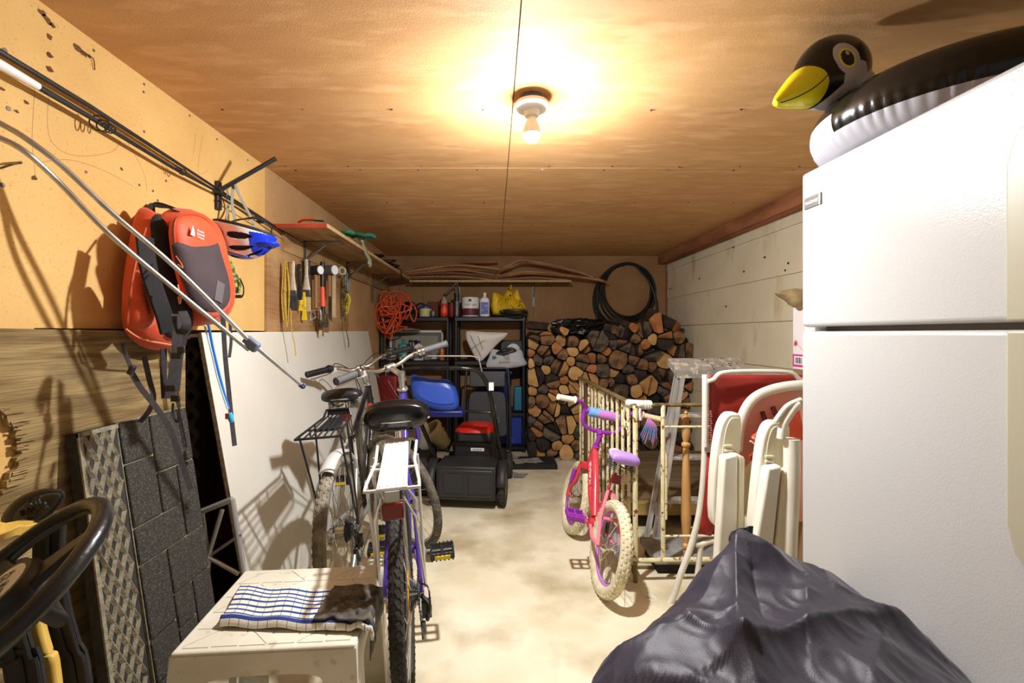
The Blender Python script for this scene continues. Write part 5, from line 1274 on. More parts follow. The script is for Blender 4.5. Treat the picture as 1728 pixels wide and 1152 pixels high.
# ---- orange extension cord
b = MB(); random.seed(5)
def cordpt(cx, cz, r1, r2, ph, yy): return [V(cx + r1 * math.cos(ph + a), yy + .03 * math.sin(a * 2 + ph), cz + r2 * math.sin(ph + a)) for a in [2 * PI * k / 9 for k in range(9)]]
ctrl = []
for k in range(17):
    cx = -.985 + random.uniform(-.10, .11); cz = 1.44 + random.uniform(-.07, .06) - (.12 if k % 4 == 0 else 0); 
    if k % 4 == 0: cx = -1.09 + random.uniform(-.03, .05)
    ctrl += cordpt(cx, cz, random.uniform(.05, .13), random.uniform(.07, .14), random.uniform(0, 6), 4.53 + random.uniform(-.05, .05))
b.tube(catmull(ctrl, 4), .0068, 7)
one(b, 'extension_cord', mat('orange_cord', S(226, 92, 48), S(205, 72, 36), sc_=30, rough=.45), 'tangled orange extension cord heaped over the top left shelf corner', 'cord')

# ---- black shelving units
M_sh = mat('shelf_black', S(28, 28, 32), S(20, 20, 24), sc_=9, rough=.45)
LEV = (1.375, .93, .41, .07)
def unit(x0, x1, lab):
    t = thing('shelving_unit', lab, 'shelving unit', ((x0 + x1) / 2, 4.78, 0)); y0, y1 = 4.6, 4.97
    for z in LEV:
        b = MB().box(x0, x1, y0, y1, z - .012, z); b.box(x0, x1, y0, y0 + .014, z - .045, z); b.box(x0, x1, y1 - .014, y1, z - .045, z); b.box(x0, x0 + .014, y0, y1, z - .045, z); b.box(x1 - .014, x1, y0, y1, z - .045, z)
        b.build('shelf', M_sh, t, bevel=.003)
    for x in (x0 + .022, x1 - .022):
        for y in (y0 + .022, y1 - .022):
            b = MB()
            for a, c_ in zip((0,) + LEV[::-1], LEV[::-1]): b.cyl((x, y, a if a == 0 else a), (x, y, c_ - .045), .021, n=12) if c_ - .045 > a else None
            b.build('post', M_sh, t)
unit(-1.165, -.452, 'black plastic shelving unit in the back left corner')
unit(-.410, .322, 'black plastic shelving unit between the left unit and the woodpile')
zt, zm = 1.375, .93
def can(x, y, z, r_, h, name, lab, cat, mb, ml=None, lid=None, lh=.012, txt=None, lz=(0.15, .8)):
    t = thing(name, lab, cat, (x, y, z)); MB().lathe([(r_ * .97, 0), (r_, .003), (r_, h - .003), (r_ * .97, h)], (x, y, z), n=28).build('body', mb, t)
    if lid: MB().lathe([(r_ * 1.04, h - lh), (r_ * 1.05, h), (r_ * .98, h + .003), (r_ * .9, h + .002)], (x, y, z), n=28).build('lid', lid, t)
    else: MB().torus((x, y, z + h), (0, 0, 1), r_ * .97, .003, 28, 6).build('rim', M_steel, t)
    if ml: l_ = MB().lathe([(r_ * 1.005, h * lz[0]), (r_ * 1.008, h * (lz[0] + .01)), (r_ * 1.008, h * lz[1])], (x, y, z), n=28).build('label_band', ml, t)
    if txt:
        b = MB(); n = len(txt[0])
        for i, ch in enumerate(txt[0]):
            a = (i - (n - 1) / 2) * txt[1] * .62 / r_; b.text(ch, txt[1], T(x, y, z + h * txt[2]) @ RZ(math.degrees(a)) @ T(0, -r_ * 1.012, 0) @ RX(90), .0006)
        b.build('lettering', txt[3], t)
    return t
S_ = 4.72 / F
xx_ = lambda px, Y=4.72: (px - VX) * Y / F
# black ear defenders (round black object)
b = MB().ell((xx_(691), 4.72, zt + .085), (.078, .07, .08)); b.torus((xx_(680), 4.70, zt + .09), (1, .2, 0), .06, .012, 24, 8); b.tube(catmull([(xx_(700), 4.72, zt + .06), (xx_(706), 4.71, zt + .13), (xx_(716), 4.72, zt + .12), (xx_(716), 4.72, zt + .02)], 5), .012, 8); b.box(xx_(682), xx_(700), 4.68, 4.76, zt, zt + .03)
one(b, 'ear_defenders', M_blk, 'round black ear defenders beside the orange cord on the top shelf', 'ear defenders')
can(xx_(718), 4.72, zt, .062, .105, 'plastic_tub', 'white plastic tub with a blue lid and yellow label on the top shelf', 'tub', M_white, mat('pale_yellow_label', S(214, 206, 130), rough=.6), M_blue, .02)
can(xx_(731, 4.66), 4.655, zt, .032, .055, 'tin_can', 'small bare metal can in front of the blue-lidded tub', 'can', M_steel)
t = thing('cardboard_box', 'small rust-brown box behind the small metal can', 'box', (xx_(731, 4.85), 4.85, zt)); MB().box(xx_(722, 4.85), xx_(740, 4.85), 4.8, 4.9, zt, zt + .16).build('box', mat('rust_box', S(120, 56, 30), rough=.8), t, bevel=.003); MB().box(xx_(722, 4.85), xx_(740, 4.85), 4.799, 4.901, zt + .158, zt + .163).build('flap', mat('rust_flap', S(96, 44, 24), rough=.8), t)
t = can(xx_(750, 4.7), 4.68, zt, .036, .13, 'spray_can', 'red can with a clear pointed top on the top shelf', 'can', mat('bright_red_can', S(230, 50, 30), rough=.3), mat('orange_label', S(236, 96, 60), rough=.4), lz=(.3, .7))
MB().lathe([(.034, .13), (.03, .16), (.018, .185), (.008, .21), (.006, .235)], (xx_(750, 4.7), 4.68, zt), n=20).build('nozzle', mat('clear_grey', S(170, 160, 150), rough=.3), t)
can(xx_(762, 4.8), 4.8, zt, .05, .15, 'tin_can', 'dark red tin behind the grease gun', 'can', mat('dark_red_tin', S(120, 26, 18), rough=.5), lid=M_blk)
t = thing('grease_gun', 'grey and black grease gun standing on the top shelf', 'grease gun', (xx_(771), 4.66, zt)); gx = xx_(771, 4.66)
MB().cyl((gx, 4.66, zt), (gx, 4.66, zt + .19), .024, n=16).build('barrel', M_steel, t); MB().cyl((gx, 4.66, zt + .16), (gx, 4.66, zt + .235), .028, n=16).build('cap', M_blk, t); MB().cyl((gx + .006, 4.66, zt + .235), (gx + .006, 4.66, zt + .35), .006, n=8).build('rod', M_steel, t)
MB().tube([(gx + .0, 4.66, zt + .35), (gx - .12, 4.66, zt + .235)], .007, 8).build('lever', M_steel, t); MB().tube([(gx - .12, 4.66, zt + .235), (gx - .135, 4.66, zt + .21)], .011, 8).build('lever_grip', M_blk, t)
t = can(xx_(794), 4.70, zt, .088, .20, 'paint_can', 'white paint can with a maroon lower label on the top shelf', 'paint can', M_whpure, mat('maroon_label', S(92, 34, 48), rough=.5), None, txt=('indigo', .036, .62, M_blk), lz=(.06, .42))
MB().cbox((xx_(794), 4.70 - .0895, zt + .165), (.03, .003, .028)).build('crest', M_blk, t)
MB().tube([V(xx_(794) + .088 * math.cos(R(a)), 4.70 - .088 * abs(math.sin(R(a))) * .3 - .01, zt + .17 - .06 * abs(math.sin(R(a)))) for a in range(0, 181, 12)], .0018, 5).build('wire_handle', M_steel, t)
def bottle(x, y, z, w_, d_, h, name, lab, mb, ml, mc, lt=None, lm=None):
    t = thing(name, lab, 'bottle', (x, y, z)); b = MB()
    sec = [(0, .94), (.02, 1), (.66, 1), (.74, .9), (.80, .5), (.84, .27), (.90, .25)]
    vs = []; n = 20
    for zz, k in sec:
        for i in range(n):
            a = 2 * PI * i / n; c_, s_ = math.cos(a), math.sin(a); vs.append((x + w_ / 2 * k * abs(c_) ** .6 * (1 if c_ > 0 else -1), y + d_ / 2 * min(1, k * (1 if k > .5 else .8 * w_ / d_)) * abs(s_) ** .6 * (1 if s_ > 0 else -1), z + h * zz))
    b.add(vs, [(i * n + j, i * n + (j + 1) % n, (i + 1) * n + (j + 1) % n, (i + 1) * n + j) for i in range(len(sec) - 1) for j in range(n)] + [tuple(range(n - 1, -1, -1)), tuple((len(sec) - 1) * n + k for k in range(n))]); b.build('body', mb, t)
    MB().cyl((x, y, z + h * .86), (x, y, z + h), w_ * .17, n=16).build('cap', mc, t)
    l_ = MB().box(x - w_ * .4, x + w_ * .4, y - d_ / 2 - .0015, y - d_ / 2 + .001, z + h * .1, z + h * .6).build('label_panel', ml, t, bevel=.0005)
    if lt: MB().text(lt, w_ * .2, T(x, y - d_ / 2 - .002, z + h * .53) @ RX(90), .0005).build('lettering', lm or M_whpure, l_)
    return t
M_lbl = mat('blue_label', S(34, 44, 150), S(90, 120, 210), sc_=30, lo=.5, hi=.6, rough=.4)
bottle(xx_(818, 4.66), 4.66, zt, .095, .06, .245, 'bottle', 'white plastic bottle with a blue label beside the paint can', M_whpure, M_lbl, M_whpure, 'BleachAll' if False else None)
can(xx_(810, 4.86), 4.87, zt, .085, .19, 'paint_can', 'grey metal paint can with rolled wire, hidden behind the white bottle', 'paint can', M_steel)
# yellow bag and coil
M_ybag = mat('yellow_bag', S(226, 190, 30), S(206, 168, 22), sc_=12, rough=.45, bump=.3, bs=30, c3=S(40, 34, 14), s3=24, l3=.60, h3=.64)
t = thing('plastic_bag', 'crumpled yellow plastic bag with black print on the top shelf', 'bag', (xx_(855), 4.75, zt))
A = Matrix(((1, 0, 0, 0), (0, 0, -1, 4.72), (0, 1, 0, 0), (0, 0, 0, 1)))
def xz(pts, Y): return [(P(a, c_, Y).x, P(a, c_, Y).z) for a, c_ in pts]
MB().puff(xz([(832, 531), (831, 500), (838, 494), (848, 500), (858, 484), (864, 481), (866, 500), (874, 508), (886, 518), (884, 530)], 4.72), .07, A, n=10, p=2, back=.05, nz=.05, nsc=14, sm=2).build('body', M_ybag, t, ang=25)
MB().puff(xz([(866, 506), (868, 490), (874, 488), (880, 505), (888, 519), (880, 522)], 4.7), .03, A, n=6, p=2, back=.03, nz=.03, nsc=18, sm=2).build('bag_fold', M_ybag, t, ang=25)
MB().puff(xz([(832, 526), (831, 498), (836, 494), (845, 510), (842, 528)], 4.69), .02, A @ T(0, 0, .04), n=6, p=2, back=.02, nz=.02, nsc=18, sm=2).build('bag_fold', mat('plain_yellow', S(232, 200, 40), rough=.4), t, ang=25)
b = MB()
for k in range(12): b.torus((xx_(868) + random.uniform(-.02, .02), 4.68 + random.uniform(-.02, .03), zt + .012 + .005 * k), (random.uniform(-.15, .15), random.uniform(-.25, .1), 1), random.uniform(.085, .135), .0055, 30, 6)
one(b, 'cable_coil', mat('olive_cable', S(60, 56, 40), S(38, 34, 26), sc_=30, rough=.7), 'coil of dark olive cable in front of the yellow bag', 'cable')

# middle shelves
t = thing('picture_frame', 'white picture frame with a grey mount standing on the left middle shelf', 'picture frame', (-.85, 4.93, zm))
fx0, fx1, fz0, fz1 = -1.13, -.55, zm, 1.235
b = MB(); fr_ = [(fx0, fx1, fz0, fz0 + .02), (fx0, fx1, fz1 - .02, fz1), (fx0, fx0 + .02, fz0, fz1), (fx1 - .02, fx1, fz0, fz1)]
for x0, x1, z0, z1 in fr_: b.box(x0, x1, 4.925, 4.945, z0, z1)
b.build('frame', M_whpure, t); MB().box(fx0 + .015, fx1 - .015, 4.935, 4.942, fz0 + .015, fz1 - .015).build('mount', mat('grey_mount', S(120, 116, 104), rough=.7), t); MB().box(fx0 + .06, fx1 - .06, 4.932, 4.936, fz0 + .04, fz1 - .055).build('print', mat('faded_print', S(176, 170, 150), S(150, 146, 130), sc_=5, rough=.7), t)
b = MB().puff([(-1.13, 4.66), (-.82, 4.66), (-.8, 4.9), (-1.12, 4.9)], .02, T(0, 0, 1.24), n=5, p=3, back=.005, nz=.02, nsc=10); one(b, 'folded_cloth', mat('dusty_cloth', S(150, 146, 124), rough=.9), 'folded pale cloth lying over the white picture frame', 'cloth')
def mx(px, Y=4.68): return (px - VX) * Y / F
can(mx(660), 4.68, zm, .05, .125, 'jar', 'pale brown jar at the left of the middle shelf', 'jar', mat('beige_jar', S(176, 158, 120), S(150, 130, 90), sc_=8, rough=.5), mat('cream_label', S(206, 196, 160), rough=.6), M_steel)
bottle(mx(680), 4.69, zm, .09, .06, .215, 'bottle', 'teal plastic bottle on the left middle shelf', mat('teal', S(60, 150, 150), rough=.4), mat('pale_teal', S(90, 170, 168), rough=.5), mat('teal_cap', S(40, 120, 124), rough=.4))
t = can(mx(696, 4.72), 4.75, zm, .042, .20, 'spray_can', 'black spray can with white lettering behind the teal bottle', 'can', M_blk, None, M_blk, txt=('St', .055, .8, M_whpure))
bottle(mx(707), 4.66, zm, .10, .065, .20, 'bottle', 'white bottle with a dark blue label and cap, right of the teal bottle', M_white, mat('navy_label', S(22, 36, 110), rough=.4), mat('navy_cap', S(24, 34, 96), rough=.4))
b = MB().lathe([(.03, 0), (.045, .0), (.045, .04), (.03, .04)], (mx(722), 4.64, zm + .045), (0, 1, 0), 24); one(b, 'pipe_fitting', M_steel, 'round grey pipe fitting lying between the bottle and the copper tin', 'pipe fitting')
can(mx(746), 4.68, zm, .03, .12, 'tin_can', 'copper coloured tin at the right end of the left middle shelf', 'can', mat('copper_tin', S(190, 110, 70), rough=.4, metal=.3))
# white tray, jar, bag
t = thing('plastic_tray', 'white rounded triangular plastic tray with cross ribs leaning on the right middle shelf', 'tray', (mx(820), 4.6, zm - .1))
A = Matrix(((1, 0, 0, 0), (0, 0, -1, 4.60), (0, 1, 0, 0), (0, 0, 0, 1)))
MB().puff(xz([(786, 562), (792, 558), (820, 560), (853, 561), (855, 566), (838, 582), (822, 600), (812, 609), (803, 606), (796, 592), (788, 575)], 4.59), .028, A, n=9, p=4, sm=4).build('lid', M_white, t, ang=180)
b = MB()
for p0, p1 in (((793, 565), (812, 602)), ((806, 566), (815, 590)), ((793, 590), (818, 574))): b.tube([P(*p0, 4.568), P(*p1, 4.566)], .0035, 6)
b.build('rib', mat('grey_rib', S(150, 146, 132), rough=.6), t)
t = thing('jar', 'white lidded jar lying on its side above the white bag', 'jar', (mx(866), 4.7, zm)); MB().lathe([(.06, 0), (.066, .01), (.066, .13), (.05, .14)], (mx(866), 4.66, zm + .10), (0, 1, 0), 28).build('body', mat('clear_jar', S(170, 168, 160), rough=.3), t); MB().lathe([(.068, -.018), (.07, -.016), (.07, .012)], (mx(866), 4.66, zm + .10), (0, 1, 0), 28).build('lid', M_white, t)
b = MB().box(mx(845), mx(885), 4.75, 4.95, zm, zm + .2); one(b, 'plastic_bin', mat('dark_bin', S(60, 58, 60), rough=.5), 'dark plastic bin behind the lidded jar', 'bin', bevel=.008)
t = thing('paper_bag', 'white printed bag lying on the shelf edge below the jar', 'bag', (mx(855), 4.6, zm - .03))
A2 = Matrix(((1, 0, 0, 0), (0, .35, -.94, 4.60), (0, .94, .35, 0), (0, 0, 0, 1))); A = Matrix(((1, 0, 0, 0), (0, 0, -1, 4.585), (0, 1, 0, 0), (0, 0, 0, 1)))
MB().puff(xz([(821, 620), (826, 600), (832, 589), (850, 592), (878, 589), (884, 603), (889, 615), (870, 620), (848, 622)], 4.58), .045, A, n=9, p=2.5, back=.02, nz=.014, nsc=14, sm=3).build('body', mat('bag_white', S(206, 210, 214), rough=.5), t, ang=180)
b = MB().text('BRAND', .034, T(mx(851, 4.54), 4.536, P(0, 611, 4.54).z) @ RX(90) @ RZ(2), .0008); b.build('lettering', mat('brand_ochre', S(190, 140, 30), rough=.6), t)
b = MB().prism([(-.02, -.015), (.02, -.015), (.02, .015), (-.02, .015)], .001, T(mx(834, 4.54), 4.54, P(0, 603, 4.54).z) @ RX(90)); b.build('leaf_mark', mat('green_mark', S(40, 120, 100), rough=.6), t)
b = MB()
for k in range(4): b.cbox((mx(853 + k, 4.54), 4.537, P(0, 598 + 2.6 * k, 4.54).z), (.08 - .01 * k, .001, .004))
b.build('small_print', M_blk, t)
b = MB().puff(xz([(836, 597), (845, 590), (862, 585), (872, 592), (860, 596), (850, 600)], 4.56), .02, A @ T(0, 0, .045), n=5, p=2, nz=.03, nsc=25, sm=2); one(b, 'dark_plastic_scrap', M_blk, 'crumpled black plastic scrap on top of the white printed bag', 'plastic')
# lower shelves
t = thing('storage_tote', 'dark blue translucent storage tote with handle slot on the right lower shelf', 'tote', (-.02, 4.7, .41)); tb = mat('tote_blue', S(26, 44, 92), S(20, 34, 78), rough=.25)
MB().box(-.20, .17, 4.615, 4.9, .41, .80).build('bin', tb, t, bevel=.02, seg=3); MB().box(-.215, .185, 4.60, 4.92, .79, .825).build('lid', mat('tote_rim', S(30, 52, 110), rough=.3), t, bevel=.008)
MB().box(-.075, .03, 4.605, 4.62, .73, .765).build('handle_slot', M_blkmat, t, bevel=.012, seg=3)
b = MB().box(.20, .29, 4.64, 4.72, .41, .66); one(b, 'jug', mat('teal_jug', S(40, 120, 150), rough=.4), 'teal plastic jug beside the blue tote', 'jug', bevel=.02, seg=3)
t = thing('box_fan', 'blue box fan with a black motor grille on the bottom shelf near the woodpile', 'fan', (.15, 4.68, .07)); MB().box(-.10, .285, 4.64, 4.72, .07, .40).build('housing', mat('fan_blue', S(36, 58, 150), rough=.4), t, bevel=.01)
b = MB()
for k in range(7): b.torus((.13, 4.635, .235), (0, 1, 0), .03 + .02 * k, .002, 40, 5)
for k in range(-9, 10): b.tube([(.09 + k * .02, 4.638, .085), (.09 + k * .02, 4.638, .385)], .0015, 4)
for k in range(16): b.tube([(-.08, 4.638, .09 + k * .019), (.27, 4.638, .09 + k * .019)], .0015, 4)
b.build('grille', mat('grille_blue', S(70, 90, 190), rough=.4), t); MB().cyl((.13, 4.63, .235), (.13, 4.645, .235), .05, n=28).build('motor_cover', M_blk, t)
b = MB().box(-1.12, -.62, 4.63, 4.93, .41, .62); b.box(-1.13, -.61, 4.62, 4.94, .62, .64); one(b, 'storage_crate', mat('crate_dark', S(46, 44, 44), rough=.6), 'dark crate with a pale rim on the left lower shelf', 'crate', bevel=.006)
t = thing('fuel_can', 'dark red fuel can standing on the left lower shelf behind the handlebars', 'fuel can', (-1.02, 4.55, .41))
MB().box(-1.13, -.93, 4.35, 4.55, .44, .80).build('body', mat('dark_red_can', S(140, 26, 20), rough=.4), t, bevel=.02, seg=3); MB().cyl((-1.03, 4.42, .80), (-1.03, 4.42, .85), .025, n=14).build('cap', M_blk, t); MB().tube([(-1.08, 4.5, .80), (-1.08, 4.5, .84), (-.98, 4.5, .84), (-.98, 4.5, .80)], .01, 8).build('handle', M_red, t)
b = MB().box(-1.14, -.90, 4.33, 4.57, 0, .44); one(b, 'cardboard_box', mat('old_carton', S(110, 86, 58), S(90, 68, 44), rough=.9), 'old brown carton on the floor under the dark red fuel can', 'box', bevel=.004)
# folding chair
t = thing('folding_chair', 'dark grey folding chair standing folded in front of the blue tote', 'folding chair', (-.06, 4.25, 0)); Mfc = T(-.065, 4.26, 0) @ RX(-7)
pl = [(-.185, .28), (-.18, .25), (-.14, .235), (.14, .235), (.18, .25), (.185, .28), (.175, .58), (.16, .64), (.12, .655), (-.12, .655), (-.16, .64), (-.175, .58)]
MB().prism(pl, .03, Mfc @ Matrix(((1, 0, 0, 0), (0, 0, -1, 0), (0, 1, 0, 0), (0, 0, 0, 1)))).build('seat', mat('charcoal_seat', S(54, 55, 60), S(46, 47, 52), rough=.55), t, bevel=.008, seg=3)
for s in (-1, 1): MB().tube([Mfc @ V(s * .215, .0, .002), Mfc @ V(s * .215, -.005, .60), Mfc @ V(s * .20, .02, .86)], .0115, 10).build('frame_leg', M_blk, t); MB().tube([Mfc @ V(s * .19, .05, .002), Mfc @ V(s * .19, .04, .55)], .0105, 10).build('rear_leg', M_blk, t)
MB().tube([Mfc @ V(-.20, .02, .86), Mfc @ V(-.17, .02, .875), Mfc @ V(.17, .02, .875), Mfc @ V(.20, .02, .86)], .0115, 10).build('top_tube', M_blk, t); MB().tube([Mfc @ V(-.215, 0, .10), Mfc @ V(.215, 0, .10)], .009, 8).build('stretcher', M_blk, t)
MB().box(-.17, .17, -.008, .008, .70, .85, Mfc @ T(0, .02, 0)).build('backrest', M_blk, t, bevel=.006)

# ---- lawn mower
Mm = T(-.18, 3.22, 0) @ RZ(-6)
t = thing('lawn_mower', 'black push lawn mower with a red engine top and grass bag, facing away', 'lawn mower', M=Mm)
M_deck = mat('mower_black', S(30, 30, 31), S(44, 43, 41), sc_=10, rough=.55); 
b = MB().box(-.22, .22, .12, .72, .09, .22); b.build('deck', M_deck, t, local=True, bevel=.03, seg=3)
b = MB().box(-.205, .205, -.14, .14, .07, .30); b.box(-.19, .19, -.15, -.13, .09, .28); bagp = b.build('grass_bag', M_deck, t, local=True, bevel=.012)
b = MB().box(-.15, -.02, -.158, -.15, .12, .25); b.box(.02, .17, -.158, -.15, .12, .25); b.build('bag_panel', mat('bag_mesh', S(42, 42, 44), rough=.8), bagp, local=True, bevel=.004)
b = MB().cbox((0, .34, .30), (.30, .30, .16)); eng = b.build('engine', mat('engine_black', S(34, 33, 34), rough=.5), t, local=True, bevel=.02, seg=3)
b = MB().cbox((0, .34, .42), (.27, .28, .08)); b.build('engine_shroud', M_deck, eng, local=True, bevel=.018, seg=3)
b = MB().puff([(-.12, .2), (.12, .2), (.14, .34), (.11, .48), (-.11, .48), (-.14, .34)], .05, T(0, 0, .455), n=7, p=4); b.build('engine_cover', M_red, eng, local=True, ang=180)
b = MB().cbox((.035, .188, .335), (.10, .003, .022)); lb = b.build('warning_label', M_whpure, eng, local=True)
b = MB()
for k in range(11): b.cbox((.0 + k * .0072, .186, .335), (.0025 + .001 * (k % 3), .002, .012))
b.build('label_bars', M_blk, lb, local=True)
for s in (-1, 1):
    for y, r_ in ((.0, .145), (.62, .10)):
        b = MB(); b.torus((s * .245, y, r_), (1, 0, 0), r_ - .024, .024, 40, 12, flat=(1.0, 1))
        for k in range(30):
            A = T(s * .245, y, r_) @ Matrix.Rotation(2 * PI * k / 30, 4, 'X') @ T(0, 0, r_ - .002); b.box(-.02, .02, -.004, .004, -.003, .003, A)
        wh = b.build('wheel', M_rubber, t, local=True); MB().lathe([(r_ * .6, -.018), (r_ * .75, -.012), (r_ * .75, .012), (r_ * .6, .018)], (s * .245, y, r_), (1, 0, 0), 28).build('wheel_hub', mat('hub_grey', S(120, 112, 90), rough=.6), wh, local=True)
    b = MB(); n = 14; vs = []
    for i in range(n + 1):
        a = R(20 + 150 * i / n)
        for k in range(3): vs.append((s * (.245 + (-.03 + .03 * k)), math.cos(a) * .165, .145 + math.sin(a) * .165))
    b.add(vs, [(i * 3 + k, i * 3 + k + 1, i * 3 + k + 4, i * 3 + k + 3) for i in range(n) for k in range(2)]); b.build('wheel_guard', M_deck, t, local=True, solid=.004)
M_ht = mat('handle_tube', S(62, 58, 52), S(40, 38, 36), sc_=14, rough=.25, metal=.7)
hr = catmull([V(.225, .06, .22), V(.235, -.02, .42), V(.24, -.17, .72), V(.235, -.27, .88), V(.20, -.34, .965), V(.12, -.37, .985)], 6)
hl = [V(-p.x, p.y, p.z) for p in hr][::-1]
sk = lambda p: V(p.x - .18 * max(0, (p.z - .25)) , p.y, p.z)
b = MB().tube([sk(V(p.x * (1 + .25 * max(0, p.z - .2)), p.y, p.z)) for p in hr + hl], .0145, 12); hn = b.build('handle', M_ht, t, local=True)
b = MB().tube([sk(V(x * 1.12, y, z)) for x, y, z in catmull([V(-.235, -.14, .66), V(-.2, -.15, .675), V(.18, -.15, .675), V(.225, -.14, .655), V(.24, -.10, .60)], 6)], .0105, 10); b.build('crossbar', M_ht, hn, local=True)
b = MB().tube([sk(V(x, y, z)) for x, y, z in [V(-.25, -.30, .9), V(-.245, -.34, 1.05), V(-.22, -.36, 1.06), V(.22, -.36, 1.06), V(.26, -.33, 1.05), V(.262, -.30, .93)]], .0038, 6); b.build('stop_bar', M_silver, hn, local=True)
MB().cbox(sk(V(.30, -.26, .86)), (.03, .03, .05)).build('throttle_clip', M_whpure, hn, local=True)
b = MB().tube(catmull([V(.21, -.1, .60), V(.19, .1, .50), V(.16, .25, .46)], 6), .004, 6); b.build('control_cable', M_silver, t, local=True)
b = MB().cbox((.19, -.04, .66), (.014, .012, .09)); b.torus((.20, -.04, .60), (0, 1, 0), .018, .004, 14, 6); b.build('lever', M_steel, t, local=True)

# blue plastic seats on the mower handle
t = thing('blue_seat_shell', 'bright blue moulded plastic seat resting on the mower handle', 'plastic seat', (-.41, 2.98, .72)); A = Matrix(((1, 0, 0, 0), (0, .25, -.97, 2.98), (0, .97, .25, 0), (0, 0, 0, 1)))
ol = [(P(a, c_, 2.9).x, (P(a, c_, 2.9).z - .72) + .0) for a, c_ in ((686, 640), (692, 633), (704, 637), (730, 642), (752, 642), (766, 655), (773, 680), (768, 694), (745, 697), (715, 690), (700, 682), (690, 665))]
Aw = T(0, 0, .72) @ A
MB().puff([(x, z) for x, z in ol], .05, Aw, n=9, p=5, sm=4).build('shell', M_blue, t, ang=180)
MB().puff([(P(a, c_, 2.9).x, P(a, c_, 2.9).z - .72) for a, c_ in ((705, 672), (730, 684), (758, 686), (765, 680), (760, 662), (735, 655), (708, 656))], -.02, Aw @ T(0, 0, .052), n=6, p=4, sm=3).build('seat_hollow', mat('blue_hollow', S(34, 70, 165), rough=.35), t, ang=180)
b = MB().box(-.49, -.20, 2.96, 3.16, .655, .70); one(b, 'blue_tray', M_dkblue, 'dark blue plastic tray under the bright blue seat', 'tray', bevel=.012)
# clutter between the mower and the bicycles
t = thing('plastic_pot', 'tan plastic pot tipped over beside the mower engine', 'pot', M=T(-.425, 3.46, .42) @ RY(-38) @ RX(20)); MB().lathe([(.05, -.09), (.075, .07), (.085, .07), (.085, .095), (.07, .095), (.06, .0)], n=28).build('pot', M_tan, t, local=True); MB().torus((0, 0, .02), (0, 0, 1), .07, .004, 28, 6).build('rim_band', M_tan, t, local=True)
b = MB().puff(xz([(700, 715), (712, 708), (722, 715), (728, 750), (716, 762), (702, 745)], 3.4), .04, Matrix(((1, 0, 0, 0), (0, 0, -1, 3.4), (0, 1, 0, 0), (0, 0, 0, 1))), n=7, p=2.5, nz=.03, nsc=14); one(b, 'carrier_bag', mat('bag_pale', S(206, 210, 206), S(110, 170, 150), sc_=10, lo=.55, hi=.62, rough=.5), 'crumpled white and green carrier bag behind the grey-grip bicycle', 'bag')
b = MB().box(-.80, -.47, 3.35, 3.75, 0, .34); one(b, 'storage_bin', mat('grey_bin', S(44, 44, 46), rough=.6), 'low dark bin on the floor behind the bicycles, left of the mower', 'bin', bevel=.02)

# floor mat and papers
b = MB().box(.10, .56, 4.02, 4.30, .0, .045, T(0, 0, 0)); one(b, 'rubber_mat', M_blkmat, 'thick black rubber mat on the floor before the woodpile', 'mat', bevel=.006)
for (x, y, z, rz_, w_, lab) in ((.30, 4.12, .047, 12, .26, 'rumpled newspaper lying on the black rubber mat'), (.17, 3.86, .002, -20, .20, 'torn sheet of newspaper on the floor in front of the black mat'), (.16, 4.22, .047, 40, .14, 'small scrap of newspaper at the far corner of the black mat')):
    b = MB().grid(lambda u, v: V((u - .5) * w_ + .01 * noise.noise(V(u * 3, v * 3, x)), (v - .5) * w_ * .6 + .02 * noise.noise(V(u * 4, 2, x)), .004 + .012 * abs(noise.noise(V(u * 4, v * 4, y)))), 16, 12, M=T(x, y, z) @ RZ(rz_))
    one(b, 'newspaper', mat('newsprint', S(170, 168, 160), S(96, 96, 94), sc_=60, rough=.95), lab, 'newspaper', solid=.001)
# ================================================================ woodpile, hose and bag at the back
random.seed(42)
M_bark = mat('bark', S(74, 58, 44), S(40, 31, 24), sc_=14, st=(1, .4, 1), rough=.95, bump=.7, bs=40)
ends = [mat('end_grain_tan', S(206, 158, 100), S(176, 124, 72), sc_=12, rough=.85, bump=.2, bs=60, c3=S(120, 78, 46), s3=9, l3=.6, h3=.75),
        mat('end_grain_pale', S(216, 176, 112), S(190, 146, 88), sc_=9, rough=.85, bump=.2, bs=60),
        mat('end_grain_orange', S(196, 134, 82), S(160, 96, 56), sc_=12, rough=.85, bump=.2, bs=60),
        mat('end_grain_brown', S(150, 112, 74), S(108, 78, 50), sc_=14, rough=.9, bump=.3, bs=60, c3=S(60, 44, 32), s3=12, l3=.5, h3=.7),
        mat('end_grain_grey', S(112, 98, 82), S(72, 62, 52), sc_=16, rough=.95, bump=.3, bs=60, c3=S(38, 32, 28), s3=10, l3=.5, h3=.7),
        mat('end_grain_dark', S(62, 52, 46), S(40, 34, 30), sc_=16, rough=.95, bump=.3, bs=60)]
def topz(x):
    tab = [(.29, 1.20), (.5, 1.22), (.75, 1.16), (.9, 1.14), (1.0, 1.24), (1.25, 1.26), (1.45, 1.27), (1.62, 1.34), (1.80, 1.16), (1.9, 1.1)]
    for (a, va), (c, vc) in zip(tab, tab[1:]):
        if x <= c: return va + (vc - va) * max(0, (x - a) / (c - a))
    return 1.1
pts = []; tries = 0
while len(pts) < 150 and tries < 60000:
    tries += 1; x = random.uniform(.33, 1.86); z = random.uniform(.03, 1.3)
    if z > topz(x) - .04: continue
    r_ = random.choice([.050, .062, .072, .084, .095])
    if all((x - a) ** 2 + (z - c) ** 2 > ((r_ + q) * .80) ** 2 for a, c, q in pts): pts.append((x, z, r_))
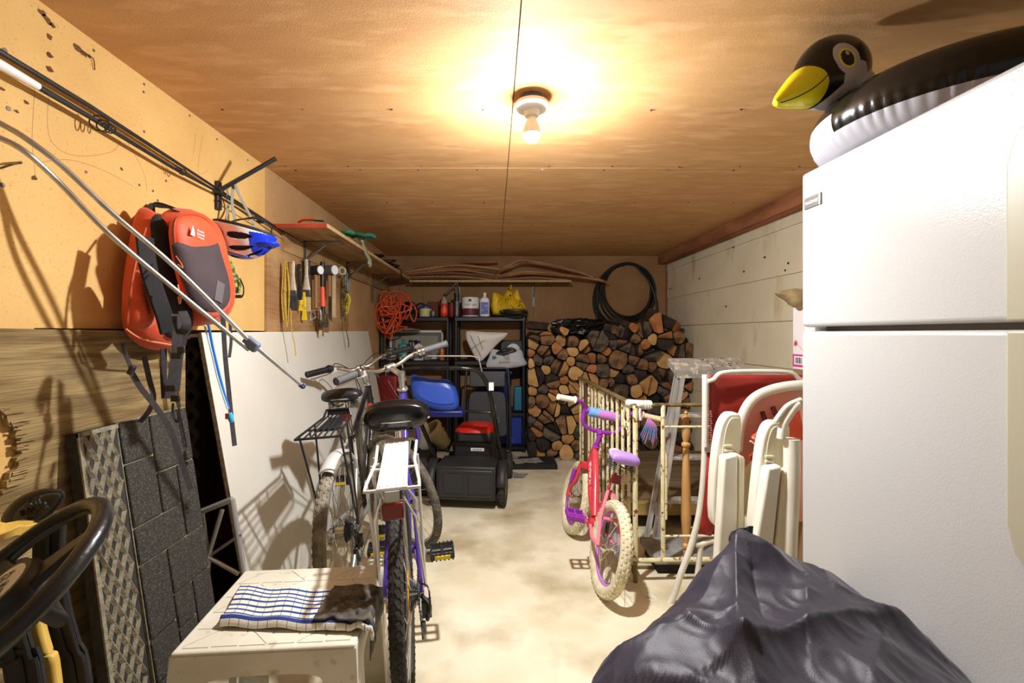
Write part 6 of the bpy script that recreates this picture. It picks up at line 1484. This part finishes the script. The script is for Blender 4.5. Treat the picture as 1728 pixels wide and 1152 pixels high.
for it in range(12):      # relax
    npz = []
    for i, (x, z, r_) in enumerate(pts):
        fx = fz = 0
        for j, (a, c, q) in enumerate(pts):
            if i == j: continue
            d = math.hypot(x - a, z - c); m_ = (r_ + q) * .93
            if d < m_: fx += (x - a) / d * (m_ - d) * .3; fz += (z - c) / d * (m_ - d) * .3
        x = min(1.86, max(.335, x + fx)); z = min(topz(x) - .035, max(.035, z + fz)); npz.append((x, z, r_))
    pts = npz
def clip(poly, nx_, nz_, d):
    out = []
    for i in range(len(poly)):
        a, c = poly[i], poly[(i + 1) % len(poly)]; da = a[0] * nx_ + a[1] * nz_ - d; dc = c[0] * nx_ + c[1] * nz_ - d
        if da <= 0: out.append(a)
        if (da < 0) != (dc < 0): t_ = da / (da - dc); out.append((a[0] + (c[0] - a[0]) * t_, a[1] + (c[1] - a[1]) * t_))
    return out
def log_label(kind, x, z, spl):
    tone = ['tan', 'pale', 'orange-tan', 'brown', 'grey', 'dark grey'][kind]
    side = 'left' if x < .9 else ('middle' if x < 1.3 else 'right')
    hgt = 'lower' if z < .4 else ('middle' if z < .8 else 'upper')
    return f'{tone} {"split wedge-shaped" if spl else "round"} log end in the {hgt} {side} part of the woodpile'.replace('middle middle', 'centre')
def make_log(poly, spl):
    q_ = []
    for p in poly:
        if not q_ or math.hypot(p[0] - q_[-1][0], p[1] - q_[-1][1]) > .006: q_.append(p)
    if len(q_) < 3: return
    n = len(q_); sm = []
    for k in range(n):
        p0, p1, p2 = q_[k - 1], q_[k], q_[(k + 1) % n]; f_ = .08 if spl else .22
        if spl and random.random() < .3: p1 = (p1[0] * .94 + sum(p[0] for p in q_) / n * .06, p1[1] * .94 + sum(p[1] for p in q_) / n * .06)
        sm += [(p1[0] + (p0[0] - p1[0]) * f_, p1[1] + (p0[1] - p1[1]) * f_), (p1[0] + (p2[0] - p1[0]) * f_, p1[1] + (p2[1] - p1[1]) * f_)]
    y0 = 4.37 + random.uniform(-.07, .06); L_ = random.uniform(.34, .42)
    b = MB(); N = len(sm); cx = sum(p[0] for p in sm) / N; cz = sum(p[1] for p in sm) / N; x, z = cx, cz
    sl = (random.uniform(-.5, .5), random.uniform(-.5, .5)) if spl else (random.uniform(-.25, .25), random.uniform(-.25, .25)); vs = []
    for (yy, k_) in ((0, .965), (.006, 1), (L_, 1)):
        for p in sm:
            px_, pz_ = cx + (p[0] - cx) * k_, cz + (p[1] - cz) * k_
            vs.append((px_ - x, yy + (sl[0] * (px_ - cx) + sl[1] * (pz_ - cz) if yy < .1 else 0), pz_ - z))
    ctr = len(vs); vs.append((cx - x, -.002, cz - z))
    b.mi(1).add(vs, [(ctr, k, (k + 1) % N) for k in range(N)])
    b.f += [[k, N + k, N + (k + 1) % N, (k + 1) % N] for k in range(N)] + [[N + k, 2 * N + k, 2 * N + (k + 1) % N, N + (k + 1) % N] for k in range(N)] + [list(range(3 * N - 1, 2 * N - 1, -1))]
    b.m += [0] * (2 * N + 1)
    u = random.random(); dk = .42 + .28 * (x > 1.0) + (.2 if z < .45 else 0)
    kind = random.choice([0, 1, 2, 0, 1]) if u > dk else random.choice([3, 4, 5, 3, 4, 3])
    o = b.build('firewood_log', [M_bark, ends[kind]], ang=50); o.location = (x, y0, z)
    tag(o, log_label(kind, x, z, spl), 'firewood log', 'split logs stacked in the woodpile')
for i, (x, z, r_) in enumerate(pts):
    rr_ = r_ * 1.24; poly = [(x + rr_ * math.cos(2 * PI * k / 18), z + rr_ * math.sin(2 * PI * k / 18)) for k in range(18)]
    for j, (a, c, q) in enumerate(pts):
        if i == j: continue
        dx, dz = a - x, c - z; d = math.hypot(dx, dz)
        if d > .3: continue
        h = (d * d + r_ * r_ - q * q) / (2 * d) - .0025; poly = clip(poly, dx / d, dz / d, (x * dx + z * dz) / d + h)
    poly = clip(poly, 0, -1, 0.0); poly = clip(poly, 1, 0, 1.893); poly = clip(poly, -1, 0, -.327)
    if len(poly) < 3: continue
    cx = sum(p[0] for p in poly) / len(poly); cz = sum(p[1] for p in poly) / len(poly)
    pieces = [(poly, 0)]
    if r_ > .06 and random.random() < .72:      # split in two along a ragged line
        a = random.uniform(0, 2 * PI); nx_, nz_ = math.cos(a), math.sin(a); d_ = cx * nx_ + cz * nz_ + random.uniform(-.015, .015)
        pieces = [(clip(poly, nx_, nz_, d_ - .003), 1), (clip(poly, -nx_, -nz_, -d_ - .003), 1)]
    for poly, spl in pieces:
        make_log(poly, spl)
# odd pieces on top
def loglie(c, r_, L_, rz, ry, kind, lab, wedge=0):
    b = MB(); A = T(c) @ RZ(rz) @ RY(ry); n = 16; sec = []
    for k in range(n):
        a = 2 * PI * k / n; q = r_ * (1 + .12 * math.sin(3 * a + c[0] * 9)); 
        if wedge: q = min(q, r_ * .45 / max(.05, math.cos(a - 1.2)) if math.cos(a - 1.2) > .3 else q)
        sec.append((q * math.cos(a), q * math.sin(a)))
    vs = [(-L_ / 2, p[0], p[1]) for p in sec] + [(L_ / 2, p[0] * .93, p[1] * .93) for p in sec]
    b.add(vs, [(k, (k + 1) % n, n + (k + 1) % n, n + k)[::-1] for k in range(n)]); b.mi(1).add(vs, [tuple(range(n)), tuple(range(2 * n - 1, n - 1, -1))])
    b.xf(A); one(b, 'firewood_log', [M_bark, ends[kind]], lab, 'firewood log', 'loose logs on top of the woodpile')
loglie((1.66, 4.46, 1.345), .075, .32, -50, 25, 2, 'large rough log with a pink-tan end on the top right of the woodpile', 1)
loglie((.44, 4.46, 1.27), .045, .24, -35, 5, 1, 'short pale round log lying on the top left of the woodpile')
loglie((1.08, 4.45, 1.275), .06, .3, -60, 10, 3, 'brown split log lying across the top beside the black bag', 1)
loglie((1.27, 4.42, 1.30), .06, .3, -70, 12, 2, 'split log with an orange face lying on the middle top of the woodpile', 1)
loglie((.64, 4.42, 1.235), .05, .28, -80, 0, 0, 'curved tan slab lying on the upper left of the woodpile', 1)
# black rubbish bag
def bagf(u, v):
    a = 2 * PI * u; ph = PI * v; d = V(math.sin(ph) * math.cos(a), math.sin(ph) * math.sin(a), math.cos(ph)); q = d * 3.1
    k = 1 + .28 * noise.noise(q) + .16 * abs(noise.noise(q * 2.7)) * 1.6 - .12 * abs(noise.noise(q * 5))
    return V(.82 + d.x * .29 * k, 4.46 + d.y * .13 * k, 1.268 + d.z * .075 * k)
b = MB().grid(bagf, 70, 36, wrap=True); one(b, 'rubbish_bag', mat('black_polythene', S(14, 14, 16), rough=.22, bump=.5, bs=40), 'crumpled shiny black plastic bag lying on top of the woodpile', 'bag', ang=30)
# hose on the back wall
random.seed(8)
b = MB(); ctrl = []
hc_ = P(1058, 494, 4.98)
for k in range(6):
    rx = .27 + .012 * k + random.uniform(-.015, .015); rz = .31 + .028 * k; dx = -.015 * k + random.uniform(-.02, .02)
    for q in range(10):
        a = PI / 2 + 2 * PI * q / 10; top_fix = .02 if math.sin(a) > .9 else 0
        ctrl.append(V(hc_.x + dx * (1 - math.sin(a)) * .5 + rx * math.cos(a) * (1 if math.cos(a) < 0 else .98), 4.985 - .012 * (k % 4) - .006 * q / 10, hc_.z + .05 + .27 * math.sin(a) - (rz - .27) * (1 - math.sin(a)) * .55))
tail0 = [P(1015, 470, 4.98), P(1009, 500, 4.98), P(1007, 530, 4.97), P(1005, 560, 4.95)]
b.tube(catmull(ctrl, 4), .0135, 9)
b.tube(catmull([P(1010, 470, 4.97)] + tail0[1:], 4), .0115, 8)
b.tube(catmull([P(1075, 450, 4.96), P(1098, 480, 4.94), P(1108, 520, 4.92), P(1100, 550, 4.90), P(1085, 562, 4.88)], 5), .0125, 8)
b.tube(catmull([P(1040, 545, 4.95), P(1070, 552, 4.94), P(1098, 545, 4.93), P(1107, 530, 4.92)], 5), .0125, 8)
one(b, 'garden_hose', mat('black_hose', S(24, 24, 26), rough=.35), 'black garden hose coiled and hanging on the back wall above the woodpile', 'hose')

# ================================================================ right side
M_rust = mat('rusty_cream_iron', S(232, 226, 188), S(216, 206, 156), sc_=20, rough=.7, c3=S(124, 72, 32), s3=46, l3=.57, h3=.64, bump=.2, bs=90)
M_rustd = mat('dark_rail_paint', S(128, 110, 60), S(92, 76, 40), sc_=14, rough=.7, c3=S(70, 44, 24), s3=30, l3=.58, h3=.68)
t = thing('iron_railing', 'rusty cream painted iron railing folded around a corner, the pink bicycle leaning on it', 'railing', (.69, 2.2, 0))
zt_, zb = .853, .105
XA, YA, YE = .682, 2.2, 3.60
b = MB().tube([(XA, YA, zt_), (XA - .005, YE, zt_)], .019, 8, flat=(1.0, .55)); b.build('top_rail', M_rustd, t)
MB().box(XA - .012, XA + .012, YA, YE, zb - .008, zb + .008).build('bottom_rail', M_rust, t)
n = 13
for k in range(n + 1):
    y = YA + (YE - YA) * k / n; mt = M_rust
    o = MB().tube([(XA, y, zb), (XA, y, zt_)], .0088 if k else .0125, 8).build('baluster' if k else 'corner_post', mt, t)
for k in (1.5, 6.5):
    y = YA + (YE - YA) * k / n
    b = MB()
    for s in (-1, 1):
        b.tube([V(XA, y + s * (.012 + .05 * math.sin(PI * u) * (1 - .3 * u)), zt_ - .02 - .42 * u) for u in [i / 20 for i in range(21)]], .006, 6)
        b.tube([V(XA, y + s * .03 + .026 * math.cos(a) * (1 - a / 9), zt_ - .13 + .03 * math.sin(a) * (1 - a / 9)) for a in [i * .4 for i in range(16)]], .0055, 6)
    b.build('scroll', M_rust, t)
MB().box(XA - .015, XA + .015, YE - .25, YE - .21, 0, zt_ - .02).build('wooden_upright', mat('brown_upright', S(110, 74, 44), S(84, 54, 32), sc_=12, rough=.8), t)
XB = 1.32
MB().tube([(XA, YA + .02, zt_ + .0), (XB, YA + .03, zt_ + .0)], .016, 8, flat=(1, .6)).build('top_rail', M_rustd, t)
MB().tube([(XA, YA, zb), (XB, YA + .02, zb)], .0115, 8).build('bottom_rail', M_rust, t)
MB().tube([(.822, YA + .01, .748), (XB, YA + .02, .748)], .006, 8).build('middle_rail', M_rust, t); MB().tube([(.822, YA + .01, .218), (XB, YA + .02, .218)], .006, 8).build('middle_rail', M_rust, t)
MB().tube([(.822, YA + .015, zb), (.822, YA + .015, zt_)], .0115, 8).build('baluster', M_rust, t)
MB().tube([(.822 + .013, YA + .01, .30), (.822 + .013, YA + .01, .62)], .006, 8).build('splice_bar', M_rust, t)
MB().tube([(XA, YA, 0), (XA, YA, zb)], .011, 8).build('foot', M_rustd, t); MB().tube([(XA, YA, .02), (XA - .02, YA + .12, .11)], .007, 6).build('foot_brace', M_rustd, t); MB().box(XA, XB, YA + .12, YA + .135, .0, .012).build('base_bar', M_rustd, t)
MB().tube([(XA - .012, YA + .28, .09), (XA, YA + .02, .11)], .012, 6).build('splice_bar', M_rust, t)
b = MB().tube(catmull([V(XA - .012, YA + .07, zt_), V(XA + .01, YA + .02, zt_ + .004), V(XA + .05, YA + .025, zt_), V(XA + .085, YA + .028, zt_)], 6), .021, 12)
for k in range(9): b.torus(V(XA + .0 + .009 * k, YA + .024, zt_), (1, .1 * (k % 3), .15 * (k % 2)), .021, .0028, 16, 5)
b.tube([(XA + .03, YA + .02, zt_), (XA + .02, YA, zt_ - .03), (XA + .025, YA, zt_ - .07)], .008, 6)
b.build('tape_wrap', mat('pale_tape', S(226, 222, 210), S(196, 190, 176), sc_=40, rough=.7), t)
# turned baluster
M_turn = mat('turned_pine', S(206, 160, 98), S(176, 128, 70), sc_=10, st=(1, 1, .3), rough=.5)
x_, y_ = .965, 2.29; z0_, z1_ = .085, .80
pr = [(.0, .0), (.012, .005), (.014, .02), (.009, .035), (.019, .045), (.019, .055), (.010, .065), (.018, .11), (.0235, .19), (.0225, .27), (.019, .38), (.015, .50), (.0135, .545), (.021, .552), (.021, .562), (.012, .572), (.019, .60), (.021, .63), (.016, .66), (.012, .675), (.019, .685), (.019, .695), (.009, .702), (.007, .712), (.010, .718), (.004, .728)]
b = MB().lathe([(r_ * 1.05, z) for r_, z in pr], (x_, y_, z0_), (.0, 0, 1), 24); one(b, 'turned_baluster', M_turn, 'turned pine stair baluster standing upright behind the iron railing', 'baluster')
b = MB().box(.80, 1.3, 2.26, 2.50, .055, .084); one(b, 'timber_offcut', mat('grey_board', S(150, 150, 148), S(120, 118, 112), sc_=12, rough=.7), 'flat grey board lying on the floor under the turned baluster', 'board')
b = MB().box(.82, 1.28, 2.28, 2.48, 0, .054); one(b, 'timber_offcut', mat('black_board', S(32, 28, 26), rough=.8), 'dark timber offcut lying under the flat grey board', 'board')

# low timber platform behind
M_plat = mat('old_platform', S(122, 100, 70), S(84, 66, 44), sc_=5, st=(.3, 3, 3), rough=.9, bump=.3, bs=20)
t = thing('timber_platform', 'low timber platform on the floor between the railing and the woodpile', 'platform', (1.35, 3.3, 0))
for k in range(6): MB().box(.80, 1.89, 2.84 + .20 * k, 3.03 + .20 * k, .14, .165).build('plank', M_plat, t, bevel=.003)
MB().box(.80, 1.89, 2.78, 2.83, .09, .165).build('front_beam', mat('front_beam_wood', S(176, 148, 92), S(140, 114, 66), sc_=7, st=(.3, 1, 3), rough=.85), t, bevel=.004)
for x in (.84, 1.35, 1.84): MB().box(x - .03, x + .03, 2.84, 4.02, 0, .14).build('bearer', M_dark, t)

# aluminium step ladder
M_lad = mat('paint_spattered_aluminium', S(196, 194, 186), S(164, 160, 150), sc_=10, metal=.45, rough=.45, c3=S(232, 226, 206), s3=26, l3=.52, h3=.6)
M_lad2 = mat('ladder_aluminium', S(206, 204, 198), S(176, 172, 164), sc_=14, metal=.3, rough=.4)
t = thing('step_ladder', 'folded paint-spattered aluminium step ladder leaning against the right wall', 'step ladder', (1.1, 2.5, 0))
a_ = V(1.085, 2.66, .975); bdir = (V(.895, 2.56, .012) - a_)
capw = V(.40, .0, .004); capd = V(-.005, .13, .065)
def quadbox(o, u, v, w): return [o, o + u, o + u + v, o + v, o + w, o + u + w, o + u + v + w, o + v + w]
QF = [(3, 2, 1, 0), (4, 5, 6, 7), (0, 1, 5, 4), (1, 2, 6, 5), (2, 3, 7, 6), (3, 0, 4, 7)]
nrm_ = capw.cross(capd).normalized()
MB().add(quadbox(a_ - V(.015, 0, 0), capw + V(.03, 0, 0), capd, nrm_ * .012), QF).build('cap', M_lad, t, bevel=.002)
b = MB(); b.add(quadbox(a_ - V(.016, .004, .034), capw + V(.032, 0, 0), V(0, .004, 0), V(0, 0, .046)), QF); b.add(quadbox(a_ - V(.018, .002, .03), V(.003, 0, 0), capd, V(0, 0, .04)), QF); b.build('cap_lip', M_lad, t)
dnb = bdir
for (o0, wd) in ((V(0, 0, 0), .0), (V(.36, 0, .0), .0)):
    s0 = a_ + o0 + V(.005, .0, -.01); e0 = s0 + dnb + V(0, 0, .0)
    b = MB(); b.add(quadbox(s0, V(.030, 0, 0), V(0, .004, 0), e0 - s0), QF); b.add(quadbox(s0, V(.003, 0, 0), V(0, .05, .0), e0 - s0), QF); b.add(quadbox(s0 + V(.027, 0, 0), V(.003, 0, 0), V(0, .05, .0), e0 - s0), QF); b.build('front_rail', M_lad2, t)
    s1 = s0 + V(.012 if o0.x < .1 else -.012, .085, .02); e1 = e0 + V(-.03 + (.0 if o0.x < .1 else -.0), .06, 0); e1.z = .01
    b = MB(); b.add(quadbox(s1, V(.022, 0, 0), V(0, .004, 0), e1 - s1), QF); b.add(quadbox(s1, V(.003, 0, 0), V(0, .03, 0), e1 - s1), QF); b.build('rear_rail', M_lad2, t)
for k in (.27, .52, .77):
    c_ = a_ + dnb * k; MB().add(quadbox(c_ + V(.03, .002, 0), V(.34, 0, 0), V(.0, .075, 0), V(0, 0, .018)), QF).build('step', M_lad, t, bevel=.002)
b = MB()
for k in range(46):
    u, v = random.random() ** .8, random.random(); 
    if u < .45 and random.random() < .75: continue
    q = a_ + capw * u + capd * v + nrm_ * .0125; b.cyl(q, q + nrm_ * .0004, random.uniform(.002, .007), n=7)
o = b.build('paint_spots', mat('dark_spots', S(70, 52, 34), rough=.9), t); o['kind'] = 'stuff'

# ---- garden chairs
M_wfr = mat('white_tube', S(228, 226, 216), S(214, 210, 196), sc_=10, rough=.4)
M_rsl = mat('red_sling', S(176, 40, 30), S(150, 32, 24), sc_=8, rough=.6, bump=.15, bs=240); M_rsl2 = mat('red_translucent_sling', S(164, 52, 46), S(146, 44, 38), sc_=6, rough=.45)
t = thing('sling_lounge_chair', 'folded garden chair with red sling fabric and white tube frame, left of the white chairs', 'garden chair', (1.1, 2.05, 0))
Yc = 2.02
MB().tube(catmull([P(1190, 632, Yc), P(1190, 700, Yc), P(1188, 790, Yc), P(1181, 860, Yc), P(1168, 915, Yc), P(1150, 965, Yc), P(1128, 1020, Yc + .02), V(.70, Yc + .06, .012)], 6), .0135, 12).build('frame_tube', M_wfr, t)
MB().tube(catmull([P(1194, 643, Yc - .01), P(1204, 640, Yc - .01), P(1218, 629, Yc - .01), P(1260, 626, Yc - .01), P(1330, 628, Yc - .01), P(1350, 640, Yc - .01), P(1375, 650, Yc - .01)], 6), .0095, 10).build('top_tube', M_wfr, t)
MB().tube([P(1395, 632, Yc + .02), P(1395, 900, Yc + .02), P(1380, 1120, Yc + .02), V(P(1370, 0, 2.05).x, 2.05, .012)], .0135, 10).build('frame_tube', M_wfr, t)
def sheet(px0, px1, py0, py1, Y, nu=24, nv=16, amp=.012, sd=0): return MB().grid(lambda u, v: P(px0 + (px1 - px0) * u, py0 + (py1 - py0) * v, Y + amp * noise.noise(V(u * 3, v * 4, sd)) + .02 * math.sin(PI * u)), nu, nv)
sheet(1197, 1392, 632, 748, Yc + .012).build('sling', M_rsl2, t, solid=.003, ang=180)
MB().tube([P(1196, 760, Yc), P(1197, 820, Yc), P(1192, 880, Yc), P(1188, 900, Yc)], [.030, .038, .040, .034], 20, flat=(1, .45)).build('rolled_sling', M_rsl, t, ang=180)
MB().tube([P(1208, 770, Yc + .04), P(1208, 900, Yc + .04)], .026, 12, flat=(1, .6)).build('rolled_sling', mat('deep_red_sling', S(110, 26, 24), rough=.7), t)
MB().cbox(P(1197, 758, Yc - .016), (.042, .012, .024)).build('clip', M_chrome, t, bevel=.003)
b = MB()
for k in range(14): b.cbox(P(1199 + .6 * (k % 3), 694 + 4 * k, Yc - .012), (.008, .001, .006))
b.build('side_print', mat('pink_print', S(214, 120, 110), rough=.6), t)
b = MB(); c_ = P(1183, 918, Yc); b.tube(catmull([c_ + V(-.025, 0, 0), c_, c_ + V(.05, 0, .015), c_ + V(.10, 0, 0)], 5), .012, 10); b.tube([c_, V(c_.x - .03, Yc, .012)], .012, 10); b.build('lower_bracket', M_wfr, t)
MB().tube([P(1209, 918, Yc + .02), V(P(1209, 918, Yc).x, Yc + .02, .012)], .010, 8).build('rear_leg', M_wfr, t)

M_res = mat('cream_resin', S(226, 220, 196), S(206, 198, 168), sc_=5, rough=.45); M_resw = mat('white_resin', S(236, 234, 222), S(222, 218, 200), sc_=6, rough=.4)
M_pk = mat('faded_red_panel', S(224, 160, 144), S(214, 146, 130), sc_=5, rough=.5)
def pxslab(b, pts, Y, d, sm=0, dY=0):
    """solid with an outline given at depth Y, going back by d"""
    pl = [(P(x, y, Y).x, P(x, y, Y).z) for x, y in pts]
    if sm: pl = [(q.x, q.y) for q in catmull([(a, c, 0) for a, c in pl], sm, True)]
    return b.prism(pl, d, Matrix(((1, 0, 0, 0), (0, 0, -1, Y + d), (0, 1, 0, 0), (0, 0, 0, 1))))
def resin_chair(lab, dx, dY, back, arm, legs, tub):
    t = thing('resin_folding_chair', lab, 'garden chair', (1.15 + dx, 1.85 + dY, 0))
    if back:
        Y = 1.90 + dY; rim = [P(x, y, Y) for x, y in back]
        MB().tube(catmull(rim, 7), .021, 12, flat=(1, .8)).build('back_rim', M_resw, t)
        b = MB(); pxslab(b, back + [(1400, 880), (1262, 880)], Y + .004, .012, 0); b.build('back_panel', M_pk, t)
        for a, c in (((1286, 694), (1293, 715)), ((1304, 686), (1311, 703))): MB().tube([P(*a, Y - .002), P(*c, Y - .002)], .010, 4, flat=(1, .3)).build('vent_slot', mat('slot_dark_red', S(92, 24, 20), rough=.7), t)
    Y = 1.74 + dY; b = MB(); pxslab(b, arm, Y, .05, 3); a_o = b.build('armrest', M_resw, t, bevel=.008, seg=3)
    b = MB(); ins = [((x - sum(p[0] for p in arm) / len(arm)) * .72 + sum(p[0] for p in arm) / len(arm) + 5, (y - sum(p[1] for p in arm) / len(arm)) * .90 + sum(p[1] for p in arm) / len(arm)) for x, y in arm]; pxslab(b, ins, Y - .003, .01, 3); b.build('arm_recess', M_res, a_o, bevel=.002)
    for lg in legs: b = MB(); pxslab(b, lg, Y - .05, .045); b.build('leg', M_resw if lg is legs[0] else M_res, t, bevel=.008, seg=3)
    for k in range(3): MB().cbox(P(arm[0][0] + 24 + dx, 752 + 8 * k + (18 if dY else 0), Y - .01), (.03, .012, .008)).build('hinge_rib', M_res, t, bevel=.002)
    for tb in tub: MB().tube(catmull([P(x, y, 1.70 + dY) for x, y in tb[0]] , 5), tb[1], 12).build('leg', M_resw, t)
resin_chair('white resin folding chair with a faded red back panel, left one by the refrigerator', 0, 0,
    [(1244, 760), (1250, 712), (1268, 676), (1300, 658), (1345, 650), (1400, 650)],
    [(1205, 800), (1214, 730), (1226, 702), (1240, 697), (1251, 704), (1250, 750), (1243, 800), (1222, 882), (1204, 880)],
    [[(1222, 772), (1246, 766), (1244, 1010), (1208, 1010)], [(1246, 766), (1258, 772), (1256, 900), (1254, 1010), (1244, 1010)]], [([(1258, 870), (1256, 940), (1250, 1060)], .012)])
resin_chair('white resin folding chair partly hidden by the refrigerator, with an orange-red cloth behind it', .17, -.10,
    None, [(1274, 850), (1284, 760), (1294, 722), (1308, 711), (1325, 716), (1334, 728), (1320, 820), (1290, 905), (1272, 900)],
    [[(1296, 790), (1320, 786), (1296, 1010), (1262, 1010)], [(1322, 795), (1346, 790), (1344, 1010), (1300, 1010)]], [([(1336, 740), (1336, 800), (1332, 900), (1326, 1030)], .026), ([(1348, 680), (1338, 690), (1322, 716), (1318, 740)], .014), ([(1352, 674), (1330, 684), (1316, 700), (1308, 712)], .009)])
MB().tube(catmull([P(1256, 940, 1.78), P(1256, 860, 1.78), P(1262, 800, 1.78), P(1282, 776, 1.78)], 6), .013, 10)
b = MB().tube(catmull([P(1253, 985, 1.80), P(1255, 880, 1.80), P(1260, 810, 1.80), P(1274, 782, 1.80), P(1300, 776, 1.80)], 7), .015, 10); b.tube([P(1253, 985, 1.80), V(P(1253, 985, 1.8).x, 1.80, .012)], .015, 10)
one(b, 'curved_chair_leg', M_res, 'curved cream plastic leg standing between the two white folding chairs', 'chair leg')
t = thing('orange_red_cloth', 'folded orange-red cushion with white piping between the white chairs', 'cushion', P(1300, 740, 1.82))
b = MB(); pxslab(b, [(1270, 738), (1318, 700), (1350, 690), (1360, 740), (1300, 775), (1284, 768)], 1.83, .02); b.build('cushion', mat('orange_red_fabric', S(214, 84, 52), S(196, 66, 40), sc_=10, rough=.8), t, bevel=.006)
MB().tube([P(1266, 744, 1.828), P(1278, 752, 1.826), P(1292, 772, 1.826)], .004, 6).build('piping', M_whpure, t); MB().tube([P(1270, 738, 1.828), P(1282, 746, 1.826), P(1290, 748, 1.826)], .003, 6).build('piping', M_whpure, t)
b = MB(); pxslab(b, [(1266, 770), (1282, 756), (1292, 790), (1268, 790)], 1.845, .012); b.build('lower_fold', M_rsl, t)

# carton and packet beside the refrigerator
t = thing('carton', 'tall white carton with pink band and bar code between the wall and the refrigerator', 'carton', (1.3, 1.9, 0))
Yb, Yk = 2.14, 2.26; x0 = (1338 - VX) * Yk / F; zt2 = P(0, 519, Yk).z; zb2 = P(0, 622, Yk).z
MB().box(x0, x0 + .14, Yb, Yk, zb2, zt2).build('box', mat('carton_white', S(226, 220, 218), rough=.7), t, bevel=.002)
zz1, zz0 = P(0, 597, Yk).z, P(0, 618, Yk).z; MB().box(x0 - .0008, x0 + .1408, Yb - .0008, Yk + .0008, zz0, zz1).build('pink_band', mat('magenta_band', S(196, 60, 130), rough=.6), t)
b = MB().box(x0 - .0016, x0, Yb + .045, Yk - .012, zz0 + .012, zz1 - .010); bc = b.build('bar_code_panel', M_whpure, t)
b = MB()
for k in range(8): b.box(x0 - .0024, x0 - .001, Yb + .051 + .0065 * k, Yb + .0532 + .0065 * k + .0011 * (k % 3), zz0 + .017, zz1 - .015)
b.build('bars', M_blk, bc)
pl = []
for k in range(14): a = 2 * PI * k / 14; q = .020 if k % 2 else .007; pl.append((q * math.cos(a), q * math.sin(a)))
b = MB().prism(pl, .001, T(x0 - .001, Yk - .022, P(0, 579, Yk).z) @ RY(-90)); b.tube([V(x0 - .001, Yk - .03, P(0, 579, Yk).z), V(x0 - .001, Yk - .075, P(0, 590, Yk).z)], .001, 4); b.build('splash_mark', mat('pink_mark', S(186, 56, 92), rough=.6), t)
b = MB().box(x0 + .002, x0 + .25, Yb + .0, Yk, 0, zb2 - .001); one(b, 'carton', mat('plain_carton', S(150, 120, 84), S(130, 104, 72), sc_=6, rough=.9), 'tall plain carton hidden behind the white chairs, carrying the pink banded one', 'carton')
b = MB().puff([(-.02 + P(1326, 0, Yb).x, P(0, 493, Yb).z), (P(1340, 0, Yb).x, P(0, 487, Yb).z), (P(1365, 0, Yb).x, P(0, 486, Yb).z), (P(1370, 0, Yb).x, P(0, 517, Yb).z), (P(1352, 0, Yb).x, P(0, 517, Yb).z), (P(1338, 0, Yb).x, P(0, 505, Yb).z)], .03, Matrix(((1, 0, 0, 0), (0, 0, -1, Yb + .05), (0, 1, 0, 0), (0, 0, 0, 1))), n=6, p=3, back=.03, nz=.01, nsc=20, sm=2)
one(b, 'paper_packet', mat('brown_packet', S(176, 156, 112), S(140, 122, 84), sc_=20, rough=.5), 'brown paper packet lying on the pink banded carton beside the refrigerator', 'packet')
